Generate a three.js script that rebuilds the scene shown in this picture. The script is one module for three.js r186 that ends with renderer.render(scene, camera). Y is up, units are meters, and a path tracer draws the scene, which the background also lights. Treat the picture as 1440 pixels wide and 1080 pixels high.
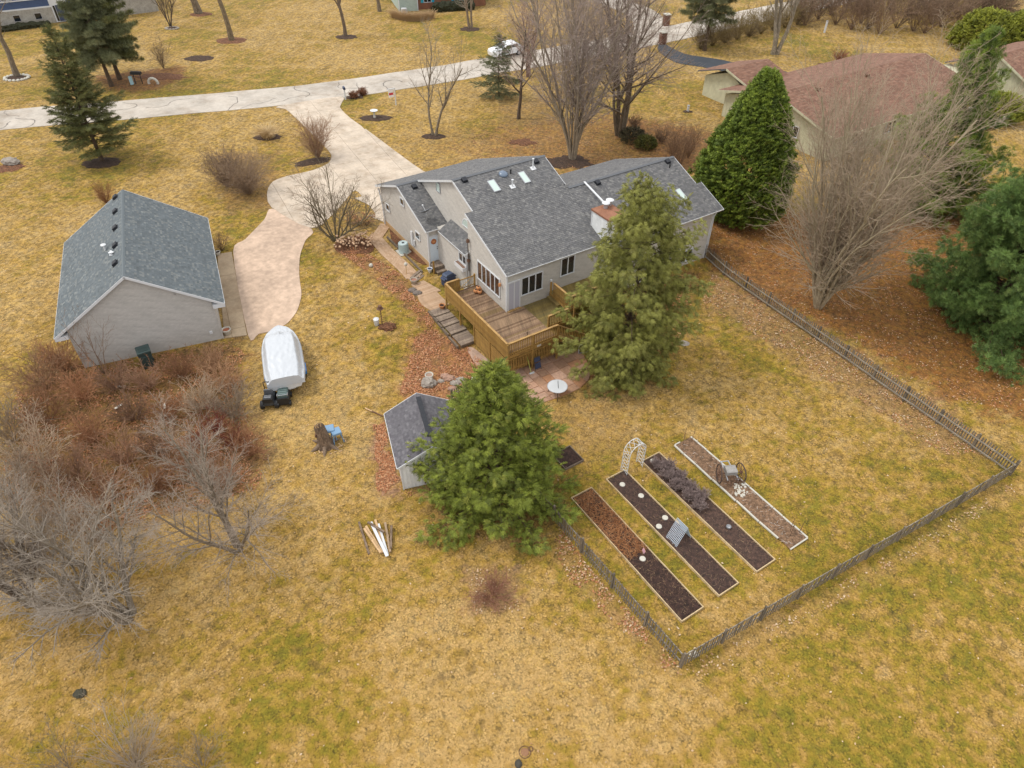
import * as THREE from 'three';
import { mergeGeometries } from 'three/addons/utils/BufferGeometryUtils.js';
import { createNoise2D } from 'simplex-noise';

// ---------- camera, sky, sun, exposure ----------
const scene = new THREE.Scene();
const R = Math.PI / 180;
const CAM_Y = 28.5, PITCH = 41.575 * R, ROLL = 0.65 * R, FPX = 981.1;
const camera = new THREE.PerspectiveCamera(2 * Math.atan(540 / FPX) / R, 4 / 3, 0.5, 1500);
camera.position.set(0, CAM_Y, 0);
camera.rotation.order = 'YXZ';
camera.rotation.set(-PITCH, 0, ROLL);
camera.updateMatrixWorld(true);
const renderer = new THREE.WebGLRenderer({ antialias: true });
renderer.toneMapping = THREE.LinearToneMapping;
renderer.toneMappingExposure = 1.3;
renderer.shadowMap.enabled = true;

function mulberry(a) { return () => { a = (a + 0x6d2b79f5) | 0; let t = Math.imul(a ^ (a >>> 15), 1 | a); t = (t + Math.imul(t ^ (t >>> 7), 61 | t)) ^ t; return ((t ^ (t >>> 14)) >>> 0) / 4294967296; }; }
const noiseA = createNoise2D(mulberry(11)), noiseB = createNoise2D(mulberry(29));
const fbm = (x, y, o = 4) => { let s = 0, a = 0.5, f = 1; for (let i = 0; i < o; i++) { s += a * noiseA(x * f, y * f); a *= 0.5; f *= 2.03; } return s; };
const clamp = THREE.MathUtils.clamp, lerp = THREE.MathUtils.lerp, smooth = THREE.MathUtils.smoothstep;
{
  // even overcast: a bright cloud layer, slightly brighter overhead and towards the veiled sun
  const W = 256, H = 128, d = new Float32Array(W * H * 4);
  for (let j = 0; j < H; j++) for (let i = 0; i < W; i++) {
    const el = ((j + 0.5) / H - 0.5) * Math.PI, az = ((i + 0.5) / W) * 2 * Math.PI;
    const up = Math.sin(el), n = 0.06 * fbm(Math.cos(az) * 1.5 + up * 2, Math.sin(az) * 1.5 + 7, 3);
    const L = up > 0 ? 0.95 + 0.12 * up + n : 0.2;
    const k = (j * W + i) * 4;
    d[k] = L * (up > 0 ? 0.985 : 1.05); d[k + 1] = L; d[k + 2] = L * (up > 0 ? 1.03 : 0.75); d[k + 3] = 1;
  }
  const t = new THREE.DataTexture(d, W, H, THREE.RGBAFormat, THREE.FloatType);
  t.mapping = THREE.EquirectangularReflectionMapping; t.magFilter = THREE.LinearFilter; t.needsUpdate = true;
  scene.background = t; scene.environment = t;
}
const sun = new THREE.DirectionalLight(new THREE.Color(1, 0.955, 0.88), 1.5);
sun.position.set(-48, 90, -46); sun.target.position.set(8, 0, -40);
sun.castShadow = true; sun.shadow.radius = 24; sun.shadow.mapSize.set(4096, 4096);
Object.assign(sun.shadow.camera, { left: -90, right: 90, top: 90, bottom: -90, near: 1, far: 300 });
scene.add(sun, sun.target);

// ---------- frames: house axes u (along the ridges) and v (towards the back yard) ----------
const HA = 33.17 * R;
const UX = Math.cos(HA), UZ = -Math.sin(HA), VX = Math.sin(HA), VZ = Math.cos(HA);
const uvw = (u, y, v) => new THREE.Vector3(u * UX + v * VX, y, u * UZ + v * VZ);
const toU = (x, z) => x * UX + z * UZ, toV = (x, z) => x * VX + z * VZ;
function baseHeight(x, z) {
  const u = toU(x, z), v = toV(x, z);
  const a = smooth(u, 2, 14), b = smooth(u, 26, 34);
  const v0 = lerp(lerp(-58, -37.6, a), -35.2, b), v1 = lerp(lerp(-30, -31, a), -28.6, b);
  return -0.35 - 0.65 * smooth(v, v0, v1);
}
const ground = (x, z) => baseHeight(x, z) + 0.05 * noiseB(x * 0.07, z * 0.07);
// a photo pixel (1440 x 1080) gives a direction; its distance comes from the ground it touches
const rayOf = (px, py) => {
  const a = (px - 720) / FPX, b = (540 - py) / FPX;
  return new THREE.Vector3(a, b, -1).applyQuaternion(camera.quaternion);
};
function at(px, py, y) { const d = rayOf(px, py), t = (y - CAM_Y) / d.y; return new THREE.Vector3(d.x * t, y, d.z * t); }
function G(px, py, up = 0) { let y = -0.5, p; for (let i = 0; i < 8; i++) { p = at(px, py, y + up); y = ground(p.x, p.z); } p.y = y; return p; }
function heightAt(p, topPy) { // height of an upright thing standing at p whose top shows at row topPy
  const v = new THREE.Vector3(); let lo = 0, hi = 40;
  for (let i = 0; i < 40; i++) { const m = (lo + hi) / 2; v.set(p.x, p.y + m, p.z).project(camera); if ((1 - v.y) * 540 > topPy) lo = m; else hi = m; }
  return lo;
}
camera.updateProjectionMatrix();

// ---------- textures ----------
function tex(n, fn, srgb = true, m = n) {
  const d = new Uint8Array(n * m * 4);
  for (let j = 0; j < m; j++) for (let i = 0; i < n; i++) { const c = fn(i / n, j / m), k = (j * n + i) * 4; d[k] = clamp(c[0], 0, 255); d[k + 1] = clamp(c[1], 0, 255); d[k + 2] = clamp(c[2], 0, 255); d[k + 3] = 255; }
  const t = new THREE.DataTexture(d, n, m); t.wrapS = t.wrapT = THREE.RepeatWrapping; t.magFilter = THREE.LinearFilter; t.minFilter = THREE.LinearMipmapLinearFilter; t.generateMipmaps = true;
  if (srgb) t.colorSpace = THREE.SRGBColorSpace; t.needsUpdate = true; return t;
}
const rep = (t, s, s2 = s) => { const c = t.clone(); c.repeat.set(s, s2); c.needsUpdate = true; return c; };
// tiling noise on a torus
const tile = (x, y, f, seed = 0) => { // value noise with period f
  const h = (i, j) => { let a = Math.imul(((i % f) + f) % f + 131 * seed, 374761393) + Math.imul(((j % f) + f) % f, 668265263); a = Math.imul(a ^ (a >>> 13), 1274126177); return ((a ^ (a >>> 16)) >>> 0) / 4294967296; };
  const X = x * f, Y = y * f, i = Math.floor(X), j = Math.floor(Y), a = X - i, b = Y - j, s = a * a * (3 - 2 * a), t = b * b * (3 - 2 * b);
  return lerp(lerp(h(i, j), h(i + 1, j), s), lerp(h(i, j + 1), h(i + 1, j + 1), s), t);
};
const tfbm = (x, y, f, o, seed = 0) => { let s = 0, a = 0.5, w = 0; for (let i = 0; i < o; i++) { s += a * tile(x, y, f, seed + i); w += a; a *= 0.55; f *= 2; } return s / w; };
const T = {};
T.grass = tex(1024, (x, y) => { const a = tfbm(x, y, 24, 5, 1), b = tfbm(x, y, 90, 3, 9), g = tfbm(x, y, 12, 3, 23); const l = 205 + 150 * (a - 0.5) + 120 * (b - 0.5); return [l * (1.0 + 0.10 * (g - 0.5)), l * (1 + 0.03 * (g - 0.5)), l * (0.95 - 0.3 * (g - 0.5))]; });
T.grassBump = tex(512, (x, y) => { const l = 255 * (0.5 * tfbm(x, y, 20, 4, 3) + 0.5 * tfbm(x, y, 96, 2, 7)); return [l, l, l]; }, false);
T.mulch = tex(512, (x, y) => { const a = tfbm(x, y, 20, 5, 5), b = tile(x, y, 128, 77); const l = 190 + 170 * (a - 0.5) + 50 * (b > 0.82 ? 1 : 0) + 50 * (b - 0.5); return [l * 1.03, l, l * 0.95]; });
T.noise = tex(512, (x, y) => { const l = 240 + 44 * (tfbm(x, y, 6, 6, 2) - 0.5) + 20 * (tile(x, y, 160, 4) - 0.5); return [l, l, l * 0.985]; });
T.concrete = tex(1024, (x, y) => { const a = tfbm(x, y, 5, 6, 31), c = tfbm(x, y, 40, 4, 8), s = Math.pow(tfbm(x, y, 9, 4, 66), 3); const l = 240 + 50 * (a - 0.5) + 30 * (c - 0.5) - 60 * s + 18 * (tile(x, y, 250, 3) - 0.5); return [l, l * (0.985 - 0.05 * s), l * (0.96 - 0.1 * s)]; });
T.fine = tex(512, (x, y) => { const l = 255 * (0.6 * tfbm(x, y, 50, 3, 12) + 0.4 * tile(x, y, 200, 5)); return [l, l, l]; }, false);
T.wood = tex(512, (x, y) => { const g = tfbm(x * 1, y, 8, 2, 3); const r = tile(x + 0.0, (y * 0.06 + 0.02 * g), 96, 14); const q = tile(x, y * 0.2, 200, 6); const k = tfbm(x, y, 7, 5, 41); const l = 222 + 60 * (r - 0.5) + 30 * (q - 0.5) + 80 * (k - 0.5); return [l, l * 0.985, l * 0.95]; });
T.bark = tex(256, (x, y) => { const a = tile(x, y * 0.25, 48, 5), b = tfbm(x, y, 12, 4, 8); const l = 225 + 80 * (a - 0.5) + 80 * (b - 0.5); return [l, l * 0.98, l * 0.94]; });
T.mottle = tex(512, (x, y) => { const a = tfbm(x, y, 4, 5, 91), b = tfbm(x, y, 30, 4, 17); const l = 225 + 70 * (a - 0.5) + 60 * (b - 0.5); return [l, l * 0.99, l * 0.96]; });

const lin = (r, g, b) => new THREE.Color().setRGB(r, g, b);
function mat(r, g, b, o = {}) { return new THREE.MeshStandardMaterial({ color: lin(r, g, b), roughness: 0.85, ...o }); }
const M = {
  ground: new THREE.MeshStandardMaterial({ color: 0xffffff, vertexColors: true, roughness: 1, map: T.grass, bumpMap: T.grassBump, bumpScale: 0.03 }),
  street: mat(0.53, 0.49, 0.445, { map: T.concrete, roughness: 0.95, bumpMap: T.fine, bumpScale: 0.004 }),
  drive: mat(0.60, 0.52, 0.435, { map: T.concrete, roughness: 0.92 }),
  pad: mat(0.60, 0.45, 0.355, { map: T.mottle, roughness: 0.96, bumpMap: T.fine, bumpScale: 0.008 }),
  apron: mat(0.47, 0.37, 0.26, { map: T.concrete, roughness: 0.95 }),
  asphalt: mat(0.045, 0.052, 0.066, { map: T.noise, roughness: 0.9 }),
  mulch: mat(0.10, 0.06, 0.04, { map: T.mulch, roughness: 1, bumpMap: T.mulch, bumpScale: 0.03 }),
  mulchRed: mat(0.27, 0.125, 0.065, { map: T.mulch, roughness: 1, bumpMap: T.mulch, bumpScale: 0.03 }),
  soil: mat(0.075, 0.041, 0.033, { map: T.mulch, roughness: 1, bumpMap: T.mulch, bumpScale: 0.03 }),
  soilPale: mat(0.31, 0.195, 0.125, { map: T.mulch, roughness: 1, bumpMap: T.mulch, bumpScale: 0.02 }),
  siding: mat(0.56, 0.525, 0.49, { map: T.noise, roughness: 0.7 }),
  sidingGarage: mat(0.50, 0.475, 0.455, { map: T.noise, roughness: 0.7 }),
  sidingWhite: mat(0.82, 0.83, 0.85, { map: T.noise, roughness: 0.7 }),
  sidingGreen: mat(0.60, 0.58, 0.42, { map: T.noise, roughness: 0.8 }),
  sidingBlue: mat(0.055, 0.09, 0.19, { map: T.noise, roughness: 0.7 }),
  sidingSage: mat(0.42, 0.50, 0.45, { map: T.noise, roughness: 0.7 }),
  white: mat(0.62, 0.63, 0.64, { roughness: 0.5 }),
  trimGrey: mat(0.42, 0.40, 0.38, { roughness: 0.7 }),
  foundation: mat(0.52, 0.33, 0.16, { map: T.noise }),
  glass: new THREE.MeshPhysicalMaterial({ color: lin(0.012, 0.016, 0.022), roughness: 0.06, metalness: 0, clearcoat: 0.6, clearcoatRoughness: 0.03 }),
  glassBrown: new THREE.MeshPhysicalMaterial({ color: lin(0.07, 0.035, 0.022), roughness: 0.1, clearcoat: 0.5 }),
  skylight: new THREE.MeshPhysicalMaterial({ color: lin(0.50, 0.60, 0.55), roughness: 0.25, clearcoat: 0.6 }),
  shingle: new THREE.MeshStandardMaterial({ color: 0xffffff, vertexColors: true, roughness: 0.9, map: T.noise }),
  roofDeck: mat(0.10, 0.10, 0.105),
  deckWood: mat(0.44, 0.265, 0.072, { map: T.wood, roughness: 0.8 }),
  deckWoodB: mat(0.39, 0.23, 0.06, { map: T.wood, roughness: 0.8 }),
  deckCap: mat(0.50, 0.31, 0.12, { map: T.wood, roughness: 0.8 }),
  plank: [[0.22, 0.135, 0.085], [0.27, 0.175, 0.115], [0.33, 0.22, 0.14], [0.19, 0.115, 0.07], [0.25, 0.165, 0.08]].map((c) => mat(...c, { map: T.wood, roughness: 0.9 })),
  plankMoss: [[0.21, 0.155, 0.05], [0.25, 0.185, 0.055], [0.18, 0.14, 0.05]].map((c) => mat(...c, { map: T.wood, roughness: 0.9 })),
  timber: mat(0.21, 0.165, 0.13, { map: T.wood, roughness: 0.95 }),
  stepBoard: [[0.30, 0.235, 0.19], [0.36, 0.285, 0.23], [0.26, 0.2, 0.165]].map((c) => mat(...c, { map: T.wood, roughness: 0.95 })),
  paver: [[0.50, 0.335, 0.22], [0.46, 0.30, 0.19], [0.54, 0.37, 0.25]].map((c) => mat(...c, { map: T.noise, roughness: 0.95 })),
  fence: [[0.21, 0.175, 0.14], [0.25, 0.21, 0.165], [0.17, 0.145, 0.115]].map((c) => mat(...c, { map: T.wood, roughness: 0.95 })),
  fenceRail: mat(0.36, 0.325, 0.28, { map: T.wood, roughness: 0.95 }),
  black: mat(0.015, 0.016, 0.018, { roughness: 0.55 }),
  darkGrey: mat(0.05, 0.055, 0.06, { roughness: 0.6 }),
  ventBlack: mat(0.012, 0.014, 0.02, { roughness: 0.6 }),
  galv: mat(0.45, 0.46, 0.48, { roughness: 0.45, metalness: 0.5 }),
  acGreen: mat(0.42, 0.52, 0.52, { roughness: 0.55 }),
  binGreen: mat(0.028, 0.05, 0.047, { roughness: 0.55 }),
  terracotta: mat(0.52, 0.23, 0.09, { roughness: 0.85 }),
  potGrey: mat(0.42, 0.36, 0.30, { map: T.noise }),
  blueSteel: mat(0.035, 0.05, 0.10, { roughness: 0.5 }),
  boatBlue: mat(0.03, 0.20, 0.52, { roughness: 0.4 }),
  chairBlue: mat(0.17, 0.29, 0.43, { roughness: 0.6 }),
  wrap: new THREE.MeshPhysicalMaterial({ color: lin(0.48, 0.50, 0.525), roughness: 0.45, clearcoat: 0.25, clearcoatRoughness: 0.4 }),
  stoneWhite: mat(0.58, 0.55, 0.49, { map: T.noise }),
  stone: mat(0.36, 0.32, 0.29, { map: T.mottle }),
  brick: mat(0.33, 0.15, 0.09, { map: T.mottle }),
  bedBoard: mat(0.68, 0.53, 0.33, { map: T.wood }),
  rust: mat(0.16, 0.085, 0.055, { map: T.mottle, roughness: 0.9 }),
  sawn: mat(0.66, 0.45, 0.26, { map: T.wood }),
  logBark: mat(0.24, 0.175, 0.13, { map: T.bark, roughness: 1 }),
  needleLitter: mat(0.34, 0.14, 0.05),
  teal: mat(0.02, 0.33, 0.48, { roughness: 0.6 }),
  door: mat(0.60, 0.68, 0.75, { roughness: 0.5 }),
  slideDoor: mat(0.42, 0.42, 0.48, { roughness: 0.35 }),
  wreath: mat(0.36, 0.13, 0.05),
  straw: mat(0.55, 0.36, 0.16, { roughness: 1 }),
  sign: mat(0.8, 0.8, 0.8, { roughness: 0.5 }),
  redPrint: mat(0.55, 0.05, 0.06, { roughness: 0.5 }),
  glassTop: new THREE.MeshPhysicalMaterial({ color: lin(0.52, 0.53, 0.54), roughness: 0.2, clearcoat: 0.5 }),
  hose: mat(0.45, 0.33, 0.16),
  bronze: mat(0.08, 0.05, 0.03, { roughness: 0.5 }),
};
const barkMat = {};
function bark(r, g, b) { const k = [r, g, b].join(); return (barkMat[k] ??= mat(r, g, b, { map: T.bark, roughness: 1 })); }

// ---------- geometry helpers ----------
// texture coordinates in metres, taken from the shape's own axes
function uvM(g, s = 1, ox = 0, oy = 0) {
  if (g.index) g = g.toNonIndexed();
  const p = g.attributes.position, n = g.attributes.normal, uv = new Float32Array(p.count * 2);
  for (let i = 0; i < p.count; i++) {
    const ax = Math.abs(n.getX(i)), ay = Math.abs(n.getY(i)), az = Math.abs(n.getZ(i));
    let a, b; if (ay >= ax && ay >= az) { a = p.getX(i); b = p.getZ(i); } else if (ax >= az) { a = p.getZ(i); b = p.getY(i); } else { a = p.getX(i); b = p.getY(i); }
    uv[i * 2] = a * s + ox; uv[i * 2 + 1] = b * s + oy;
  }
  g.setAttribute('uv', new THREE.BufferAttribute(uv, 2)); return g;
}
const strip = (g) => { for (const k of Object.keys(g.attributes)) if (!['position', 'normal', 'uv', 'color'].includes(k)) g.deleteAttribute(k); return g; };
function box(w, h, d, x = 0, y = 0, z = 0, ry = 0, rx = 0, rz = 0) { const g = uvM(new THREE.BoxGeometry(w, h, d), 0.6, x * 0.37 + z * 0.21, y * 0.3 + z * 0.17); if (rx) g.rotateX(rx); if (rz) g.rotateZ(rz); if (ry) g.rotateY(ry); g.translate(x, y, z); return g; }
// box with chamfered edges
function cbox(w, h, d, c, x = 0, y = 0, z = 0) {
  const s = new THREE.Shape(); const a = w / 2 - c, b = h / 2 - c;
  s.moveTo(-a, -h / 2); s.lineTo(a, -h / 2); s.lineTo(w / 2, -b); s.lineTo(w / 2, b); s.lineTo(a, h / 2); s.lineTo(-a, h / 2); s.lineTo(-w / 2, b); s.lineTo(-w / 2, -b); s.closePath();
  const g = new THREE.ExtrudeGeometry(s, { depth: d - 2 * c, bevelEnabled: true, bevelThickness: c, bevelSize: 0, bevelSegments: 1 }); g.translate(x, y, z - d / 2 + c); return uvM(g, 0.6, x, z);
}
function cyl(r0, r1, h, n = 12, x = 0, y = 0, z = 0) { const g = uvM(new THREE.CylinderGeometry(r0, r1, h, n), 0.8); g.translate(x, y + h / 2, z); return g; }
function bar(a, b, w, h = w) { // square bar between two points
  const d = new THREE.Vector3().subVectors(b, a), L = d.length(); const g = uvM(new THREE.BoxGeometry(w, h, L), 0.6, a.x, a.z);
  const q = new THREE.Quaternion(), m = new THREE.Matrix4().lookAt(b, a, Math.abs(d.y) > 0.99 * L ? new THREE.Vector3(1, 0, 0) : new THREE.Vector3(0, 1, 0)); q.setFromRotationMatrix(m);
  g.applyQuaternion(q); g.translate((a.x + b.x) / 2, (a.y + b.y) / 2, (a.z + b.z) / 2); return g;
}
function rod(a, b, r, n = 6, r1 = r) { const d = new THREE.Vector3().subVectors(b, a), L = d.length(); const g = uvM(new THREE.CylinderGeometry(r1, r, L, n)); g.applyQuaternion(new THREE.Quaternion().setFromUnitVectors(new THREE.Vector3(0, 1, 0), d.normalize())); g.translate((a.x + b.x) / 2, (a.y + b.y) / 2, (a.z + b.z) / 2); return g; }
const V3 = (x, y, z) => new THREE.Vector3(x, y, z);
function lathe(pts, n = 16, x = 0, y = 0, z = 0) { const g = uvM(new THREE.LatheGeometry(pts.map((p) => new THREE.Vector2(p[0], p[1])), n)); g.translate(x, y, z); return g; }
function torus(R0, r, x, y, z, n = 20, k = 6, rx = 0, ry = 0) { const g = uvM(new THREE.TorusGeometry(R0, r, k, n)); if (rx) g.rotateX(rx); if (ry) g.rotateY(ry); g.translate(x, y, z); return g; }
function blob(rx, ry, rz, amp, seed, det = 3, f = 1.6) { // lumpy closed stone or bush core
  const g0 = new THREE.IcosahedronGeometry(1, det), p = g0.attributes.position, v = V3(0, 0, 0);
  for (let i = 0; i < p.count; i++) { v.fromBufferAttribute(p, i); const k = 1 + amp * (noiseA(v.x * f + seed, v.y * f + v.z * f * 1.3) + 0.5 * noiseB(v.z * f * 2 + seed, v.x * 2 * f - v.y * f)); p.setXYZ(i, v.x * k * rx, v.y * k * ry, v.z * k * rz); }
  g0.computeVertexNormals(); return uvM(g0, 0.8);
}
const join = (list) => mergeGeometries(list.map((g) => strip(g.index ? g.toNonIndexed() : g)));

// ---------- objects ----------
const names = new Map();
function numbered(n) { const k = names.get(n) ?? 0; names.set(n, k + 1); return k ? n + '_' + String(k).padStart(3, '0') : n; }
function tag(o, label, category, group) { o.userData.label = label; o.userData.category = category; if (group) o.userData.group = group; return o; }
function shade(o) { o.castShadow = true; o.receiveShadow = true; return o; }
function part(name, geo, m, parent) { // one mesh
  const o = shade(new THREE.Mesh(Array.isArray(geo) ? join(geo) : geo, m)); o.name = parent ? name : numbered(name); (parent ?? scene).add(o); return o;
}
function sub(name, parent, x = 0, y = 0, z = 0, ry = 0) { const o = new THREE.Group(); o.name = name; o.position.set(x, y, z); o.rotation.y = ry; parent.add(o); return o; }
function thing(name, label, category, pos = V3(0, 0, 0), ry = 0, group) { const o = new THREE.Group(); o.name = numbered(name); o.position.copy(pos); o.rotation.y = ry; scene.add(o); return tag(o, label, category, group); }
function struct(name, geo, m) { const o = part(name, geo, m); o.userData.kind = 'structure'; return o; }
function copy(o, pos, ry = 0, s = 1) { const c = o.clone(); c.name = numbered(o.name.replace(/_\d{3}$/, '')); c.userData = { ...o.userData }; c.position.copy(pos); c.rotation.y = ry; c.scale.multiplyScalar(s); scene.add(c); return c; }

// ---------- outlines on the ground ----------
const P = (list, up = 0) => list.map(([x, y]) => G(x, y, up));
const hard = []; // paved outlines, kept free of grass
function inside(poly, x, z) { let c = false; for (let i = 0, j = poly.length - 1; i < poly.length; j = i++) { const a = poly[i], b = poly[j]; if ((a.z > z) !== (b.z > z) && x < ((b.x - a.x) * (z - a.z)) / (b.z - a.z) + a.x) c = !c; } return c; }
function distTo(poly, x, z) { let m = 1e9; for (let i = 0, j = poly.length - 1; i < poly.length; j = i++) { const a = poly[j], b = poly[i], dx = b.x - a.x, dz = b.z - a.z, t = clamp(((x - a.x) * dx + (z - a.z) * dz) / (dx * dx + dz * dz), 0, 1); m = Math.min(m, Math.hypot(x - a.x - dx * t, z - a.z - dz * t)); } return m; }
function curve(list, n = 6, closed = true) { return new THREE.CatmullRomCurve3(list, closed, 'catmullrom', 0.4).getPoints(list.length * n).slice(0, closed ? -1 : undefined); }
// a slab laid on the ground: top follows the ground at +lift, with a skirt
function slab(poly, lift, s = 0.25, skirt = 0.12) {
  const pts = poly.map((p) => new THREE.Vector2(p.x, p.z)); if (THREE.ShapeUtils.isClockWise(pts)) { pts.reverse(); }
  const pos = [], uv = [];
  const add = (x, y, z) => { pos.push(x, y, z); uv.push(x * s, z * s); };
  const tri = (a, b, c, k) => {
    const L = Math.max(a.distanceTo(b), b.distanceTo(c), c.distanceTo(a));
    if (L > 2.2 && k < 9) { // split the longest edge
      const e = [a.distanceTo(b), b.distanceTo(c), c.distanceTo(a)], w = e.indexOf(L); const [p, q, r] = w === 0 ? [a, b, c] : w === 1 ? [b, c, a] : [c, a, b];
      const m = p.clone().add(q).multiplyScalar(0.5); tri(p, m, r, k + 1); tri(m, q, r, k + 1); return;
    }
    for (const v of [a, c, b]) add(v.x, ground(v.x, v.y) + lift, v.y);
  };
  for (const [i, j, k] of THREE.ShapeUtils.triangulateShape(pts, [])) tri(pts[i], pts[j], pts[k], 0);
  for (let i = 0; i < pts.length; i++) {
    const a = pts[i], b = pts[(i + 1) % pts.length]; const n = Math.max(1, Math.ceil(a.distanceTo(b) / 1.5));
    for (let k = 0; k < n; k++) { const p = a.clone().lerp(b, k / n), q = a.clone().lerp(b, (k + 1) / n), yp = ground(p.x, p.y) + lift, yq = ground(q.x, q.y) + lift;
      add(p.x, yp, p.y); add(q.x, yq, q.y); add(q.x, yq - skirt, q.y); add(p.x, yp, p.y); add(q.x, yq - skirt, q.y); add(p.x, yp - skirt, p.y); }
  }
  const g = new THREE.BufferGeometry(); g.setAttribute('position', new THREE.Float32BufferAttribute(pos, 3)); g.setAttribute('uv', new THREE.Float32BufferAttribute(uv, 2)); g.computeVertexNormals();
  return g;
}
function clipCell(poly, x0, x1, z0, z1) { // Sutherland-Hodgman against a rectangle
  let out = poly;
  for (const [ax, lim, sgn] of [['x', x0, 1], ['x', x1, -1], ['z', z0, 1], ['z', z1, -1]]) {
    const src = out; out = [];
    for (let i = 0; i < src.length; i++) { const a = src[i], b = src[(i + 1) % src.length], da = sgn * (a[ax] - lim), db = sgn * (b[ax] - lim);
      if (da >= 0) out.push(a); if (da >= 0 !== db >= 0) out.push(a.clone().lerp(b, da / (da - db))); }
    if (out.length < 3) return [];
  }
  return out;
}
// poured panels: the outline cut into cells along direction ang, each panel a mesh of its own
function panels(parent, name, poly, ang, cx, cz, ox, oz, lift, m, gap = 0.012) {
  const c = Math.cos(ang), s = Math.sin(ang), r = poly.map((p) => V3(p.x * c + p.z * s, 0, -p.x * s + p.z * c));
  const X = r.map((p) => p.x), Z = r.map((p) => p.z), x0 = Math.min(...X), x1 = Math.max(...X), z0 = Math.min(...Z), z1 = Math.max(...Z);
  for (let i = Math.floor((x0 - ox) / cx); ox + i * cx < x1; i++) for (let j = Math.floor((z0 - oz) / cz); oz + j * cz < z1; j++) {
    const q = clipCell(r, ox + i * cx + gap, ox + (i + 1) * cx - gap, oz + j * cz + gap, oz + (j + 1) * cz - gap); if (q.length < 3) continue;
    let area = 0; q.forEach((a, k) => { const b = q[(k + 1) % q.length]; area += a.x * b.z - b.x * a.z; }); if (Math.abs(area) < 0.15) continue;
    const g = slab(q.map((p) => V3(p.x * c - p.z * s, 0, p.x * s + p.z * c)), lift + 0.004 * noiseA(i * 3.1, j * 5.7), 0.16); part(name, g, Array.isArray(m) ? m[Math.abs(i * 7 + j * 3) % m.length] : m, parent);
  }
}

const drivePoly = curve(P([[391, 150], [402, 154], [418, 168], [436, 186], [458, 208], [466, 219], [462, 230], [440, 240], [405, 248], [384, 256], [376, 270], [382, 292], [440, 322], [478, 291], [499, 268], [514, 283], [530, 303], [543, 316], [549, 312], [545, 275], [620, 250], [595, 241], [548, 207], [520, 186], [492, 166], [478, 151], [480, 136]]), 3);
const padPoly = curve(P([[383, 294], [372, 309], [345, 337], [328, 354], [349, 472], [364, 470], [388, 464], [405, 454], [418, 437], [424, 415], [421, 388], [422, 360], [430, 338], [439, 323]]), 4);
const apronPoly = P([[306, 358], [326, 355], [347.5, 472], [316, 476]]);
const streetMid = curve(P([[-260, 190], [-90, 178], [0, 169], [180, 154], [400, 135], [560, 114], [700, 91], [830, 69], [930, 50], [1010, 33], [1110, 12], [1230, -12], [1400, -40]]), 8, false);
function ribbon(mid, w) { const L = [], Rr = []; for (let i = 0; i < mid.length; i++) { const a = mid[Math.max(0, i - 1)], b = mid[Math.min(mid.length - 1, i + 1)], d = V3(b.x - a.x, 0, b.z - a.z).normalize(), e = 0.12 * noiseA(i * 1.7, 3); L.push(V3(mid[i].x - d.z * (w / 2 + e), 0, mid[i].z + d.x * (w / 2 + e))); Rr.push(V3(mid[i].x + d.z * (w / 2 - e), 0, mid[i].z - d.x * (w / 2 - e))); } return [...L, ...Rr.reverse()]; }
const streetPoly = ribbon(streetMid, 6.0);
const sidePoly = ribbon(curve(P([[915, 47], [916, 34], [900, 18], [868, 4], [830, -8], [760, -22]]), 6, false), 5.4);
const blackPoly = curve(P([[930, 60], [962, 76], [1006, 83], [1052, 92], [1102, 100], [1120, 112], [1085, 116], [1040, 105], [985, 94], [950, 88], [926, 72]]), 3);
hard.push(drivePoly, padPoly, apronPoly, streetPoly, sidePoly, blackPoly);

{
  const d = sub('driveway', scene); d.name = numbered('driveway'); d.userData.kind = 'structure';
  panels(d, 'concrete_slab', drivePoly, 62 * R, 3.6, 2.9, 0.5, 0.2, 0.055, M.drive);
  const a = sub('garage_apron', scene); a.name = numbered('garage_apron'); a.userData.kind = 'structure';
  panels(a, 'concrete_slab', apronPoly, 66.6 * R, 3.3, 3, 0.2, -0.4, 0.06, M.apron);
  struct('gravel_pad', slab(padPoly, 0.045, 0.12), M.pad);
  struct('street', slab(streetPoly, 0.04, 0.09), M.street);
  struct('side_street', slab(sidePoly, 0.03, 0.09), M.street);
  struct('asphalt_driveway', slab(blackPoly, 0.05, 0.2), M.asphalt);
}

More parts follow.
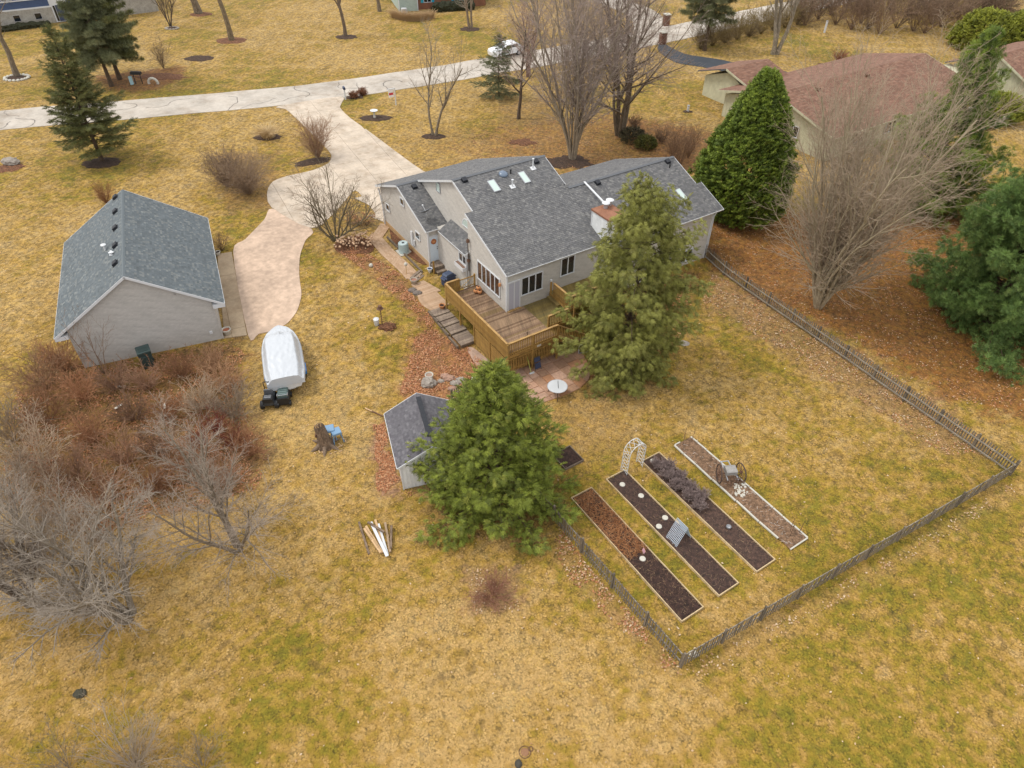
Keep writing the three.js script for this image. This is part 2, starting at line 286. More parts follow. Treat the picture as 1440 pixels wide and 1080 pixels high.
// ---------- the lawn: one sheet to the horizon, straw and green mixed patch by patch ----------
const litter = [ // fallen needles, leaves and bare earth: [outline, colour, softness, strength]
  [P([[985, 300], [1060, 300], [1200, 300], [1500, 300], [1500, 590], [1430, 590], [1330, 560], [1180, 470], [1060, 415], [1000, 375]]), [0.30, 0.115, 0.03], 2.2, 0.95],
  [P([[1000, 385], [1040, 398], [1180, 478], [1330, 572], [1400, 640], [1330, 640], [1180, 545], [1060, 470], [985, 430]]), [0.37, 0.215, 0.105], 1.6, 0.75],
  [P([[620, 205], [700, 180], [860, 160], [990, 180], [1000, 240], [870, 250], [700, 235]]), [0.37, 0.19, 0.07], 3.2, 0.85],
  [P([[560, 190], [640, 180], [700, 200], [690, 235], [600, 240]]), [0.47, 0.29, 0.10], 2.5, 0.8],
  [P([[60, 490], [130, 515], [330, 480], [345, 500], [335, 560], [380, 640], [360, 690], [230, 725], [120, 760], [0, 700], [20, 560]]), [0.235, 0.115, 0.05], 1.4, 0.95],
  [P([[808, 535], [900, 545], [960, 470], [985, 385], [940, 385], [840, 480]]), [0.26, 0.125, 0.045], 1.2, 0.8],
  [P([[585, 470], [640, 470], [690, 520], [650, 560], [600, 580], [560, 560]]), [0.42, 0.19, 0.095], 0.8, 0.95],
  [P([[535, 590], [552, 640], [566, 692], [560, 700], [540, 690], [528, 640]]), [0.40, 0.21, 0.13], 0.7, 0.9],
  [P([[480, 345], [505, 350], [570, 390], [620, 470], [600, 470], [560, 420], [520, 385], [470, 350]]), [0.31, 0.145, 0.06], 0.9, 0.9],
  [P([[600, 640], [790, 640], [800, 740], [720, 770], [620, 750]]), [0.33, 0.20, 0.07], 1.6, 0.8],
  [P([[655, 800], [725, 800], [730, 860], [665, 865]]), [0.34, 0.20, 0.11], 1.0, 0.8],
  [P([[790, 745], [830, 800], [955, 938], [930, 940], [800, 815], [775, 765]]), [0.42, 0.24, 0.12], 0.6, 0.5],
  [P([[960, 940], [1100, 868], [1420, 680], [1440, 690], [1110, 890], [985, 955]]), [0.43, 0.26, 0.12], 0.7, 0.35],
  [P([[525, 598], [540, 592], [560, 690], [590, 690], [575, 700], [530, 690]]), [0.42, 0.24, 0.15], 0.6, 0.8],
  [P([[800, 540], [870, 560], [900, 640], [820, 640], [780, 590]]), [0.42, 0.255, 0.095], 1.2, 0.6],
  [P([[130, 108], [260, 92], [255, 110], [215, 128], [160, 128]]), [0.28, 0.11, 0.045], 1.0, 0.9],
  [P([[860, 160], [1010, 190], [1010, 300], [980, 250], [900, 210]]), [0.33, 0.155, 0.06], 2.0, 0.8],
  [P([[300, 215], [390, 215], [395, 295], [320, 300]]), [0.30, 0.165, 0.07], 1.2, 0.7],
  [P([[700, 150], [790, 130], [800, 175], [700, 180]]), [0.33, 0.19, 0.08], 1.5, 0.7],
];
const STRAW = [0.515, 0.335, 0.125], GOLD = [0.435, 0.265, 0.066], OLIVE = [0.33, 0.225, 0.026], GREEN = [0.225, 0.185, 0.018];
function lawnColor(x, z, out) {
  const g = fbm(x * 0.045 + 3, z * 0.045 - 8, 3) * 1.25, m = fbm(x * 0.28, z * 0.28, 3), f = fbm(x * 1.35 + 9, z * 1.35, 3);
  const zone = 0.20 * smooth(toU(x, z), 16, 36) * smooth(toV(x, z), -34, -26) + 0.12 * smooth(z, -40, -56) * smooth(x, -8, -22) - 0.16 * (1 - smooth(Math.hypot(x + 6, z + 36), 6, 15)); const k = clamp(0.36 + zone + 0.66 * g + 0.55 * m + 0.75 * f, 0, 1.15); // straw -> green
  const c = k < 0.45 ? [STRAW, GOLD, k / 0.45] : k < 0.8 ? [GOLD, OLIVE, (k - 0.45) / 0.35] : [OLIVE, GREEN, clamp((k - 0.8) / 0.35, 0, 1)];
  for (let i = 0; i < 3; i++) out[i] = lerp(c[0][i], c[1][i], c[2]);
  const dark = smooth(fbm(x * 0.9 + 40, z * 0.9, 3), 0.30, 0.5) * smooth(fbm(x * 0.1 - 4, z * 0.1 + 20, 2), -0.1, 0.25) * 0.6; // trodden, bare patches
  for (let i = 0; i < 3; i++) out[i] = lerp(out[i], [0.17, 0.105, 0.035][i], dark);
  for (const [poly, col, soft, amt] of litter) {
    const b = poly.box ??= (() => { const X = poly.map((p) => p.x), Z = poly.map((p) => p.z); return [Math.min(...X) - soft, Math.max(...X) + soft, Math.min(...Z) - soft, Math.max(...Z) + soft]; })();
    if (x < b[0] || x > b[1] || z < b[2] || z > b[3]) continue;
    const d = (inside(poly, x, z) ? 1 : -1) * distTo(poly, x, z) + soft * (0.9 * fbm(x * 0.6, z * 0.6 + 50, 3) + 0.7 * fbm(x * 2.1 + 7, z * 2.1, 2));
    const w = amt * smooth(d, -soft * 0.45, soft * 0.45) * (0.82 + 0.35 * fbm(x * 1.7, z * 1.7 + 90, 3));
    for (let i = 0; i < 3; i++) out[i] = lerp(out[i], col[i] * (1 + 0.5 * f), clamp(w, 0, 1));
  }
  return out;
}
{
  const axis = (fine0, fine1, step, lo, hi, g0 = 1.09, mid = -1e9) => { const a = []; let s = step, p = fine0; const left = []; while (p > lo) { s *= p > mid ? g0 : 1.18; p -= s; left.push(p); } a.push(...left.reverse()); for (p = fine0; p <= fine1; p += step) a.push(p); s = step; while (p < hi) { a.push(p); s *= 1.09; p += s; } return a; };
  const xs = axis(-62, 64, 0.36, -420, 420), zs = axis(-76, -11, 0.28, -520, 160, 1.012, -128);
  const n = xs.length, m = zs.length, pos = new Float32Array(n * m * 3), col = new Float32Array(n * m * 3), uv = new Float32Array(n * m * 2), idx = [], c = [0, 0, 0];
  for (let j = 0; j < m; j++) for (let i = 0; i < n; i++) {
    const k = j * n + i, x = xs[i], z = zs[j]; pos[k * 3] = x; pos[k * 3 + 1] = ground(x, z); pos[k * 3 + 2] = z; lawnColor(x, z, c); col.set(c, k * 3); uv[k * 2] = x / 5.3; uv[k * 2 + 1] = z / 5.3;
    if (i < n - 1 && j < m - 1) idx.push(k, k + n, k + 1, k + 1, k + n, k + n + 1);
  }
  const g = new THREE.BufferGeometry(); g.setAttribute('position', new THREE.BufferAttribute(pos, 3)); g.setAttribute('color', new THREE.BufferAttribute(col, 3)); g.setAttribute('uv', new THREE.BufferAttribute(uv, 2)); g.setIndex(idx); g.computeVertexNormals();
  struct('ground', g, M.ground);
}

// ---------- mulch rings and beds ----------
function mound(c, rx, rz, h, ang = 0, seed = 1, rough = 0.16) {
  const N = 36, K = 7, pos = [c.x, ground(c.x, c.z) + h, c.z], uv = [c.x, c.z], idx = [];
  for (let k = 1; k <= K; k++) for (let i = 0; i < N; i++) { const a = (i / N) * 2 * Math.PI, t = k / K, e = 1 + rough * noiseA(Math.cos(a) * 1.5 + seed, Math.sin(a) * 1.5); const lx = Math.cos(a) * rx * t * e, lz = Math.sin(a) * rz * t * e; const x = c.x + lx * Math.cos(ang) - lz * Math.sin(ang), z = c.z + lx * Math.sin(ang) + lz * Math.cos(ang); pos.push(x, ground(x, z) + h * (1 - t ** 4) * (1 + 0.3 * noiseB(x * 3, z * 3)) + (k === K ? -0.03 : 0.012), z); uv.push(x, z); }
  for (let i = 0; i < N; i++) { const j = (i + 1) % N; idx.push(0, 1 + j, 1 + i); for (let k = 1; k < K; k++) { const a = 1 + (k - 1) * N; idx.push(a + i, a + j, a + N + i, a + j, a + N + j, a + N + i); } }
  const g = new THREE.BufferGeometry(); g.setAttribute('position', new THREE.Float32BufferAttribute(pos, 3)); g.setAttribute('uv', new THREE.Float32BufferAttribute(uv.map((x) => x * 0.45), 2)); g.setIndex(idx); g.computeVertexNormals(); return g;
}
const mulchSpots = [[143, 229, 1.95, 1.3, M.mulch], [376, 193, 1.5, 0.9, M.mulch], [528, 166, 1.9, 1.0, M.mulch], [610, 192, 1.3, 0.8, M.mulch], [487, 52, 1.6, 1.2, M.mulch], [325, 57, 2.2, 1.7, M.mulchRed], [22, 110, 1.3, 1.0, M.mulch], [242, 39, 0.8, 0.6, M.mulch], [280, 82, 2.0, 1.3, M.mulch], [283, 20, 1.8, 1.4, M.mulchRed], [800, 228, 2.6, 1.6, M.mulch], [660, 41, 1.4, 1.2, M.mulch], [440, 228, 2.0, 0.8, M.mulch], [12, 236, 1.6, 1.0, M.mulchRed], [498, 137, 1.1, 0.6, M.mulch], [967, 157, 0.6, 0.4, M.mulch], [735, 200, 1.4, 0.9, M.mulchRed], [1180, 92, 2.6, 1.3, M.mulchRed], [225, 108, 3.2, 1.4, M.mulchRed]];
mulchSpots.forEach(([x, y, a, b, m], i) => { const c = G(x, y); struct('mulch_bed', mound(c, a, b, 0.07, i === 12 ? -0.5 : 0, i * 3.3, i > 9 ? 0.3 : 0.12), m); });
struct('mulch_strip', slab(curve(P([[548, 318], [556, 316], [600, 366], [594, 372], [575, 360], [552, 340]]), 4), 0.05, 0.45), M.mulchRed);
struct('mulch_strip', slab(curve(P([[478, 338], [505, 332], [525, 345], [520, 356], [480, 356], [470, 348]]), 4), 0.05, 0.45), M.mulchRed);

const patioPoly = curve(P([[700, 520], [735, 518], [790, 490], [820, 500], [830, 528], [812, 548], [765, 566], [725, 576], [700, 560]]), 4);
hard.push(patioPoly);
{ // patio of uneven flagstones
  const pt = sub('flagstone_patio', scene); pt.name = numbered('flagstone_patio'); pt.userData.kind = 'structure';
  part('bedding', slab(patioPoly, 0.02, 0.3), mat(0.40, 0.21, 0.13, { map: T.mottle }), pt);
  const rnd = mulberry(5), pm = [[0.50, 0.30, 0.21], [0.44, 0.26, 0.17], [0.55, 0.35, 0.26], [0.47, 0.24, 0.13]].map((c) => mat(...c, { map: T.mottle }));
  const c = Math.cos(-HA), s = Math.sin(-HA);
  const r = patioPoly.map((p) => V3(p.x * c + p.z * s, 0, -p.x * s + p.z * c)), X = r.map((p) => p.x), Z = r.map((p) => p.z);
  for (let x = Math.min(...X); x < Math.max(...X);) { const w = 0.5 + rnd() * 0.4; for (let z = Math.min(...Z) - rnd() * 0.4; z < Math.max(...Z);) { const d = 0.5 + rnd() * 0.6; const q = clipCell(r, x + 0.02, x + w - 0.02, z + 0.02, z + d - 0.02); if (q.length > 2) { const j = () => (rnd() - 0.5) * 0.06; part('flagstone', slab(q.map((p) => { const xx = p.x + j(), zz = p.z + j(); return V3(xx * c - zz * s, 0, xx * s + zz * c); }), 0.035 + rnd() * 0.015, 0.35, 0.05), pm[Math.floor(rnd() * 4)], pt); } z += d; } x += w; }
}

// ---------- building kit ----------
const GREYS = [[0.144, 0.142, 0.148], [0.163, 0.16, 0.165], [0.125, 0.124, 0.132], [0.205, 0.2, 0.2], [0.15, 0.148, 0.154], [0.175, 0.17, 0.174]];
const SLATE = [[0.125, 0.145, 0.16], [0.14, 0.16, 0.175], [0.115, 0.135, 0.15], [0.185, 0.20, 0.205], [0.13, 0.15, 0.165]];
const DARKG = [[0.136, 0.128, 0.144], [0.16, 0.152, 0.168], [0.12, 0.112, 0.128]];
const BROWN = [[0.215, 0.105, 0.068], [0.245, 0.125, 0.082], [0.19, 0.092, 0.06], [0.26, 0.14, 0.095]];
// rows of lapped shingle tabs on a rectangle: P0 lower left corner, U along the eave, S up the slope
function shingleGeo(P0, U, S, W, L, pal, seed, ex = 0.145, tabW = 0.2) {
  const N = V3(0, 0, 0).crossVectors(U, S).normalize(), rnd = mulberry(seed), pos = [], col = [], uv = [];
  const pt = (a, b, c) => P0.clone().addScaledVector(U, a).addScaledVector(S, b).addScaledVector(N, c);
  const quad = (a, b, c, d, k, q) => { for (const v of [a, b, c, a, c, d]) { pos.push(v.x, v.y, v.z); col.push(...k); uv.push(q[0] + v.x * 0.4, q[1] + v.z * 0.4 + v.y * 0.3); } };
  const rows = Math.ceil(L / ex);
  for (let j = 0; j < rows; j++) {
    const s0 = j * ex, s1 = Math.min(L, s0 + ex + 0.03); let x = 0; const shift = rnd();
    while (x < W - 0.01) {
      const w = Math.min(W - x, x === 0 ? tabW * (0.3 + 0.7 * shift) : tabW * (0.55 + 0.9 * rnd())), c = pal[Math.floor(rnd() * pal.length)], f = (0.88 + 0.24 * rnd()) * (1 + 0.05 * noiseA(x * 0.5 + seed, s0 * 0.5)), k = [c[0] * f, c[1] * f, c[2] * f], t = 0.014 + 0.009 * rnd(), g = 0.006;
      quad(pt(x + g, s0, t), pt(x + w - g, s0, t), pt(x + w - g, s1, 0.003), pt(x + g, s1, 0.003), k, [rnd(), rnd()]);
      quad(pt(x + g, s0, 0), pt(x + w - g, s0, 0), pt(x + w - g, s0, t), pt(x + g, s0, t), k, [0, 0]);
      x += w;
    }
  }
  const g = new THREE.BufferGeometry(); g.setAttribute('position', new THREE.Float32BufferAttribute(pos, 3)); g.setAttribute('color', new THREE.Float32BufferAttribute(col, 3)); g.setAttribute('uv', new THREE.Float32BufferAttribute(uv, 2)); g.computeVertexNormals(); return g;
}
// one roof plane: slab part with its shingles, white boards at eave and rakes where asked
let roofSeed = 100;
function roofPlane(parent, P0, U, S, W, L, pal, o = {}) {
  const r = sub('roof', parent); const N = V3(0, 0, 0).crossVectors(U, S).normalize();
  const m4 = new THREE.Matrix4().makeBasis(U, S, N); const th = o.th ?? 0.1;
  const place = (w, l, t, a, b, c) => { const g = uvM(new THREE.BoxGeometry(w, l, t), 0.5); g.translate(a, b, c); g.applyMatrix4(m4); g.translate(P0.x, P0.y, P0.z); return g; };
  part('roof_slab', place(W - 0.02, L - 0.02, th, W / 2, L / 2, -th / 2 - 0.002), M.roofDeck, r);
  part('shingles', shingleGeo(P0, U, S, W, L, pal, roofSeed++, o.ex, o.tab), M.shingle, r).userData.kind = 'stuff';
  const tm = o.trim ?? M.white, h = o.h ?? 0.15;
  if (o.eave) part('fascia', place(W + 0.01, 0.03, h * 0.7, W / 2, -0.017, -h * 0.35 + 0.012), tm, r);
  if (o.left) part('rake_board', place(0.03, L, h, -0.017, L / 2, -h / 2 + 0.012), tm, r);
  if (o.right) part('rake_board', place(0.03, L, h, W + 0.017, L / 2, -h / 2 + 0.012), tm, r);
  if (o.gutter) { const g = uvM(new THREE.BoxGeometry(W + 0.02, 0.075, 0.1)); const c = P0.clone().addScaledVector(U, W / 2); const q = new THREE.Matrix4().makeBasis(U, V3(0, 1, 0), V3(0, 0, 0).crossVectors(U, V3(0, 1, 0))); g.applyMatrix4(q); const out = V3(-S.x, 0, -S.z).normalize(); g.translate(c.x + out.x * 0.1, c.y - 0.07, c.z + out.z * 0.1); part('gutter', g, tm, r); }
  return r;
}
// lapped siding on a convex outline: O origin, X along the wall, N outward; outline points are [along, height]
function sidingGeo(O, X, N, outline, lap = 0.115, vertical = false) {
  const pos = [], uv = []; const A = vertical ? 0 : 1, B = 1 - A; const lo = Math.min(...outline.map((p) => p[A])), hi = Math.max(...outline.map((p) => p[A]));
  const span = (t) => { const xs = []; for (let i = 0; i < outline.length; i++) { const a = outline[i], b = outline[(i + 1) % outline.length]; if ((a[A] <= t && b[A] >= t) || (b[A] <= t && a[A] >= t)) { if (Math.abs(a[A] - b[A]) < 1e-9) xs.push(a[B], b[B]); else xs.push(a[B] + ((b[B] - a[B]) * (t - a[A])) / (b[A] - a[A])); } } return xs.length ? [Math.min(...xs), Math.max(...xs)] : null; };
  const pt = (s, t, c) => { const al = vertical ? t : s, h = vertical ? s : t; return [O.x + X.x * al + N.x * c, O.y + h, O.z + X.z * al + N.z * c]; };
  const quad = (a, b, c, d, r) => { for (const v of [a, b, c, a, c, d]) { pos.push(...v); uv.push((v[0] + v[2]) * 0.5 + r, v[1] * 0.5 + r * 0.3); } };
  let j = 0;
  for (let t = lo; t < hi - 0.002; t += lap, j++) {
    const t1 = Math.min(hi, t + lap), a = span(Math.min(t + 0.001, hi)), b = span(t1 - 0.001); if (!a || !b) continue;
    if (vertical) { quad(pt(a[0], t, 0.003), pt(a[1], t, 0.003), pt(b[1], t1, 0.003), pt(b[0], t1, 0.003), j * 0.13); quad(pt(a[0], t, 0.003), pt(a[1], t, 0.003), pt(a[1], t, 0.022), pt(a[0], t, 0.022), 0); quad(pt(a[0], t, 0.022), pt(a[1], t, 0.022), pt(a[1], t + 0.04, 0.022), pt(a[0], t + 0.04, 0.022), 0.5); quad(pt(a[0], t + 0.04, 0.003), pt(a[1], t + 0.04, 0.003), pt(a[1], t + 0.04, 0.022), pt(a[0], t + 0.04, 0.022), 0); continue; }
    quad(pt(a[0], t, 0.018), pt(a[1], t, 0.018), pt(b[1], t1, 0.004), pt(b[0], t1, 0.004), j * 0.137);
    quad(pt(a[0], t, 0.002), pt(a[1], t, 0.002), pt(a[1], t, 0.018), pt(a[0], t, 0.018), 0);
  }
  const g = new THREE.BufferGeometry(); g.setAttribute('position', new THREE.Float32BufferAttribute(pos, 3)); g.setAttribute('uv', new THREE.Float32BufferAttribute(uv, 2)); g.computeVertexNormals(); return g;
}
function clad(parent, O, X, N, outline, m, lap, vertical) { const o = part('siding', sidingGeo(O, X, N, outline, lap, vertical), m, parent); o.userData.kind = 'stuff'; return o; }
// window in a wall: centre C, X along the wall, N outward
function windowUnit(parent, C, X, N, w, h, n = 1, o = {}) {
  const wn = sub(o.name ?? 'window', parent); const q = new THREE.Matrix4().makeBasis(X, V3(0, 1, 0), N); wn.applyMatrix4(q.setPosition(C));
  const f = o.f ?? 0.07, fm = o.frame ?? M.white, fr = [box(w + 2 * f, f, 0.07, 0, h / 2 + f / 2, 0.035), box(w + 2 * f + 0.04, f, 0.09, 0, -h / 2 - f / 2, 0.04), box(f, h, 0.068, -w / 2 - f / 2, 0, 0.034), box(f, h, 0.068, w / 2 + f / 2, 0, 0.034)];
  for (let i = 1; i < n; i++) fr.push(box(0.075, h, 0.066, -w / 2 + (w * i) / n, 0, 0.033));
  part('frame', fr, fm, wn);
  for (let i = 0; i < n; i++) part('pane', box(w / n - (n > 1 ? 0.07 : 0), h, 0.02, -w / 2 + (w * (i + 0.5)) / n, 0, 0.022), o.glass ?? M.glass, wn);
  return wn;
}
function extr(outline, X, Z, O, depth, m, parent, name = 'wall') { // prism: outline [x, y] in plane (X, up) at O, extruded along Z
  const s = new THREE.Shape(outline.map((p) => new THREE.Vector2(p[0], p[1]))); const g = uvM(new THREE.ExtrudeGeometry(s, { depth, bevelEnabled: false }), 0.5);
  g.applyMatrix4(new THREE.Matrix4().makeBasis(X, V3(0, 1, 0), Z).setPosition(O)); return part(name, g, m, parent);
}
const aX = V3(1, 0, 0), aZ = V3(0, 0, 1), nX = V3(-1, 0, 0), nZ = V3(0, 0, -1);

// ---------- the house ----------
const HO = [30, -0.4, -39];
const h3 = (u, y, v) => V3(u - HO[0], y - HO[1], v - HO[2]);
const house = thing('house', 'rambling grey house with shingled gable roofs, skylights and a wooden deck behind', 'house', uvw(...HO), HA);
const SL = 0.4, sN = Math.hypot(1, SL), upN = V3(0, SL / sN, -1 / sN), upF = V3(0, SL / sN, 1 / sN);
{
  const H = house, wallC = M.trimGrey;
  // wall bodies under each roof
  const prof = (pts) => pts.map(([v, y]) => [-(v - HO[2]), y - HO[1]]); // seen along +u
  const body = (pts, u0, u1) => extr(prof(pts), nZ, aX, V3(u0 - HO[0], 0, 0), u1 - u0, M.siding, H, 'wall');
  body([[-50.1, -0.9], [-41.78, -0.9], [-41.78, 2.78], [-46.04, 4.5], [-50.1, 2.85]], 19.77, 21.45);
  body([[-50.1, -1.1], [-32.42, -1.3], [-32.42, 3.62], [-40.32, 6.8], [-50.1, 2.85]], 21.45, 28.6);
  body([[-37.4, -1.1], [-32.42, -1.3], [-32.42, 3.62], [-37.4, 5.6]], 20.7, 21.44);
  body([[-43.3, -1.2], [-32.12, -1.4], [-32.12, 3.5], [-37.2, 5.55], [-43.3, 3.1]], 28.62, 39.0);
  body([[-41.7, -1.0], [-37.45, -1.0], [-37.45, 3.0], [-41.7, 3.0]], 20.5, 21.44);
  // foundation strip of the attached garage
  part('foundation', box(0.06, 0.45, 8.3, 19.735 - HO[0], -0.2 - HO[1], -45.95 - HO[2]), M.foundation, H);
  // siding, wall by wall
  const left = (u, pts) => clad(H, h3(u, 0, 0), aZ, nX, pts.map(([v, y]) => [v, y]), M.siding, 0.115);
  left(19.77, [[-50.08, 0.05], [-41.78, 0.05], [-41.78, 2.78], [-46.04, 4.48], [-50.08, 2.83]]);
  left(21.45, [[-46.2, 2.9], [-37.4, 2.9], [-37.4, 5.6], [-40.32, 6.76], [-46.2, 4.4]]);
  left(20.7, [[-37.4, 0.6], [-32.42, 0.6], [-32.42, 3.62], [-37.4, 5.58]]);
  left(20.5, [[-41.7, -0.4], [-37.45, -0.4], [-37.45, 3.0], [-41.7, 3.0]]);
  const near = (v, pts) => clad(H, h3(0, 0, v), aX, aZ, pts, M.siding, 0.115);
  near(-41.78, [[19.77, -0.3], [20.5, -0.3], [20.5, 2.78], [19.77, 2.78]]);
  near(-37.45, [[20.5, -0.4], [20.7, -0.4], [20.7, 2.95], [20.5, 2.95]]);
  near(-32.42, [[20.7, -1.0], [28.6, -1.0], [28.6, 3.6], [20.7, 3.6]]);
  near(-32.12, [[28.62, -1.2], [39.0, -1.2], [39.0, 3.45], [28.62, 3.45]]);
  clad(H, h3(39.0, 0, 0), aZ, aX, [[-43.3, -1.0], [-32.12, -1.2], [-32.12, 3.5], [-37.2, 5.52], [-43.3, 3.1]], M.siding, 0.115);
  // corner boards and downspouts
  const cb = (u, y0, y1, v, w = 0.1) => part('corner_board', box(w, y1 - y0, w, u - HO[0], (y0 + y1) / 2 - HO[1], v - HO[2]), M.white, H);
  cb(19.77, -0.35, 2.75, -41.78); cb(20.7, 0.85, 3.6, -32.42, 0.11); cb(39.0, -0.75, 3.4, -32.12, 0.12); cb(20.5, -0.4, 2.95, -37.45, 0.08);
  const pipeOf = (list) => part('downspout', list.slice(1).map((p, i) => bar(h3(...list[i]), h3(...p), 0.09, 0.07)), M.white, H);
  pipeOf([[19.66, 2.7, -41.65], [19.66, -0.25, -41.68]]); pipeOf([[19.62, 2.8, -50.1], [19.66, 1.6, -49.8], [19.66, -0.25, -49.7]]); pipeOf([[39.25, 3.4, -31.95], [39.1, 3.0, -32.05], [39.1, -0.6, -32.05]]); pipeOf([[20.52, 3.0, -37.3], [20.6, 0.9, -37.3]]);
  // roofs: near and far slopes
  const nearRoof = (u0, u1, ve, vr, ye, o) => roofPlane(H, h3(u0, ye, ve), aX, upN, u1 - u0, (ve - vr) * sN, GREYS, o);
  const farRoof = (u0, u1, ve, vr, ye, o) => roofPlane(H, h3(u1, ye, ve), nX, upF, u1 - u0, (vr - ve) * sN, GREYS, o);
  const yN = (v) => 3.8 - SL * (v + 32.33);
  nearRoof(20.62, 28.78, -32.28, -37.57, yN(-32.28), { eave: 1, left: 1 });
  nearRoof(21.24, 28.95, -37.57, -40.34, yN(-37.57), { left: 1, right: 1 });
  nearRoof(28.78, 39.12, -31.74, -37.22, yN(-31.74), { eave: 1 });
  part('rake_board', bar(h3(39.14, yN(-34.5) - 0.08, -34.5), h3(39.14, yN(-37.22) - 0.08, -37.22), 0.03, 0.2), M.white, H);
  nearRoof(39.12, 39.66, -31.74, -34.45, yN(-31.74), { eave: 1, right: 1 });
  farRoof(21.24, 29.0, -50.42, -40.34, 7.004 - SL * 10.08, { right: 1, left: 1, eave: 1 });
  farRoof(19.5, 21.24, -50.42, -46.06, 7.004 - SL * 10.08, { right: 1, eave: 1 });
  roofPlane(H, h3(19.5, 2.905, -41.52), aX, upN, 21.72 - 19.5, 4.54 * sN, GREYS, { eave: 1, left: 1 });
  farRoof(28.9, 39.0, -43.8, -37.22, yN(-37.22) - SL * 6.58, { left: 1, eave: 1 });
  // lean-to roof over the kitchen nook
  { const S = V3(1.05, 0.62, 0).normalize(); roofPlane(H, h3(20.32, 2.92, -41.2), aZ.clone(), S, 3.95, 1.4, GREYS, { eave: 1, right: 1, h: 0.14 }); }
  // ridge caps
  const cap = (u0, u1, y, v) => { const n = Math.round((u1 - u0) / 0.24), g = []; for (let i = 0; i < n; i++) { const x = u0 + ((i + 0.5) * (u1 - u0)) / n; for (const s of [-1, 1]) g.push(box(0.25, 0.014, 0.16, x - HO[0], y - HO[1] - 0.006 + (i % 2) * 0.003, v - HO[2] + s * 0.074, 0, s * Math.atan(SL))); } part('ridge_cap', g, mat(0.12, 0.125, 0.135), H).userData.kind = 'stuff'; };
  cap(21.2, 29.0, 7.03, -40.34); cap(19.45, 21.4, 4.74, -46.05); cap(28.95, 39.1, 5.79, -37.22);
  // fittings on the near slope
  const roofY = (v) => yN(v);
  const tilt = Math.atan(SL);
  const skylight = (u, v, w, l) => { const s = sub('skylight', H); s.position.copy(h3(u, roofY(v) + 0.03, v)); s.rotation.x = tilt; part('frame', [box(w + 0.1, 0.1, 0.06, 0, 0.03, l / 2 + 0.03), box(w + 0.1, 0.1, 0.06, 0, 0.03, -l / 2 - 0.03), box(0.06, 0.1, l, -w / 2 - 0.02, 0.031, 0), box(0.06, 0.1, l, w / 2 + 0.02, 0.031, 0)], M.galv, s); part('pane', box(w, 0.03, l, 0, 0.06, 0), M.skylight, s); };
  skylight(23.77, -38.96, 0.46, 0.95); skylight(26.3, -38.96, 0.42, 0.95); skylight(37.15, -33.92, 0.38, 0.98);
  const vent = (u, v, y) => { const s = sub('roof_vent', H); s.position.copy(h3(u, y, v)); s.rotation.x = tilt; part('hood', [cbox(0.36, 0.16, 0.34, 0.03, 0, 0.12, 0), box(0.44, 0.02, 0.44, 0, 0.03, 0)], M.ventBlack, s); };
  vent(22.03, -40.05, roofY(-40.05)); vent(28.0, -40.0, roofY(-40.0)); vent(31.4, -36.9, roofY(-36.9)); vent(38.26, -36.92, roofY(-36.92)); vent(20.7, -45.5, 2.905 + SL * 3.98);
  { const s = sub('solar_tube', H); s.position.copy(h3(25.0, roofY(-39.7), -39.7)); s.rotation.x = tilt * 0.6; part('dome', lathe([[0.33, 0], [0.34, 0.06], [0.3, 0.14], [0.18, 0.21], [0.001, 0.235]], 20), mat(0.14, 0.18, 0.24, { roughness: 0.25 }), s); }
  const pipe = (u, v, h, r, m, flash) => { const s = sub('vent_pipe', H); s.position.copy(h3(u, roofY(v) - 0.05, v)); part('pipe', [cyl(r, r, h, 12), cyl(r * 1.6, r * 1.6, 0.06, 12, 0, h - 0.02)], m, s); if (flash) part('flashing', box(0.4, 0.02, 0.34, 0, 0.075, 0.02, 0, tilt), M.white, s); };
  pipe(25.05, -38.55, 0.55, 0.055, M.white, 1); pipe(27.45, -39.55, 0.75, 0.05, M.white, 1); pipe(25.58, -39.62, 0.32, 0.05, M.black); pipe(38.05, -36.4, 0.3, 0.05, M.black);
  // chimney chase with brick cap, two flue caps and the brace to the ridge
  { const c = sub('chimney', H); const cu = 29.35, cv = -33.2, y0 = -1.2, top = 5.55;
    part('chase', box(1.5, top - y0, 1.85, cu - HO[0], (top + y0) / 2 - HO[1], cv + 0.25 - HO[2]), M.sidingWhite, c);
    part('trim', [[-1, -1], [1, -1], [-1, 1], [1, 1]].map(([a, b]) => box(0.1, top - y0 - 0.01, 0.1, cu + a * 0.72 - HO[0], (top + y0) / 2 - HO[1], cv + 0.25 + b * 0.9 - HO[2])), M.white, c);
    part('brick_cap', box(1.62, 0.14, 1.98, cu - HO[0], top + 0.07 - HO[1], cv + 0.25 - HO[2]), M.brick, c);
    for (const [a, b] of [[0.1, -0.3], [0.6, -0.5]]) { const f = part('flue', cyl(0.15, 0.15, 0.35, 14, cu + a - HO[0], top + 0.14 - HO[1], cv + b - HO[2]), M.galv, c); void f; part('flue_cap', lathe([[0.001, 0.12], [0.14, 0.1], [0.28, 0.03], [0.28, 0]], 18, cu + a - HO[0], top + 0.5 - HO[1], cv + b - HO[2]), M.white, c); }
    part('brace', bar(h3(30.4, roofY(-37.2) + 0.12, -37.2), h3(cu + 0.35, top + 0.2, cv - 0.6), 0.13, 0.06), M.white, c); }
  // windows
  const WN = (u, y, v, w, h, n, o) => windowUnit(H, h3(u, y, v), aX, aZ, w, h, n, o), WL = (u, y, v, w, h, n, o) => windowUnit(H, h3(u, y, v), aZ, nX, w, h, n, o);
  WL(20.68, 2.3, -34.67, 2.8, 1.36, 5, { glass: M.glassBrown });
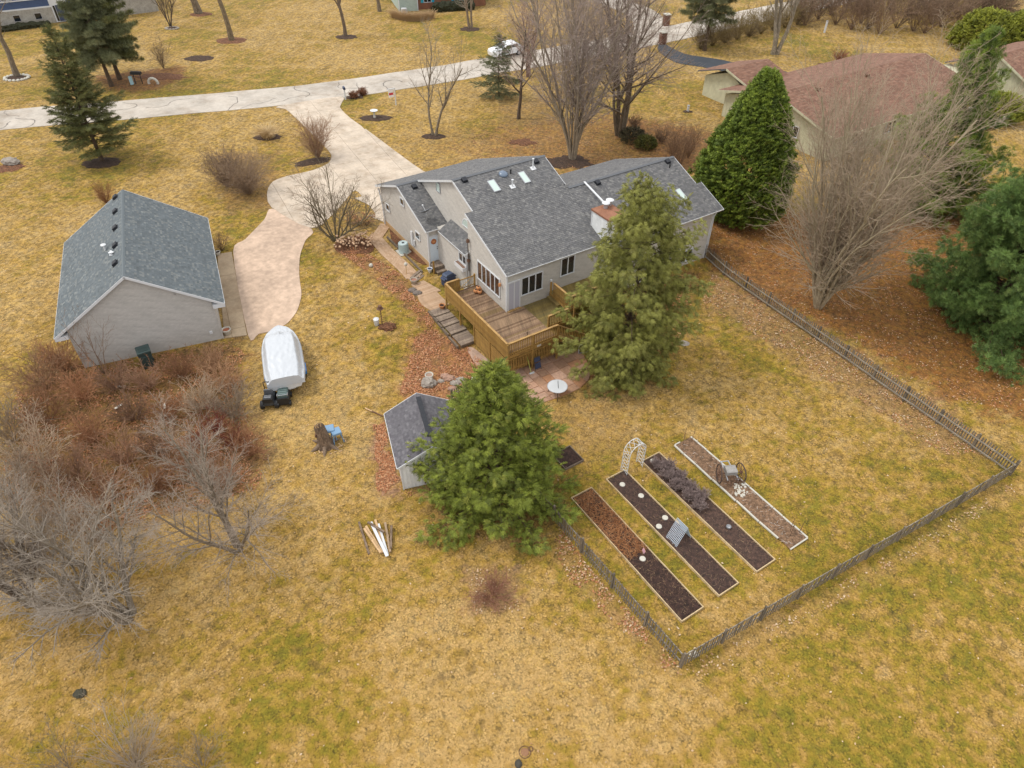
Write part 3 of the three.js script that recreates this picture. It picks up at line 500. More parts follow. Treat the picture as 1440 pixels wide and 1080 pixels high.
  WN(22.67, 2.5, -32.4, 1.62, 1.3, 3); WN(25.6, 2.93, -32.4, 1.05, 1.32, 2); WN(36.93, 0.24, -32.1, 1.1, 0.9, 2); WN(34.2, 0.24, -32.1, 0.9, 0.9, 2);
  WL(20.48, 2.3, -37.85, 0.95, 0.62, 2); WL(19.75, 1.62, -48.85, 0.55, 0.5, 1); WL(19.75, 3.4, -45.85, 0.5, 0.5, 1); WL(19.75, 1.6, -43.55, 0.6, 0.5, 1);
  WL(21.43, 5.4, -42.9, 0.5, 0.62, 1, { f: 0.05, frame: M.galv, glass: M.skylight });
  { const w = sub('arched_window', H); w.applyMatrix4(new THREE.Matrix4().makeBasis(aZ, V3(0, 1, 0), nX).setPosition(h3(21.43, 4.05, -38.85))); const sh = new THREE.Shape(); sh.absarc(0, 0, 0.55, 0, Math.PI); sh.closePath(); part('pane', uvM(new THREE.ExtrudeGeometry(sh, { depth: 0.04, bevelEnabled: false })), M.skylight, w); const fr = new THREE.Shape(); fr.absarc(0, 0, 0.62, 0, Math.PI); fr.lineTo(-0.62, -0.07); fr.lineTo(0.62, -0.07); fr.closePath(); const ho = new THREE.Path(); ho.absarc(0, 0, 0.54, 0, Math.PI); ho.closePath(); fr.holes.push(ho); part('frame', uvM(new THREE.ExtrudeGeometry(fr, { depth: 0.06, bevelEnabled: false })), M.white, w); }
  { const w = WN(20.6, 2.05, -37.44, 0.1, 0.95, 1, { f: 0.04 }); void w; }
  // sliding patio door
  { const d = sub('patio_door', H); d.position.copy(h3(21.24, 2.05, -32.4)); part('frame', [box(1.0, 0.08, 0.07, 0, 1.1, 0.035), box(0.08, 2.15, 0.068, -0.46, 0.0, 0.034), box(0.08, 2.15, 0.068, 0.46, 0.0, 0.034), box(0.06, 2.15, 0.066, 0, 0, 0.033)], M.white, d); for (const s of [-1, 1]) part('pane', box(0.4, 2.1, 0.03, s * 0.22, 0, 0.03), M.slideDoor, d); part('sill', box(1.05, 0.06, 0.18, 0, -1.11, 0.08), M.deckCap, d); }
  // front door with wreath, light and stoop
  { const d = sub('door', H); d.position.copy(h3(20.12, 1.25, -41.76)); part('door_leaf', [box(0.66, 2.0, 0.05, 0, 0, 0.04)], M.door, d); part('door_panels', [-0.15, 0.15].flatMap((x) => [-0.6, 0.15, 0.7].map((y) => box(0.2, y > 0.5 ? 0.3 : 0.55, 0.015, x, y, 0.07))), M.door, d); part('frame', [box(0.08, 2.1, 0.07, -0.37, 0, 0.035), box(0.08, 2.1, 0.07, 0.37, 0, 0.035), box(0.82, 0.08, 0.069, 0, 1.06, 0.035)], M.white, d); part('handle', cyl(0.03, 0.03, 0.06, 8, 0.26, -0.05, 0.1), M.bronze, d); part('deadbolt', cyl(0.03, 0.03, 0.05, 8, 0.26, 0.12, 0.1), M.bronze, d); }
  // flower box under the nook window
  { const f = sub('flower_box', H); f.position.copy(h3(20.28, 1.72, -37.9)); part('box', [box(0.03, 0.3, 1.2, -0.16, 0, 0), box(0.03, 0.3, 1.2, 0.14, 0, 0), box(0.3, 0.3, 0.03, -0.01, 0.001, 0.6), box(0.3, 0.3, 0.03, -0.01, 0.001, -0.6), box(0.3, 0.03, 1.18, -0.01, -0.13, 0)], M.white, f); part('soil', box(0.26, 0.03, 1.16, -0.01, 0.1, 0), mat(0.2, 0.12, 0.08), f); }
  for (const [u, y, v, N] of [[20.6, 2.75, -33.05, nX], [24.2, 2.2, -32.36, aZ]]) part('wall_lamp', [box(0.14, 0.22, 0.12, u - HO[0] + N.x * 0.06, y - HO[1], v - HO[2] + N.z * 0.08)], N === nX ? M.terracotta : M.white, H);
  part('utility_box', [box(0.1, 1.2, 0.25, 19.68 - HO[0], 0.9 - HO[1], -44.55 - HO[2]), box(0.09, 0.5, 0.14, 19.68 - HO[0], 0.65 - HO[1], -44.2 - HO[2])], M.white, H);
  { const s = sub('meter_pole', H); part('conduit', [cyl(0.03, 0.03, 2.6, 8, 20.55 - HO[0], 1.6 - HO[1], -37.2 - HO[2])], M.bronze, s); for (const y of [3.9, 2.35]) part('meter', cyl(0.11, 0.11, 0.2, 12, 20.55 - HO[0], y - HO[1], -37.2 - HO[2]), M.rust, s); }
}
// satellite dish on the garage roof of the house
{ const s = thing('satellite_dish', 'grey satellite dish on the low roof beside the front door', 'satellite dish', uvw(20.0, 3.35, -42.45), HA);
  part('mast', [rod(V3(0, -0.1, 0), V3(0.05, 0.35, 0.1), 0.025), rod(V3(0.05, 0.35, 0.1), V3(0.05, 0.6, 0), 0.025), box(0.2, 0.02, 0.2, 0, -0.09, 0, 0, Math.atan(SL))], M.galv, s);
  const d = part('reflector', lathe([[0.001, 0], [0.2, 0.02], [0.36, 0.08], [0.42, 0.12], [0.425, 0.135]], 24), mat(0.13, 0.14, 0.155, { roughness: 0.5 }), s); d.scale.set(1, 1, 0.85); d.rotation.set(-0.5, 0, 0.1); d.position.set(0.05, 0.62, 0);
  part('feed_arm', [rod(V3(0.05, 0.6, 0.1), V3(0.0, 1.0, -0.35), 0.015), box(0.08, 0.08, 0.12, 0, 1.02, -0.36)], M.white, s); }
{ const d = thing('door_wreath', 'brown twig wreath hanging on the pale front door', 'wreath', uvw(20.12, 1.9, -41.66), HA); part('ring', torus(0.17, 0.055, 0, 0, 0, 18, 8), M.wreath, d); part('filling', blob(0.13, 0.13, 0.04, 0.3, 3, 2), M.terracotta, d); }

// ---------- deck ----------
const DK = 0.9, DO = [18.2, -1.0, -36.4];
{
  const D = thing('wooden_deck', 'raised timber deck with amber railings along the back of the grey house', 'deck', uvw(...DO), HA);
  const d3 = (u, y, v) => V3(u - DO[0], y - DO[1], v - DO[2]); const rnd = mulberry(77);
  const b3 = (w, h, d, u, y, v) => box(w, h, d, u - DO[0], y - DO[1], v - DO[2]);
  // floor boards run along u
  const planks = (u0, u1, v0, v1, y, ms) => { const p = 0.145; for (let v = v0; v + p * 0.5 < v1; v += p) { const w = Math.min(p - 0.008, v1 - v); part('deck_board', b3(u1 - u0, 0.035, w, (u0 + u1) / 2, y - 0.018 + 0.003 * rnd(), v + w / 2), ms[Math.floor(rnd() * ms.length)], D); } };
  planks(18.26, 20.66, -36.3, -32.38, DK, M.plank); planks(18.26, 22.0, -32.38, -29.5, DK, M.plank); planks(22.0, 24.15, -32.38, -29.5, DK, M.plankMoss); planks(18.26, 22.0, -29.5, -28.42, DK, M.plank);
  planks(24.15, 28.5, -32.38, -30.0, DK + 0.42, M.plankMoss);
  part('deck_step', b3(0.3, 0.2, 1.3, 24.0, DK + 0.1, -31.6), M.plankMoss[0], D);
  // rim joists
  const rim = (a, b, y = DK - 0.16) => part('rim_joist', bar(d3(a[0], y, a[1]), d3(b[0], y, b[1]), 0.045, 0.24), M.deckWoodB, D);
  rim([18.2, -36.36], [18.2, -28.36]); rim([18.2, -28.38], [22.04, -28.38]); rim([22.04, -28.38], [22.04, -29.5]); rim([22.04, -29.46], [24.15, -29.46]); rim([24.15, -30.0], [28.5, -30.0], DK + 0.26); rim([24.13, -32.3], [24.13, -30.0], DK + 0.26); rim([24.13, -30.0], [24.13, -29.46]); rim([18.2, -36.34], [20.6, -36.34]);
  // posts to the ground
  const post = (u, v, y1, y0 = -1.1) => part('post', b3(0.1, y1 - y0, 0.1, u, (y0 + y1) / 2, v), M.deckWood, D);
  for (const v of [-36.36, -34.4, -32.5, -30.5, -28.38]) post(18.2, v, DK + 0.9);
  post(20.1, -28.38, DK + 0.9); post(22.04, -28.38, DK + 0.9); post(22.04, -29.46, DK + 0.9); post(24.15, -29.5, DK + 1.3); post(24.15, -32.2, DK + 1.3, DK); post(26.4, -30, DK + 1.3); post(28.4, -30, DK + 1.3);
  post(19.25, -36.34, DK + 0.95, 0.2); post(20.5, -36.34, DK + 0.95, 0.2);
  // railings: top cap, two stringers, balusters
  function railing(a, b, y, sp, bw, h = 0.95, solid) {
    const A = d3(a[0], y, a[1]), B = d3(b[0], y, b[1]), L = A.distanceTo(B), dir = B.clone().sub(A).normalize(), ang = Math.atan2(dir.x, dir.z);
    const mid = A.clone().lerp(B, 0.5); const up = (k, w, t, m, n) => { const g = box(w, t, L, 0, 0, 0); g.rotateY(ang); g.translate(mid.x, mid.y + k, mid.z); part(n, g, m, D); };
    up(h, 0.14, 0.036, M.deckCap, 'rail_cap'); up(h - 0.1, 0.04, 0.09, M.deckWood, 'rail'); up(0.1, 0.04, 0.09, M.deckWood, 'rail');
    const n = Math.floor(L / sp), geo = box(bw, h + (solid ? 0.12 : 0.05), 0.036);
    for (let i = 0; i < n; i++) { const m = shade(new THREE.Mesh(geo, rnd() < 0.5 ? M.deckWood : M.deckWoodB)); m.name = 'baluster'; const p = A.clone().addScaledVector(dir, (i + 0.5) * (L / n)); m.position.set(p.x + Math.cos(ang) * -0.04, p.y + h / 2 - 0.06, p.z - Math.sin(ang) * -0.04); m.rotation.y = ang + Math.PI / 2; D.add(m); }
  }
  railing([18.2, -36.3], [18.2, -28.42], DK, 0.118, 0.098, 0.95, 1);
  railing([18.26, -28.38], [22.0, -28.38], DK, 0.13, 0.05);
  railing([22.04, -29.46], [23.6, -29.46], DK, 0.13, 0.05);
  railing([18.26, -36.34], [19.2, -36.34], DK, 0.118, 0.098);
  railing([24.15, -31.9], [24.15, -30.05], DK + 0.42, 0.13, 0.05); railing([24.2, -30.0], [28.4, -30.0], DK + 0.42, 0.13, 0.05);
  // gate at the top of the deck
  { const g = sub('gate', D); part('gate_frame', [b3(1.15, 0.08, 0.04, 19.88, DK + 0.8, -36.34), b3(1.15, 0.08, 0.04, 19.88, DK + 0.12, -36.34), bar(d3(19.35, DK + 0.14, -36.36), d3(20.4, DK + 0.78, -36.36), 0.06, 0.03)], M.deckWood, g); for (let i = 0; i < 7; i++) part('slat', b3(0.05, 0.66, 0.03, 19.4 + i * 0.16, DK + 0.46, -36.31), M.stoneWhite, g); }
  // skirt: upright slats under the front, level slats under the left side
  for (let i = 0; i < 29; i++) part('skirt_slat', b3(0.055, 1.05, 0.03, 18.36 + i * 0.127, DK - 0.86, -28.36), rnd() < 0.5 ? M.deckWood : M.deckWoodB, D);
  part('skirt_rail', b3(3.7, 0.09, 0.05, 20.1, DK - 0.42, -28.41), M.deckWood, D); part('skirt_rail', b3(3.7, 0.09, 0.05, 20.1, DK - 1.2, -28.41), M.deckWood, D);
  for (const [v0, v1] of [[-32.4, -30.56], [-30.44, -28.45]]) for (let i = 0; i < 14; i++) part('skirt_slat', b3(0.025, 0.065, v1 - v0, 18.2, DK - 0.42 - i * 0.098, (v0 + v1) / 2), rnd() < 0.5 ? M.deckWood : M.deckWoodB, D);
  // stair flight down to the patio, with its own sloping rail
  { const st = sub('stair', D); for (let i = 0; i < 9; i++) part('tread', b3(0.27, 0.04, 0.95, 22.2 + 0.27 * i, DK - 0.19 - 0.19 * i, -28.92), M.plankMoss[i % 3], st); part('stringer', [bar(d3(22.06, DK - 0.25, -28.46), d3(24.5, DK - 1.95, -28.46), 0.04, 0.26), bar(d3(22.06, DK - 0.25, -29.4), d3(24.5, DK - 1.95, -29.4), 0.04, 0.26)], M.deckWood, st);
    part('rail', [bar(d3(22.1, DK + 0.82, -28.44), d3(24.4, DK - 0.85, -28.44), 0.09, 0.05), bar(d3(22.1, DK + 0.15, -28.44), d3(24.4, DK - 1.5, -28.44), 0.04, 0.08)], M.deckCap, st);
    for (let i = 0; i < 16; i++) part('baluster', b3(0.045, 0.8, 0.035, 22.2 + i * 0.14, DK + 0.38 - i * 0.1, -28.44), M.deckWood, st); }
  // hung tools board below the rail
  part('plaque', b3(0.3, 0.13, 0.03, 20.55, DK - 0.1, -28.33), M.stoneWhite, D);
}
// timber steps down beside the deck and the landing at their head
{
  const S = thing('garden_steps', 'weathered timber steps descending beside the deck railing', 'steps', uvw(17.3, -0.9, -34.5), HA); const s3 = (w, h, d, u, y, v) => box(w, h, d, u - 17.3, y + 0.9, v + 34.5);
  const rows = [[-36.75, -35.95, -0.36], [-35.95, -35.35, -0.5], [-35.35, -34.75, -0.64], [-34.75, -33.85, -0.78], [-33.85, -32.55, -0.92]];
  rows.forEach(([a, b], i) => { const gp0 = uvw(17.6, 0, a), y = ground(gp0.x, gp0.z) + 0.07; const n = Math.max(2, Math.round((b - a) / 0.28)); const ul = 17.0 + 0.04 * i; for (let k = 0; k < n; k++) { const w = (b - a) / n; part('tread_board', s3(1.2, 0.06, w - 0.012, ul + 0.62, y - 0.005 * ((k + i) % 2), a + w * (k + 0.5)), M.stepBoard[(k * 2 + i) % 3], S); } part('riser', s3(1.24, 0.16, 0.06, ul + 0.62, y - 0.1, b - 0.02), M.timber, S); });
  part('side_timber', rows.map(([a, b]) => { const q = uvw(17, 0, a); return s3(0.12, 0.22, b - a, 16.93, ground(q.x, q.z) + 0.05, (a + b) / 2); }), M.timber, S);
  const W = sub('landing', scene); W.name = numbered('landing'); W.userData.kind = 'structure'; const rnd = mulberry(12);
  for (let i = 0; i < 24; i++) { const v = -40.4 + i * 0.155, l = 17.2 + 0.25 * Math.sin(i * 0.21 + 1.2), r = i < 12 ? 18.5 + i * 0.04 : 18.6; const a = uvw((l + r) / 2, 0, v); const g = box(r - l, 0.08, 0.145); g.rotateY(HA); g.translate(a.x, -0.33 + 0.006 * rnd(), a.z); part('paver_row', g, M.paver[Math.floor(rnd() * 3)], W); }
  hard.push([[16.9, -41], [18.8, -41], [19.6, -37], [18.2, -32.5], [16.9, -32.5]].map(([u, v]) => uvw(u, 0, v)));
}
// paver walk along the attached garage
{
  const W = sub('paver_walk', scene); W.name = numbered('paver_walk'); W.userData.kind = 'structure'; const rnd = mulberry(31);
  const geo = [box(0.3, 0.07, 0.148), box(0.15, 0.07, 0.148)];
  const put = (u, v, k, ry = 0) => { const p = uvw(u, 0, v); const m = shade(new THREE.Mesh(geo[k], M.paver[Math.floor(rnd() * 3)])); m.name = 'paver'; m.position.set(p.x, ground(p.x, p.z) + 0.035 + 0.006 * rnd(), p.z); m.rotation.y = HA + Math.PI / 2 + ry; W.add(m); };
  for (let i = 0; i < 7; i++) for (let j = 0; j < 26; j++) { const v = -48.1 + j * 0.302 + (i % 2) * 0.15, u = 17.62 + i * 0.155 - 0.1 + 0.05 * Math.sin(v); if (v > -41.3 + i * 0.05) continue; put(u, v, 0); }
  for (let i = 0; i < 6; i++) for (let j = 0; j < 9; j++) { const t = j * 0.3; put(17.75 + t * 0.68 + i * 0.11, -48.3 - t * 0.7 + i * 0.11, 0, -0.8); }
  hard.push([[17.3, -48.6], [19.3, -50.6], [19.6, -50], [18.7, -48], [18.6, -41.4], [17.4, -41.2]].map(([u, v]) => uvw(u, 0, v)));
  const S = thing('timber_steps', 'short flight of log steps at the end of the brick walk', 'steps', uvw(18.3, -0.4, -41.0), HA);
  for (let i = 0; i < 4; i++) part('timber', box(1.15, 0.16, 0.2, 0, 0.12 - i * 0.05, -0.45 + i * 0.28, 0.5), M.stepBoard[i % 3], S);
  const E = thing('landscape_edging', 'grey timber edging between the brick walk and the mulch bed', 'edging', uvw(18.9, -0.35, -45), HA); part('timber', [box(0.12, 0.18, 6.2, 0, 0.07, 0.4)], M.timber, E);
}

// ---------- detached garage ----------
const GA = (90 - 66.64) * R; // its ridge runs along local z
const GP = V3(Math.sin(66.64 * R), 0, -Math.cos(66.64 * R)), GAx = V3(Math.cos(66.64 * R), 0, Math.sin(66.64 * R));
const gpt = (p, y, a) => V3(GP.x * p + GAx.x * a, y, GP.z * p + GAx.z * a);
{
  const O = gpt(-7.42, -0.8, -48.2), Gr = thing('detached_garage', 'detached grey garage with steep blue grey shingle roof and black ridge vents', 'garage', O, GA);
  // local x = across, z = along (towards the camera end)
  const hw = 4.22, z1 = 6.15, z0 = -5.6, sl = 0.655, ey = 2.1 + 0.8, half = 4.98, ry = ey + half * sl;
  const topAt = (x) => ry - Math.abs(x) * sl - 0.1;
  const out = [[-hw, -0.3], [hw, -0.3], [hw, topAt(hw)], [0, topAt(0)], [-hw, topAt(hw)]];
  extr(out, aX, aZ, V3(0, 0, z0), z1 - z0, M.sidingGarage, Gr);
  clad(Gr, V3(0, 0, z1), aX, aZ, [[-hw, 0.05], [hw, 0.05], [hw, topAt(hw) - 0.02], [0, topAt(0) - 0.05], [-hw, topAt(hw) - 0.02]], M.sidingGarage, 0.11);
  clad(Gr, V3(hw, 0, 0), nZ, aX, [[-z1, 0.05], [-z0, 0.05], [-z0, topAt(hw) - 0.05], [-z1, topAt(hw) - 0.05]], M.sidingGarage, 0.11);
  clad(Gr, V3(-hw, 0, 0), aZ, nX, [[z0, 0.05], [z1, 0.05], [z1, topAt(hw) - 0.05], [z0, topAt(hw) - 0.05]], M.sidingGarage, 0.11);
  clad(Gr, V3(0, 0, z0), nX, nZ, [[-hw, 0.05], [hw, 0.05], [hw, topAt(hw) - 0.02], [0, topAt(0) - 0.05], [-hw, topAt(hw) - 0.02]], M.sidingGarage, 0.11);
  const c = Math.hypot(1, sl), L = half * c, zz1 = z1 + 0.28, zz0 = z0 - 0.3;
  roofPlane(Gr, V3(half, ey, zz1), nZ.clone(), V3(-1 / c, sl / c, 0), zz1 - zz0, L, SLATE, { eave: 1, left: 1, right: 1, h: 0.15 });
  roofPlane(Gr, V3(-half, ey, zz0), aZ.clone(), V3(1 / c, sl / c, 0), zz1 - zz0, L, SLATE, { eave: 1, left: 1, right: 1, h: 0.15 });
  for (const s of [-1, 1]) part('eave_return', [box(0.75, 0.28, 0.3, s * (half - 0.37), ey - 0.12, zz1 - 0.14), box(0.72, 0.05, zz1 - zz0 - 0.3, s * (half - 0.4), ey - 0.2, (zz1 + zz0) / 2 - 0.1)], M.white, Gr);
  part('corner_board', [box(0.1, 2.7, 0.1, hw, 1.3, z1), box(0.1, 2.7, 0.1, -hw, 1.3, z1)], M.sidingGarage, Gr);
  part('foundation', box(2 * hw + 0.04, 0.3, 0.06, 0, -0.12, z1), mat(0.36, 0.33, 0.3, { map: T.mottle }), Gr);
  const rc = []; for (let i = 0; i < 50; i++) for (const s of [-1, 1]) rc.push(box(0.11, 0.012, 0.26, s * 0.046, ry - 0.012 + (i % 2) * 0.003, zz0 + ((i + 0.5) * (zz1 - zz0)) / 50, 0, 0, -s * Math.atan(sl))); part('ridge_cap', rc, mat(0.12, 0.14, 0.15), Gr).userData.kind = 'stuff';
  for (const a of [-53.75, -51.45, -48.95, -46.5, -44.15]) { const v = sub('roof_vent', Gr, -0.55, ry - 0.55 * sl, a + 48.2); v.rotation.z = Math.atan(sl); part('hood', [cbox(0.34, 0.14, 0.4, 0.03, 0, 0.1, 0), box(0.44, 0.02, 0.5, 0, 0.03, 0)], M.ventBlack, v); }
  { const v = sub('vent_pipe', Gr, -1.35, ry - 1.35 * sl, 1.0); part('pipe', cyl(0.06, 0.06, 0.4, 10), M.white, v); part('cap', lathe([[0.001, 0.1], [0.16, 0.04], [0.17, 0]], 14, 0, 0.38), M.white, v); }
  { const v = sub('roof_fitting', Gr, -0.85, ry - 0.85 * sl, 2.35); part('bracket', [box(0.12, 0.2, 0.3, 0, 0.1, 0), box(0.3, 0.03, 0.16, 0.02, 0.2, 0.12), box(0.22, 0.03, 0.3, 0, 0.04, 0.1)], M.white, v); }
  windowUnit(Gr, V3(hw, 1.5, -2), nZ.clone(), aX, 2.4, 1.9, 4, { name: 'garage_door', glass: M.white });
  part('meter', box(0.2, 0.18, 0.1, 3.6, 0.75, z1 + 0.06), M.white, Gr);
  part('gable_vent', [0, 1, 2, 3].map((i) => box(0.12, 0.02, 0.03, 2.3, topAt(2.6) - 0.1 - i * 0.06, z1 + 0.03)), M.trimGrey, Gr);
}

// ---------- white shed ----------
{
  // local z runs along the ridge towards the camera
  const a = at(565, 592, 1.0); void a;
  const A = V3(-5.38, 0, -29.05), B = V3(-4.1, 0, -24.9), dir = B.clone().sub(A).normalize(), ang = Math.atan2(dir.x, dir.z);
  const c = A.clone().lerp(B, 0.5); const y0 = -1.02; const Sd = thing('garden_shed', 'small white garden shed with dark shingle roof and black ridge vent', 'shed', V3(c.x, y0, c.z), ang);
  const len = 4.0, hl = len / 2, half = 1.95, ey = 1.9, ry = 3.0, sl = (ry - ey) / half, cs = Math.hypot(1, sl), hw = 1.74;
  const topAt = (x) => ry - Math.abs(x) * sl - 0.09;
  extr([[-hw, 0], [hw, 0], [hw, topAt(hw)], [0, topAt(0)], [-hw, topAt(hw)]], aX, aZ, V3(0, 0, -hl), len, M.sidingWhite, Sd);
  clad(Sd, V3(0, 0, hl), aX, aZ, [[-hw, 0.02], [hw, 0.02], [hw, topAt(hw) - 0.02], [0, topAt(0) - 0.04], [-hw, topAt(hw) - 0.02]], M.sidingWhite, 0.2, true);
  clad(Sd, V3(-hw, 0, 0), aZ, nX, [[-hl, 0.02], [hl, 0.02], [hl, topAt(hw)], [-hl, topAt(hw)]], M.sidingWhite, 0.2, true);
  roofPlane(Sd, V3(half, ey, hl + 0.15), nZ.clone(), V3(-1 / cs, sl / cs, 0), len + 0.3, half * cs, DARKG, { eave: 1, left: 1, right: 1, h: 0.12, ex: 0.13 });
  roofPlane(Sd, V3(-half, ey, -hl - 0.15), aZ.clone(), V3(1 / cs, sl / cs, 0), len + 0.3, half * cs, DARKG, { eave: 1, left: 1, right: 1, h: 0.12, ex: 0.13 });
  part('ridge_vent', [...Array(9)].map((_, i) => box(0.26, 0.1, 0.34, 0.02, ry + 0.06, -1.55 + i * 0.345)), M.ventBlack, Sd);
  part('corner_board', [box(0.09, 1.9, 0.09, -hw, 0.95, hl), box(0.09, 1.9, 0.09, hw, 0.95, hl)], M.white, Sd);
  part('prop_board', box(0.09, 1.1, 0.04, -0.55, 0.75, hl + 0.06, 0, -0.06), M.rust, Sd);
  { const d = sub('door', Sd, 0.45, 0.9, hl + 0.03); part('door_leaf', box(0.85, 1.7, 0.04), M.white, d); part('hinge', [box(0.2, 0.04, 0.02, -0.3, 0.6, 0.03), box(0.2, 0.04, 0.02, -0.3, -0.6, 0.03)], M.black, d); }
}

// ---------- neighbouring houses ----------
{ // brown roofed house to the right, same street grid
  const O = uvw(72, -0.4, -45), N = thing('house', 'cream ranch house with brown shingle roof, white chimney and side gable', 'house', O, HA);
  const n3 = (u, y, v) => V3(u - 72, y + 0.4, v + 45);
  const gab = (u0, u1, v0, vr, v1, ye, yr) => { extr([[-(v0 + 45), 0], [-(v0 + 45), ye + 0.3], [-(vr + 45), yr + 0.28], [-(v1 + 45), ye + 0.3], [-(v1 + 45), 0]].map(([a, b]) => [a, b]), nZ, aX, V3(u0 - 72, 0, 0), u1 - u0, M.sidingGreen, N); };
  const roof = (u0, u1, ve, vr, ye, yr, o) => { const L = Math.hypot(ve - vr, yr - ye), S = V3(0, (yr - ye) / L, (vr - ve) / L); if (ve > vr) roofPlane(N, n3(u0, ye, ve), aX, S, u1 - u0, L, BROWN, o); else roofPlane(N, n3(u1, ye, ve), nX, S, u1 - u0, L, BROWN, o); };
  const tr = { trim: M.sidingGreen, h: 0.2, ex: 0.2, tab: 0.45 };
  gab(61.6, 84.5, -52.5, -45.7, -38.6, 2.1, 3.9); roof(61, 86, -37.9, -45.7, 2.25, 4.2, { ...tr, eave: 1, left: 1, right: 1 }); roof(61, 86, -53.2, -45.7, 2.35, 4.2, { ...tr, eave: 1, left: 1, right: 1 });
  gab(64.5, 70, -58.5, -55, -52.5, 2.0, 3.2); roof(63.8, 70.5, -50.5, -55, 2.4, 3.6, { ...tr, eave: 1, left: 1 }); roof(63.8, 70.5, -59.2, -55, 2.3, 3.6, { ...tr, eave: 1, left: 1 });
  gab(92.2, 106, -45.2, -40.4, -36.4, 2.2, 4.3); roof(91.6, 107, -35.8, -40.4, 2.4, 4.5, { ...tr, eave: 1, left: 1 }); roof(91.6, 107, -46, -40.4, 2.3, 4.5, { ...tr, eave: 1, left: 1 });
  extr([[0, 0], [8, 0], [8, 2.4], [0, 2.4]], aX, aZ, n3(84.5, -0.4, -46), 5, M.sidingGreen, N);
  clad(N, n3(92.2, 0, 0), aZ, nX, [[-45.2, -0.3], [-36.4, -0.3], [-36.4, 2.3], [-40.4, 4.2], [-45.2, 2.2]], M.sidingGreen, 0.42, true);
  clad(N, n3(61.6, 0, 0), aZ, nX, [[-52.5, -0.3], [-38.6, -0.3], [-38.6, 2.1], [-45.7, 3.9], [-52.5, 2.1]], M.sidingGreen, 0.42, true);
  clad(N, n3(0, 0, -38.6), aX, aZ, [[61.6, -0.3], [84.5, -0.3], [84.5, 2.1], [61.6, 2.1]], M.sidingGreen, 0.42, true);
  for (const u of [66, 71, 76, 81]) windowUnit(N, n3(u, 1.2, -38.57), aX, aZ, 1.4, 1.1, 2);
  windowUnit(N, n3(61.57, 1.2, -43), aZ, nX, 1.2, 1.0, 2); windowUnit(N, n3(98, 1.1, -36.35), aX, aZ, 2.6, 1.6, 3);
  { const c = sub('chimney', N); const p = n3(85.2, 0, -39.8); part('chase', box(0.8, 2.9, 1.3, p.x, 3.55, p.z), M.sidingWhite, c); part('chimney_cap', box(0.92, 0.1, 1.42, p.x, 5.05, p.z), M.white, c); part('flue', cyl(0.2, 0.2, 0.4, 10, p.x, 5.1, p.z), M.rust, c); }
  for (const [u, v] of [[66, -44.6], [74, -44.6], [97, -39.8], [102, -39.8]]) { const s = sub('roof_vent', N); s.position.copy(n3(u, u > 90 ? 4.25 : 3.95, v)); part('hood', cbox(0.4, 0.25, 0.4, 0.03, 0, 0.12, 0), M.rust, s); }
  // their deck
  const D = thing('side_deck', 'pale deck with railing beside the brown roofed house', 'deck', uvw(83.8, -0.4, -35.5), HA); part('deck_floor', [...Array(20)].map((_, i) => box(6, 0.04, 0.18, 0, 0.45, -2.6 + i * 0.19)), mat(0.5, 0.42, 0.3, { map: T.wood }), D); part('railing', [box(6, 0.08, 0.1, 0, 1.25, 1.25), box(6, 0.7, 0.03, 0, 0.85, 1.25), box(0.1, 0.08, 2.6, -3, 1.25, 0)], mat(0.42, 0.39, 0.34, { map: T.wood }), D); for (let i = 0; i < 10; i++) part('baluster', box(0.12, 0.85, 0.06, 1.3 + i * 0.2, 0.85, -2.55), M.deckCap, D);
  const b = thing('storage_bin', 'white storage cabinet standing on the side deck', 'bin', uvw(83.9, 0.05, -37.2), HA); part('cabinet', cbox(0.9, 0.95, 0.7, 0.04, 0, 0.5, 0), M.white, b); part('lid', cbox(0.96, 0.1, 0.76, 0.03, 0, 1.03, 0), M.galv, b);
  const gr = thing('covered_grill', 'black covered grill on the side deck', 'grill', uvw(82.6, 0.05, -35.3), HA); part('cover', blob(0.55, 0.5, 0.4, 0.12, 2, 3).translate(0, 0.5, 0), M.black, gr);
  const ds = thing('satellite_dish', 'blue grey satellite dish on the wall of the brown roofed house', 'satellite dish', uvw(89.5, 2.6, -40.2), HA); const rf = part('reflector', lathe([[0.001, 0], [0.25, 0.04], [0.4, 0.13]], 18), mat(0.06, 0.15, 0.25), ds); rf.rotation.set(-0.9, 0.4, 0.3); rf.position.y = 0.8; part('mast', rod(V3(0, -0.4, 0), V3(0, 0.8, 0), 0.03), M.galv, ds);
}
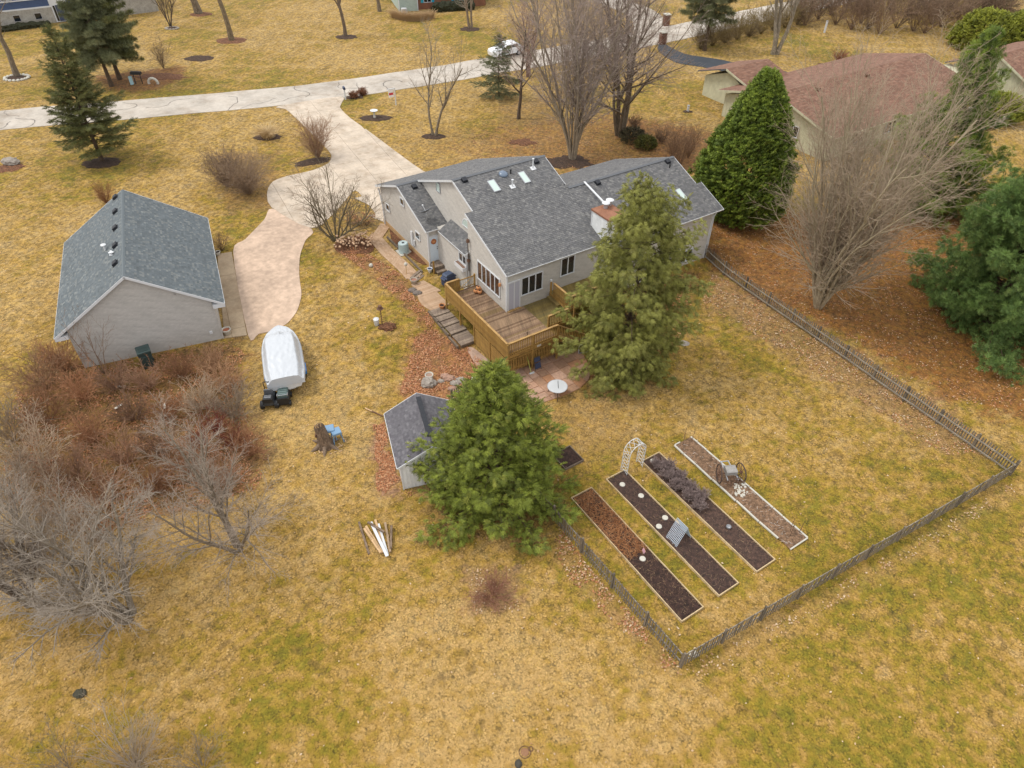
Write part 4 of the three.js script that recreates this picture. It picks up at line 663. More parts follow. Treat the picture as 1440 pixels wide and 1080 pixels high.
{ // blue house across the street
  const a = G(0, 41), b = G(140, 25), dir = b.clone().sub(a).normalize(), ang = Math.atan2(-dir.z, dir.x), Hs = thing('house', 'blue sided raised house with white trim and grey stone base across the street', 'house', V3(a.x, -0.4, a.z), ang);
  extr([[-14, 0], [20, 0], [20, 5.3], [-14, 5.3]], aX, nZ, V3(0, 0, 0), 9, M.sidingBlue, Hs);
  part('stone_base', [box(24.3, 2.2, 0.14, -4.85, 1.1, 0.06), box(12.5, 2.2, 0.14, 15.2, 1.1, 0.06)], mat(0.42, 0.40, 0.37, { map: T.mottle }), Hs);
  clad(Hs, V3(0, 0, 0.02), aX, aZ, [[-14, 2.2], [20, 2.2], [20, 5.3], [-14, 5.3]], M.sidingBlue, 0.15);
  part('trim', [box(21.5, 0.18, 0.2, -3.4, 2.25, 0.06), box(11, 0.18, 0.2, 14.6, 2.25, 0.06), box(0.2, 3.1, 0.16, 7.3, 3.75, 0.06), box(0.2, 3.1, 0.16, 9.3, 3.75, 0.06), box(0.2, 3.1, 0.16, 0.1, 3.75, 0.06), box(34.4, 0.2, 0.2, 3, 5.2, 0.07), box(7.2, 0.14, 0.17, 3.7, 3.35, 0.06)], M.white, Hs);
  for (const x of [-8, -3, 2.2, 5.2, 11.5, 15.5]) windowUnit(Hs, V3(x, 4.2, 0.05), aX, aZ, 1.2, 1.3, 2);
  for (const x of [-6, -1, 2.6, 5.3]) windowUnit(Hs, V3(x, 1.2, 0.14), aX, aZ, 0.8, 0.75, 1, { f: 0.05, frame: M.trimGrey });
  { const d = sub('entry', Hs, 8.3, 0, 0.08); part('surround', [box(1.9, 3.2, 0.1, 0, 1.75, 0), box(0.14, 3.2, 0.2, -0.9, 1.75, 0.02), box(0.14, 3.2, 0.2, 0.9, 1.75, 0.02)], M.white, d); part('door_leaf', box(0.9, 2.1, 0.06, 0, 1.3, 0.1), M.blueSteel, d); for (const s of [-1, 1]) part('side_light', box(0.25, 2.0, 0.05, s * 0.65, 1.3, 0.08), M.glass, d); }
  const sl = 0.45, c = Math.hypot(1, sl); roofPlane(Hs, V3(-14.4, 5.35, 0.5), aX, V3(0, sl / c, -1 / c), 34.8, 5 * c, GREYS, { eave: 1, left: 1, right: 1, ex: 0.25, tab: 0.6 }); roofPlane(Hs, V3(20.4, 5.35, -9.5), nX, V3(0, sl / c, 1 / c), 34.8, 5 * c, GREYS, { eave: 1, left: 1, right: 1, ex: 0.25, tab: 0.6 });
  extr([[0, 0], [9, 0], [4.5, 2.1]], nZ, aX, V3(-14, 5.3, 0), 34, M.sidingBlue, Hs);
  const E = thing('low_hedge', 'low clipped hedge along the stone base of the blue house', 'hedge', V3(a.x, -0.4, a.z), ang); const g = []; const rnd = mulberry(8); for (let i = 0; i < 22; i++) g.push(blob(0.7, 0.42 + 0.15 * rnd(), 0.5, 0.35, i * 3.1, 2, 2.4).translate(-11 + i * 0.8, 0.35, 1.3 + 0.2 * rnd())); part('foliage', g, mat(0.04, 0.045, 0.015, { map: T.mulch }), E).userData.kind = 'stuff';
}
{ // house at the top, sage front and brick wing with teal shutters
  const a = G(562, 17), b = G(650, 11), dir = b.clone().sub(a).normalize(), ang = Math.atan2(-dir.z, dir.x), Hs = thing('house', 'sage sided house with brick wing and teal shutters behind the lawn', 'house', V3(a.x, -0.4, a.z), ang);
  extr([[0, 0], [2.9, 0], [2.9, 2.9], [0, 2.9]], aX, nZ, V3(0, 0, 0), 8, M.sidingSage, Hs); extr([[2.9, 0], [14, 0], [14, 2.9], [2.9, 2.9]], aX, nZ, V3(0, 0, -0.6), 8, M.brick, Hs);
  clad(Hs, V3(0, 0, 0), aX, aZ, [[0, 0.1], [2.9, 0.1], [2.9, 2.85], [0, 2.85]], M.sidingSage, 0.16); clad(Hs, V3(0, 0, 0), aZ, nX, [[-8, 0.1], [0, 0.1], [0, 2.85], [-8, 2.85]], M.sidingSage, 0.16);
  { // brick courses of the wing
    const g = [], rnd = mulberry(3); for (let j = 0; j < 26; j++) for (let i = 0; i < 26; i++) g.push(box(0.4, 0.095, 0.03, 3.15 + i * 0.42 + (j % 2) * 0.2, 0.08 + j * 0.108, -0.585 + 0.006 * rnd())); part('bricks', g, M.brick, Hs).userData.kind = 'stuff'; }
  part('corner_board', [box(0.12, 2.85, 0.12, 2.9, 1.43, 0), box(0.12, 2.85, 0.12, 0, 1.43, 0)], M.white, Hs);
  for (const x of [4.6, 9.5]) { windowUnit(Hs, V3(x, 1.7, -0.55), aX, aZ, 1.1, 1.2, 2); for (const s of [-1, 1]) part('shutter', box(0.42, 1.35, 0.05, x + s * 0.85, 1.7, -0.54), M.teal, Hs); }
  const sl = 0.4, c = Math.hypot(1, sl); roofPlane(Hs, V3(-0.4, 2.95, 0.5), aX, V3(0, sl / c, -1 / c), 15, 4.8 * c, GREYS, { eave: 1, left: 1, right: 1, ex: 0.25, tab: 0.6 }); roofPlane(Hs, V3(14.6, 2.95, -9.1), nX, V3(0, sl / c, 1 / c), 15, 4.8 * c, GREYS, { eave: 1, left: 1, right: 1, ex: 0.25, tab: 0.6 });
  const u = thing('condenser', 'white air conditioner unit beside the sage wall', 'air conditioner', V3(0, 0, 0), ang); u.position.copy(Hs.localToWorld(V3(0.6, 0, 0.8))); part('case', cbox(0.8, 0.75, 0.7, 0.05, 0, 0.4, 0), M.white, u); part('grille', [...Array(5)].map((_, i) => box(0.7, 0.03, 0.02, 0, 0.2 + i * 0.11, 0.36)), M.darkGrey, u);
  const h = thing('clipped_hedge', 'dark clipped hedge in front of the brick wing', 'hedge', Hs.localToWorld(V3(6, 0, 1.2)).clone(), ang); const g = [], rnd = mulberry(18); for (let i = 0; i < 14; i++) g.push(blob(0.75, 0.75, 0.7, 0.3, i * 2.2, 2, 2.6).translate(-0.4 + i * 0.42, 0.6 + 0.1 * rnd(), 0.2 * rnd())); part('foliage', g, mat(0.035, 0.042, 0.014, { map: T.mulch }), h).userData.kind = 'stuff';
}

// ---------- trees ----------
class Tubes {
  constructor() { this.p = []; this.n = []; this.t = []; this.i = []; }
  add(pts, rad, k) {
    const base = this.p.length / 3; let nrm = V3(0, 0, 0), L = 0; const d = V3(0, 0, 0), b = V3(0, 0, 0);
    for (let j = 0; j < pts.length; j++) {
      d.subVectors(pts[Math.min(j + 1, pts.length - 1)], pts[Math.max(j - 1, 0)]).normalize();
      if (j === 0) nrm.set(Math.abs(d.y) > 0.9 ? 1 : 0, Math.abs(d.y) > 0.9 ? 0 : 1, 0); else L += pts[j].distanceTo(pts[j - 1]);
      nrm.addScaledVector(d, -nrm.dot(d)).normalize(); b.crossVectors(d, nrm);
      for (let s = 0; s < k; s++) { const a = (s / k) * 2 * Math.PI, c = Math.cos(a), w = Math.sin(a), x = nrm.x * c + b.x * w, y = nrm.y * c + b.y * w, z = nrm.z * c + b.z * w; this.p.push(pts[j].x + x * rad[j], pts[j].y + y * rad[j], pts[j].z + z * rad[j]); this.n.push(x, y, z); this.t.push(s / k, L * 0.7); }
      if (j) for (let s = 0; s < k; s++) { const a = base + (j - 1) * k + s, c = base + (j - 1) * k + ((s + 1) % k); this.i.push(a, c, a + k, c, c + k, a + k); }
    }
  }
  geo() { const g = new THREE.BufferGeometry(); g.setAttribute('position', new THREE.Float32BufferAttribute(this.p, 3)); g.setAttribute('normal', new THREE.Float32BufferAttribute(this.n, 3)); g.setAttribute('uv', new THREE.Float32BufferAttribute(this.t, 2)); g.setIndex(this.i); return g; }
}
const UP = V3(0, 1, 0);
function bend(d, ang, az) { const a = Math.abs(d.y) > 0.95 ? V3(1, 0, 0) : V3(0, 1, 0); const s = V3(0, 0, 0).crossVectors(d, a).normalize(), t = V3(0, 0, 0).crossVectors(s, d); return d.clone().multiplyScalar(Math.cos(ang)).addScaledVector(s, Math.sin(ang) * Math.cos(az)).addScaledVector(t, Math.sin(ang) * Math.sin(az)).normalize(); }
/* leafless tree: stems from one base; each level carries kids[l] side shoots of ratio[l] of its length at angle ang[l] */
function bareTree(name, label, pos, o) {
  const rnd = mulberry(o.seed ?? 1), t = thing(name, label, o.cat ?? 'tree', pos, 0, o.group), tub = [new Tubes(), new Tubes(), new Tubes()];
  const kids = o.kids ?? [9, 8, 6, 3], ratio = o.ratio ?? [0.5, 0.5, 0.5, 0.5], ang = o.ang ?? [0.6, 0.7, 0.75, 0.8], trop = o.trop ?? [0.05, 0.1, 0.08, 0.04], wob = o.wob ?? 0.13, segs = o.segs ?? [9, 6, 4, 2, 2], sides = o.sides ?? [7, 4, 3, 3, 3], lv = kids.length, first = o.first ?? [0.3, 0.15, 0.15, 0.1], minR = o.minR ?? 0.007;
  const grow = (p, d, L, r, l) => {
    const n = segs[l], pts = [p.clone()], rad = [r * (l ? 1 : 1.25)], dirs = [d.clone()], q = p.clone(); let e = d.clone();
    for (let i = 1; i <= n; i++) { e.x += (rnd() - 0.5) * 2 * wob; e.y += (rnd() - 0.5) * 2 * wob + trop[Math.min(l, 3)]; e.z += (rnd() - 0.5) * 2 * wob; e.normalize(); q.addScaledVector(e, L / n); if (q.y < 0.05) q.y = 0.05; pts.push(q.clone()); rad.push(Math.max(minR * (l >= lv ? 0.6 : 1), r * (1 - (l ? 0.75 : 0.72) * (i / n)))); dirs.push(e.clone()); }
    tub[Math.min(l, 2)].add(pts, rad, sides[l]);
    if (l < lv) { const m = Math.max(1, Math.round(kids[l] * (0.75 + 0.5 * rnd()))); let az = rnd() * 6.28; for (let i = 0; i < m; i++) { const f = first[Math.min(l, 3)] + (1 - first[Math.min(l, 3)]) * ((i + rnd() * 0.8) / m) * 0.99, s = Math.min(n - 1e-3, f * n), k = Math.floor(s), w = s - k; az += 2.4 + rnd() * 0.7; grow(pts[k].clone().lerp(pts[k + 1], w), bend(dirs[k], ang[l] * (0.7 + 0.6 * rnd()), az), L * ratio[l] * (1 - 0.45 * f) * (0.7 + 0.6 * rnd()), Math.max(minR, lerp(rad[k], rad[k + 1], w) * 0.62), l + 1); } }
  };
  const stems = o.stems ?? 1;
  for (let i = 0; i < stems; i++) { const az = (i / stems) * 6.28 + rnd(), tilt = (o.tilt ?? 0.03) * (stems > 1 ? 0.2 + 1.0 * rnd() : 1); const d = V3(Math.cos(az) * tilt + (o.lean?.[0] ?? 0), 1, Math.sin(az) * tilt + (o.lean?.[1] ?? 0)).normalize(); grow(V3(stems > 1 ? Math.cos(az) * o.r * 0.9 : 0, -0.12, stems > 1 ? Math.sin(az) * o.r * 0.9 : 0), d, o.h * (stems > 1 ? 0.72 + 0.32 * rnd() : 1), o.r * (stems > 1 ? 0.6 + 0.4 * rnd() : 1), 0); }
  const m = bark(...(o.color ?? [0.21, 0.165, 0.125])), m2 = bark(...(o.twig ?? o.color ?? [0.21, 0.165, 0.125]));
  part(stems > 3 ? 'stems' : 'trunk', tub[0].geo(), m, t); if (tub[1].p.length) part('branches', tub[1].geo(), m, t); if (tub[2].p.length) part('crown', tub[2].geo(), m2, t).userData.kind = 'stuff';
  return t;
}
// --- needle sprays, one shape shared by every copy ---
function sprayGeo(kind, seed) {
  const rnd = mulberry(seed), pos = [], nor = [];
  const blade = (b, tip, w) => { const d = V3(0, 0, 0).subVectors(tip, b), s = V3(rnd() - 0.5, rnd() - 0.5, rnd() - 0.5).cross(d).normalize().multiplyScalar(w); const m = b.clone().lerp(tip, 0.45); const a = m.clone().add(s), c = m.clone().sub(s); for (const tr of [[b, a, tip], [b, tip, c]]) for (const v of tr) pos.push(v.x, v.y, v.z); };
  if (kind === 'spruce') { const ax = (z, k) => V3(k * 0.22 * Math.sin(z * 2.2), -0.14 * z * z, z); for (let i = 0; i < 26; i++) { const z = 0.04 + 0.92 * rnd(), az = rnd() * 6.28, l = 0.2 + 0.16 * (1 - z), b = ax(z, 0.3); blade(b, b.clone().add(V3(Math.cos(az) * l * 1.15, Math.sin(az) * l * 0.55, l * 0.75)), 0.034); } for (const s of [-1, 1]) for (let j = 0; j < 3; j++) { const z = 0.15 + j * 0.22, b0 = ax(z, 0.3); for (let i = 0; i < 4; i++) { const q = b0.clone().add(V3(s * i * 0.085, -0.02 * i, 0.06 * i)); blade(q, q.clone().add(V3(s * 0.17, (rnd() - 0.5) * 0.16, 0.16)), 0.034); } } }
  else if (kind === 'pine') { for (let i = 0; i < 40; i++) { const az = rnd() * 6.28, el = rnd() ** 0.7 * 1.5, b = V3((rnd() - 0.5) * 0.2, (rnd() - 0.5) * 0.1, rnd() * 0.5), l = 0.5 + 0.25 * rnd(); blade(b, b.clone().add(V3(Math.sin(el) * Math.cos(az) * l, Math.sin(el) * Math.sin(az) * l + 0.1, Math.cos(el) * l)), 0.03); } }
  else { for (let i = 0; i < 30; i++) { const z = rnd() * 0.85, sd = rnd() < 0.5 ? -1 : 1, b = V3(sd * rnd() * 0.1, (rnd() - 0.5) * 0.18, z), l = 0.2 + 0.2 * rnd() * (1 - z); blade(b, b.clone().add(V3(sd * l * (0.5 + rnd()), (rnd() - 0.5) * 0.32, l * 1.1)), 0.055); } }
  const g = new THREE.BufferGeometry(); g.setAttribute('position', new THREE.Float32BufferAttribute(pos, 3)); g.computeVertexNormals(); return g;
}
const spray = { spruce: sprayGeo('spruce', 4), pine: sprayGeo('pine', 5), scale: sprayGeo('scale', 6) };
const leafMat = new THREE.MeshPhysicalMaterial({ color: 0xffffff, roughness: 0.75, transmission: 0.12, thickness: 0 });
const _m = new THREE.Matrix4(), _q = new THREE.Quaternion(), _c = new THREE.Color();
function needleCrown(parent, kind, list, pal, seed) { // list: [pos, dir, size, roll, tone]
  const rnd = mulberry(seed), im = shade(new THREE.InstancedMesh(spray[kind], leafMat, list.length)); im.name = 'crown'; im.userData.kind = 'stuff';
  list.forEach(([p, d, s, tone], i) => { _q.setFromUnitVectors(V3(0, 0, 1), d); _q.multiply(new THREE.Quaternion().setFromAxisAngle(V3(0, 0, 1), (rnd() - 0.5) * 1.4)); _m.compose(p, _q, V3(s * (0.85 + 0.3 * rnd()), s, s * (0.85 + 0.3 * rnd()))); im.setMatrixAt(i, _m); const c = pal[Math.floor((tone ?? rnd()) * pal.length * 0.999)], f = 0.8 + 0.4 * rnd(); im.setColorAt(i, _c.setRGB(c[0] * f, c[1] * f, c[2] * f)); });
  parent.add(im); return im;
}
function conifer(name, label, pos, o) {
  const rnd = mulberry(o.seed), t = thing(name, label, o.cat ?? 'tree', pos, 0, o.group), H = o.h, tr = new Tubes(), br = new Tubes(), list = [];
  const lean = o.lean ?? [0, 0]; const axis = (y) => V3(lean[0] * y + 0.08 * Math.sin(y * 0.7 + o.seed), y, lean[1] * y + 0.08 * Math.cos(y * 0.6));
  const n = 14, pts = [], rad = []; for (let i = 0; i <= n; i++) { const y = (H * i) / n - (i ? 0 : 0.15); pts.push(axis(y)); rad.push(Math.max(0.012, o.tr * (1 - (i / n) ** 0.9) * (i ? 1 : 1.3))); } tr.add(pts, rad, 8);
  const step = o.step ?? 0.3, per = o.per ?? 7, size = o.size ?? 0.42, sp = o.sp ?? 0.2;
  for (let y = o.y0 ?? 0.5; y < H - 0.15; y += step * (0.8 + 0.4 * rnd())) {
    const k = (y - (o.y0 ?? 0.5)) / (H - (o.y0 ?? 0.5)), env = o.prof ? o.prof(k) : Math.pow(1 - k, 0.82) * (k < 0.08 ? 0.75 + 3 * k : 1);
    let az = rnd() * 6.28; const m = Math.max(3, Math.round(per * (0.6 + 0.4 * (1 - k)) + rnd() - 0.5));
    for (let b = 0; b < m; b++) {
      az += 6.28 / m + (rnd() - 0.5) * 0.5; if (rnd() < (o.gap ?? 0.06)) continue;
      const L = Math.min(o.r * env * (o.max ?? 9) + 0.2, Math.max(0.22, o.r * env * (0.66 + 0.5 * rnd()) * (1 + (o.bulge ?? 0.22) * noiseA(Math.cos(az) * 1.1 + o.seed * 7, y * 0.45 + Math.sin(az) * 1.1)))), rise = lerp(o.droop ?? -0.1, o.riseTop ?? 0.75, k) + (rnd() - 0.5) * 0.18, tone = rnd();
      const dir = V3(Math.cos(az), rise, Math.sin(az)).normalize(), pp = [], rr = [], q = axis(y), e = dir.clone(), ns = Math.max(3, Math.round(L / 0.5));
      pp.push(q.clone()); rr.push(0.012 + 0.009 * L); for (let s = 1; s <= ns; s++) { e.y += (o.curl ?? 0.06) * (s > ns / 2 ? 1 : -0.6); e.normalize(); q.addScaledVector(e, L / ns); pp.push(q.clone()); rr.push(Math.max(0.005, (0.012 + 0.009 * L) * (1 - s / ns))); }
      br.add(pp, rr, 4);
      const side = V3(-Math.sin(az), 0, Math.cos(az)); const from = Math.min(L * (o.bare ?? 0.25), L - 0.2);
      if (o.puff) {
        const nP = Math.max(1, Math.round((L - from) / o.puff));
        for (let i = 0; i < nP; i++) { const s = from + (L - from) * ((i + 0.35 + 0.5 * rnd()) / nP), f = Math.min(ns - 0.01, (s / L) * ns), j = Math.floor(f), c = pp[j].clone().lerp(pp[j + 1], f - j), wd = Math.min(0.42 * (L - s) + 0.1, o.wide ?? 0.75), off = (rnd() * 2 - 1) * wd; c.addScaledVector(side, off).addScaledVector(dir, Math.abs(off) * 0.3); c.y -= Math.abs(off) * (o.hang ?? 0.1); const PR = (o.pr ?? 0.34) * (0.75 + 0.5 * rnd()), tn = rnd();
          for (let w = 0; w < (o.pn ?? 14); w++) { const dv = V3(rnd() * 2 - 1, rnd() * 2 - 1, rnd() * 2 - 1).normalize(), p = c.clone().addScaledVector(dv, PR * Math.cbrt(rnd())); p.y -= 0.25 * PR; list.push([p, V3(dv.x * 0.8 + dir.x * 0.6, dv.y * 0.6 + (o.tip ?? 0), dv.z * 0.8 + dir.z * 0.6).normalize(), size * (0.7 + 0.6 * rnd()), tn * 0.6 + 0.4 * rnd()]); } }
      }
      for (let s = o.puff ? 1e9 : Math.max(0.05, from); s <= L; s += sp * (0.75 + 0.5 * rnd())) {
        const f = (s / L) * ns, j = Math.min(ns - 1, Math.floor(f)), c = pp[j].clone().lerp(pp[j + 1], f - j), wd = Math.min(0.5 * (L - s) + 0.12, o.wide ?? 0.75) * (s < L * 0.4 ? 0.75 : 1);
        for (const sg of [-1, 1]) { const reach = wd * (0.5 + 0.6 * rnd()); for (let w = 0.02; w < reach; w += size * 0.55) { const p = c.clone().addScaledVector(side, sg * w).addScaledVector(dir, w * 0.45); p.y += (rnd() - 0.5) * 0.14 - w * (o.hang ?? 0.12); list.push([p, V3(dir.x + side.x * sg * (0.5 + rnd() * 0.6), (o.tip ?? -0.15) + (rnd() - 0.5) * 0.6 + rise * 0.4, dir.z + side.z * sg * (0.5 + rnd() * 0.6)).normalize(), size * (0.75 + 0.5 * rnd()), tone * 0.6 + 0.4 * rnd()]); } }
        if (rnd() < 0.7) list.push([c.clone(), V3(dir.x, dir.y + 0.35 + 0.4 * rnd(), dir.z).normalize(), size * (0.7 + 0.4 * rnd()), tone * 0.6 + 0.4 * rnd()]);
      }
      list.push([pp[ns].clone().addScaledVector(dir, -0.1), e.clone(), size * 1.05, tone]);
    }
  }
  for (let i = 0; i < 14; i++) { const y = H - 0.05 - i * 0.06; list.push([axis(y - 0.1), V3((rnd() - 0.5) * 0.9, 1, (rnd() - 0.5) * 0.9).normalize(), size * 0.8, rnd()]); }
  part('trunk', tr.geo(), bark(...(o.bark ?? [0.12, 0.085, 0.06])), t); part('branches', br.geo(), bark(...(o.bark ?? [0.12, 0.085, 0.06])), t);
  needleCrown(t, o.kind ?? 'spruce', list, o.pal, o.seed + 5); o.count = list.length; return t;
}
// dense, smooth crowned evergreen: sprays on a lumpy shell and inside it
function denseEvergreen(name, label, pos, o) {
  const rnd = mulberry(o.seed), t = thing(name, label, o.cat ?? 'tree', pos, 0, o.group), list = [], tr = new Tubes(); tr.add([V3(0, -0.1, 0), V3(0, o.h * 0.5, 0), V3(0, o.h * 0.92, 0)], [o.tr, o.tr * 0.6, 0.02], 7); part('trunk', tr.geo(), bark(0.13, 0.09, 0.06), t);
  for (let i = 0; i < o.n; i++) {
    const k = rnd(), az = rnd() * 6.28, env = o.prof(k) * o.r, lump = 1 + 0.16 * noiseA(Math.cos(az) * 2.2 + o.seed, k * o.h * 0.55 + Math.sin(az) * 2.2) + 0.12 * noiseB(Math.cos(az) * 5 + o.seed, k * o.h * 1.3 + Math.sin(az) * 5), f = 1 - 0.45 * rnd() * rnd();
    const p = V3(Math.cos(az) * env * lump * f, (o.y0 ?? 0.1) + k * (o.h - 0.2) + 0.2 * (lump - 1), Math.sin(az) * env * lump * f); const out = V3(Math.cos(az), 0, Math.sin(az)); list.push([p, V3(out.x * 0.8 + (rnd() - 0.5) * 0.7, (o.upw ?? 0.7) + (rnd() - 0.5) * 0.6, out.z * 0.8 + (rnd() - 0.5) * 0.7).normalize(), o.size * (0.7 + 0.6 * rnd()), 0.5 + 0.5 * noiseA(p.x * 1.3 + 4, p.y * 1.3 + p.z * 1.1)]);
  }
  needleCrown(t, 'scale', list, o.pal, o.seed); return t;
}
const SPRUCE = [[0.2, 0.2, 0.035], [0.25, 0.25, 0.045], [0.29, 0.29, 0.06], [0.235, 0.225, 0.05], [0.16, 0.17, 0.034]];
const SPRUCE2 = [[0.17, 0.205, 0.022], [0.215, 0.26, 0.028], [0.265, 0.31, 0.036], [0.135, 0.165, 0.022], [0.285, 0.30, 0.048]];
const DARKSPR = [[0.105, 0.115, 0.03], [0.14, 0.145, 0.038], [0.175, 0.17, 0.05], [0.12, 0.13, 0.033]];
const WPINE = [[0.105, 0.18, 0.036], [0.14, 0.23, 0.048], [0.175, 0.265, 0.062], [0.085, 0.15, 0.03], [0.2, 0.28, 0.075]];
const BLUEP = [[0.115, 0.13, 0.055], [0.155, 0.165, 0.07], [0.185, 0.19, 0.085]];
const ARB = [[0.12, 0.175, 0.015], [0.165, 0.225, 0.02], [0.215, 0.28, 0.026], [0.095, 0.14, 0.014]];

conifer('spruce_tree', 'tall drooping spruce standing at the corner of the deck', G(876, 517), { h: 13.0, r: 3.5, tr: 0.2, seed: 3, pal: SPRUCE, y0: 0.9, step: 0.36, per: 7, size: 0.33, puff: 0.46, pr: 0.38, pn: 20, wide: 0.6, droop: -0.3, riseTop: 0.8, hang: 0.4, tip: -0.55, gap: 0.1, bulge: 0.4, bare: 0.3, prof: (k) => (k < 0.1 ? 0.75 + 1.5 * k : k < 0.4 ? 0.9 + 0.25 * k : k < 0.72 ? 1.0 - (k - 0.4) * 0.9 : k < 0.92 ? 0.71 - (k - 0.72) * 1.9 : 0.33 - (k - 0.92) * 3.4) });
conifer('spruce_tree', 'broad bright green spruce beside the white shed', G(696, 690), { h: 8.8, r: 4.85, tr: 0.19, seed: 19, max: 1.02, pal: SPRUCE2, y0: 0.3, step: 0.3, per: 8, size: 0.33, puff: 0.42, pr: 0.34, pn: 17, wide: 0.6, droop: 0.08, riseTop: 0.9, hang: 0.15, tip: -0.05, gap: 0.05, bulge: 0.16, bare: 0.35, prof: (k) => Math.pow(1 - k, 0.84) * (k < 0.05 ? 0.85 + 3 * k : 1) });
conifer('spruce_tree', 'open branched spruce standing in a mulch ring near the garage', G(143, 226), { h: 12.0, r: 3.7, tr: 0.2, seed: 14, pal: DARKSPR, y0: 1.5, step: 0.42, per: 6, size: 0.5, sp: 0.24, droop: 0.05, riseTop: 0.95, gap: 0.12, bulge: 0.3 });
conifer('pine_tree', 'tall grey green pine by the street mailbox', G(157, 121), { h: 16, r: 4.2, tr: 0.24, seed: 21, kind: 'pine', pal: BLUEP, y0: 3.2, step: 0.6, per: 6, size: 0.55, sp: 0.34, droop: -0.05, gap: 0.15 });
conifer('pine_tree', 'second tall grey green pine beside the street mailbox', G(169, 111), { h: 17, r: 4.2, tr: 0.26, seed: 22, kind: 'pine', pal: DARKSPR, y0: 3.0, step: 0.6, per: 6, size: 0.55, sp: 0.34, droop: -0.05, gap: 0.15 });
conifer('pine_tree', 'grey green pine standing by the head of the black driveway', G(991, 71), { h: 13, r: 4.0, tr: 0.24, seed: 23, kind: 'pine', pal: BLUEP, y0: 4.2, step: 0.55, per: 6, size: 0.6, sp: 0.36, droop: -0.1, gap: 0.12 });
conifer('white_pine', 'huge soft needled green pine beyond the picket fence', G(1388, 452), { h: 13.5, r: 5.9, tr: 0.3, seed: 31, kind: 'pine', pal: WPINE, y0: 0.7, step: 0.4, per: 9, size: 0.36, puff: 0.5, pr: 0.5, pn: 15, droop: -0.05, riseTop: 0.8, hang: 0.05, tip: 0.25, wide: 1.1, gap: 0.06, bulge: 0.4, bare: 0.35, prof: (k) => (k < 0.1 ? 0.8 + 2 * k : Math.pow(1 - k, 0.6)) });
conifer('white_pine', 'soft needled green pine behind the huge pine', G(1520, 380), { h: 14.5, r: 5.4, tr: 0.3, seed: 37, kind: 'pine', pal: WPINE, y0: 0.8, step: 0.5, per: 7, size: 0.6, sp: 0.32, droop: 0.0, riseTop: 0.8, tip: 0.25, wide: 1.1, gap: 0.06, bulge: 0.4, bare: 0.35 });
conifer('white_pine', 'narrow green pine between the bare vase tree and the cream house', G(1292, 292), { h: 14.6, r: 4.9, tr: 0.26, seed: 33, kind: 'pine', pal: ARB.map((c) => [c[0] * 1.05, c[1] * 1.05, 0.035]), y0: 0.6, step: 0.42, per: 8, size: 0.38, puff: 0.55, pr: 0.45, pn: 13, droop: 0.0, riseTop: 0.9, tip: 0.2, gap: 0.12, bulge: 0.45, bare: 0.35 });
conifer('young_spruce', 'thin grey green spruce at the roadside before the parked car', G(702, 136), { h: 6.6, r: 3.0, tr: 0.11, seed: 41, pal: BLUEP, y0: 0.8, step: 0.5, per: 5, size: 0.46, sp: 0.3, gap: 0.3 });
denseEvergreen('arborvitae', 'dense bright green cone shaped evergreen at the end of the house', G(1035, 300), { h: 11.6, r: 3.7, tr: 0.2, seed: 51, n: 11000, size: 0.5, pal: ARB, prof: (k) => (k < 0.25 ? 0.82 + 0.72 * k : Math.pow(Math.max(0, 1 - (k - 0.25) / 0.75), 0.72)) });
const YEW = [[0.2, 0.22, 0.02], [0.26, 0.28, 0.025], [0.31, 0.325, 0.034], [0.155, 0.175, 0.02]];
const dome = (k) => Math.sqrt(Math.max(0, 1 - k * k)) * (k < 0.1 ? 0.9 : 1);
denseEvergreen('round_shrub', 'big rounded yellow green shrub behind the cream house gable', G(1378, 68), { h: 4.6, r: 4.0, tr: 0.15, seed: 61, n: 2600, size: 0.6, upw: 0.5, pal: YEW, prof: dome, cat: 'shrub' });
denseEvergreen('round_shrub', 'second big rounded yellow green shrub behind the cream house gable', G(1425, 70), { h: 4.4, r: 3.8, tr: 0.15, seed: 62, n: 2400, size: 0.6, upw: 0.5, pal: YEW, prof: dome, cat: 'shrub' });
denseEvergreen('round_shrub', 'rounded yellow green shrub against the gable of the cream house', G(1403, 168), { h: 2.6, r: 2.1, tr: 0.1, seed: 63, n: 1200, size: 0.5, upw: 0.5, pal: YEW, prof: dome, cat: 'shrub' });
denseEvergreen('round_shrub', 'small olive shrub on the litter behind the house', G(908, 208), { h: 1.1, r: 0.9, tr: 0.05, seed: 64, n: 420, size: 0.35, upw: 0.5, pal: [[0.09, 0.095, 0.012], [0.13, 0.12, 0.015]], prof: dome, cat: 'shrub' });
denseEvergreen('round_shrub', 'dark low shrub at the foot of the spreading bare tree', G(890, 198), { h: 1.2, r: 1.2, tr: 0.05, seed: 65, n: 420, size: 0.35, upw: 0.4, pal: [[0.06, 0.05, 0.02], [0.09, 0.075, 0.03]], prof: dome, cat: 'shrub' });

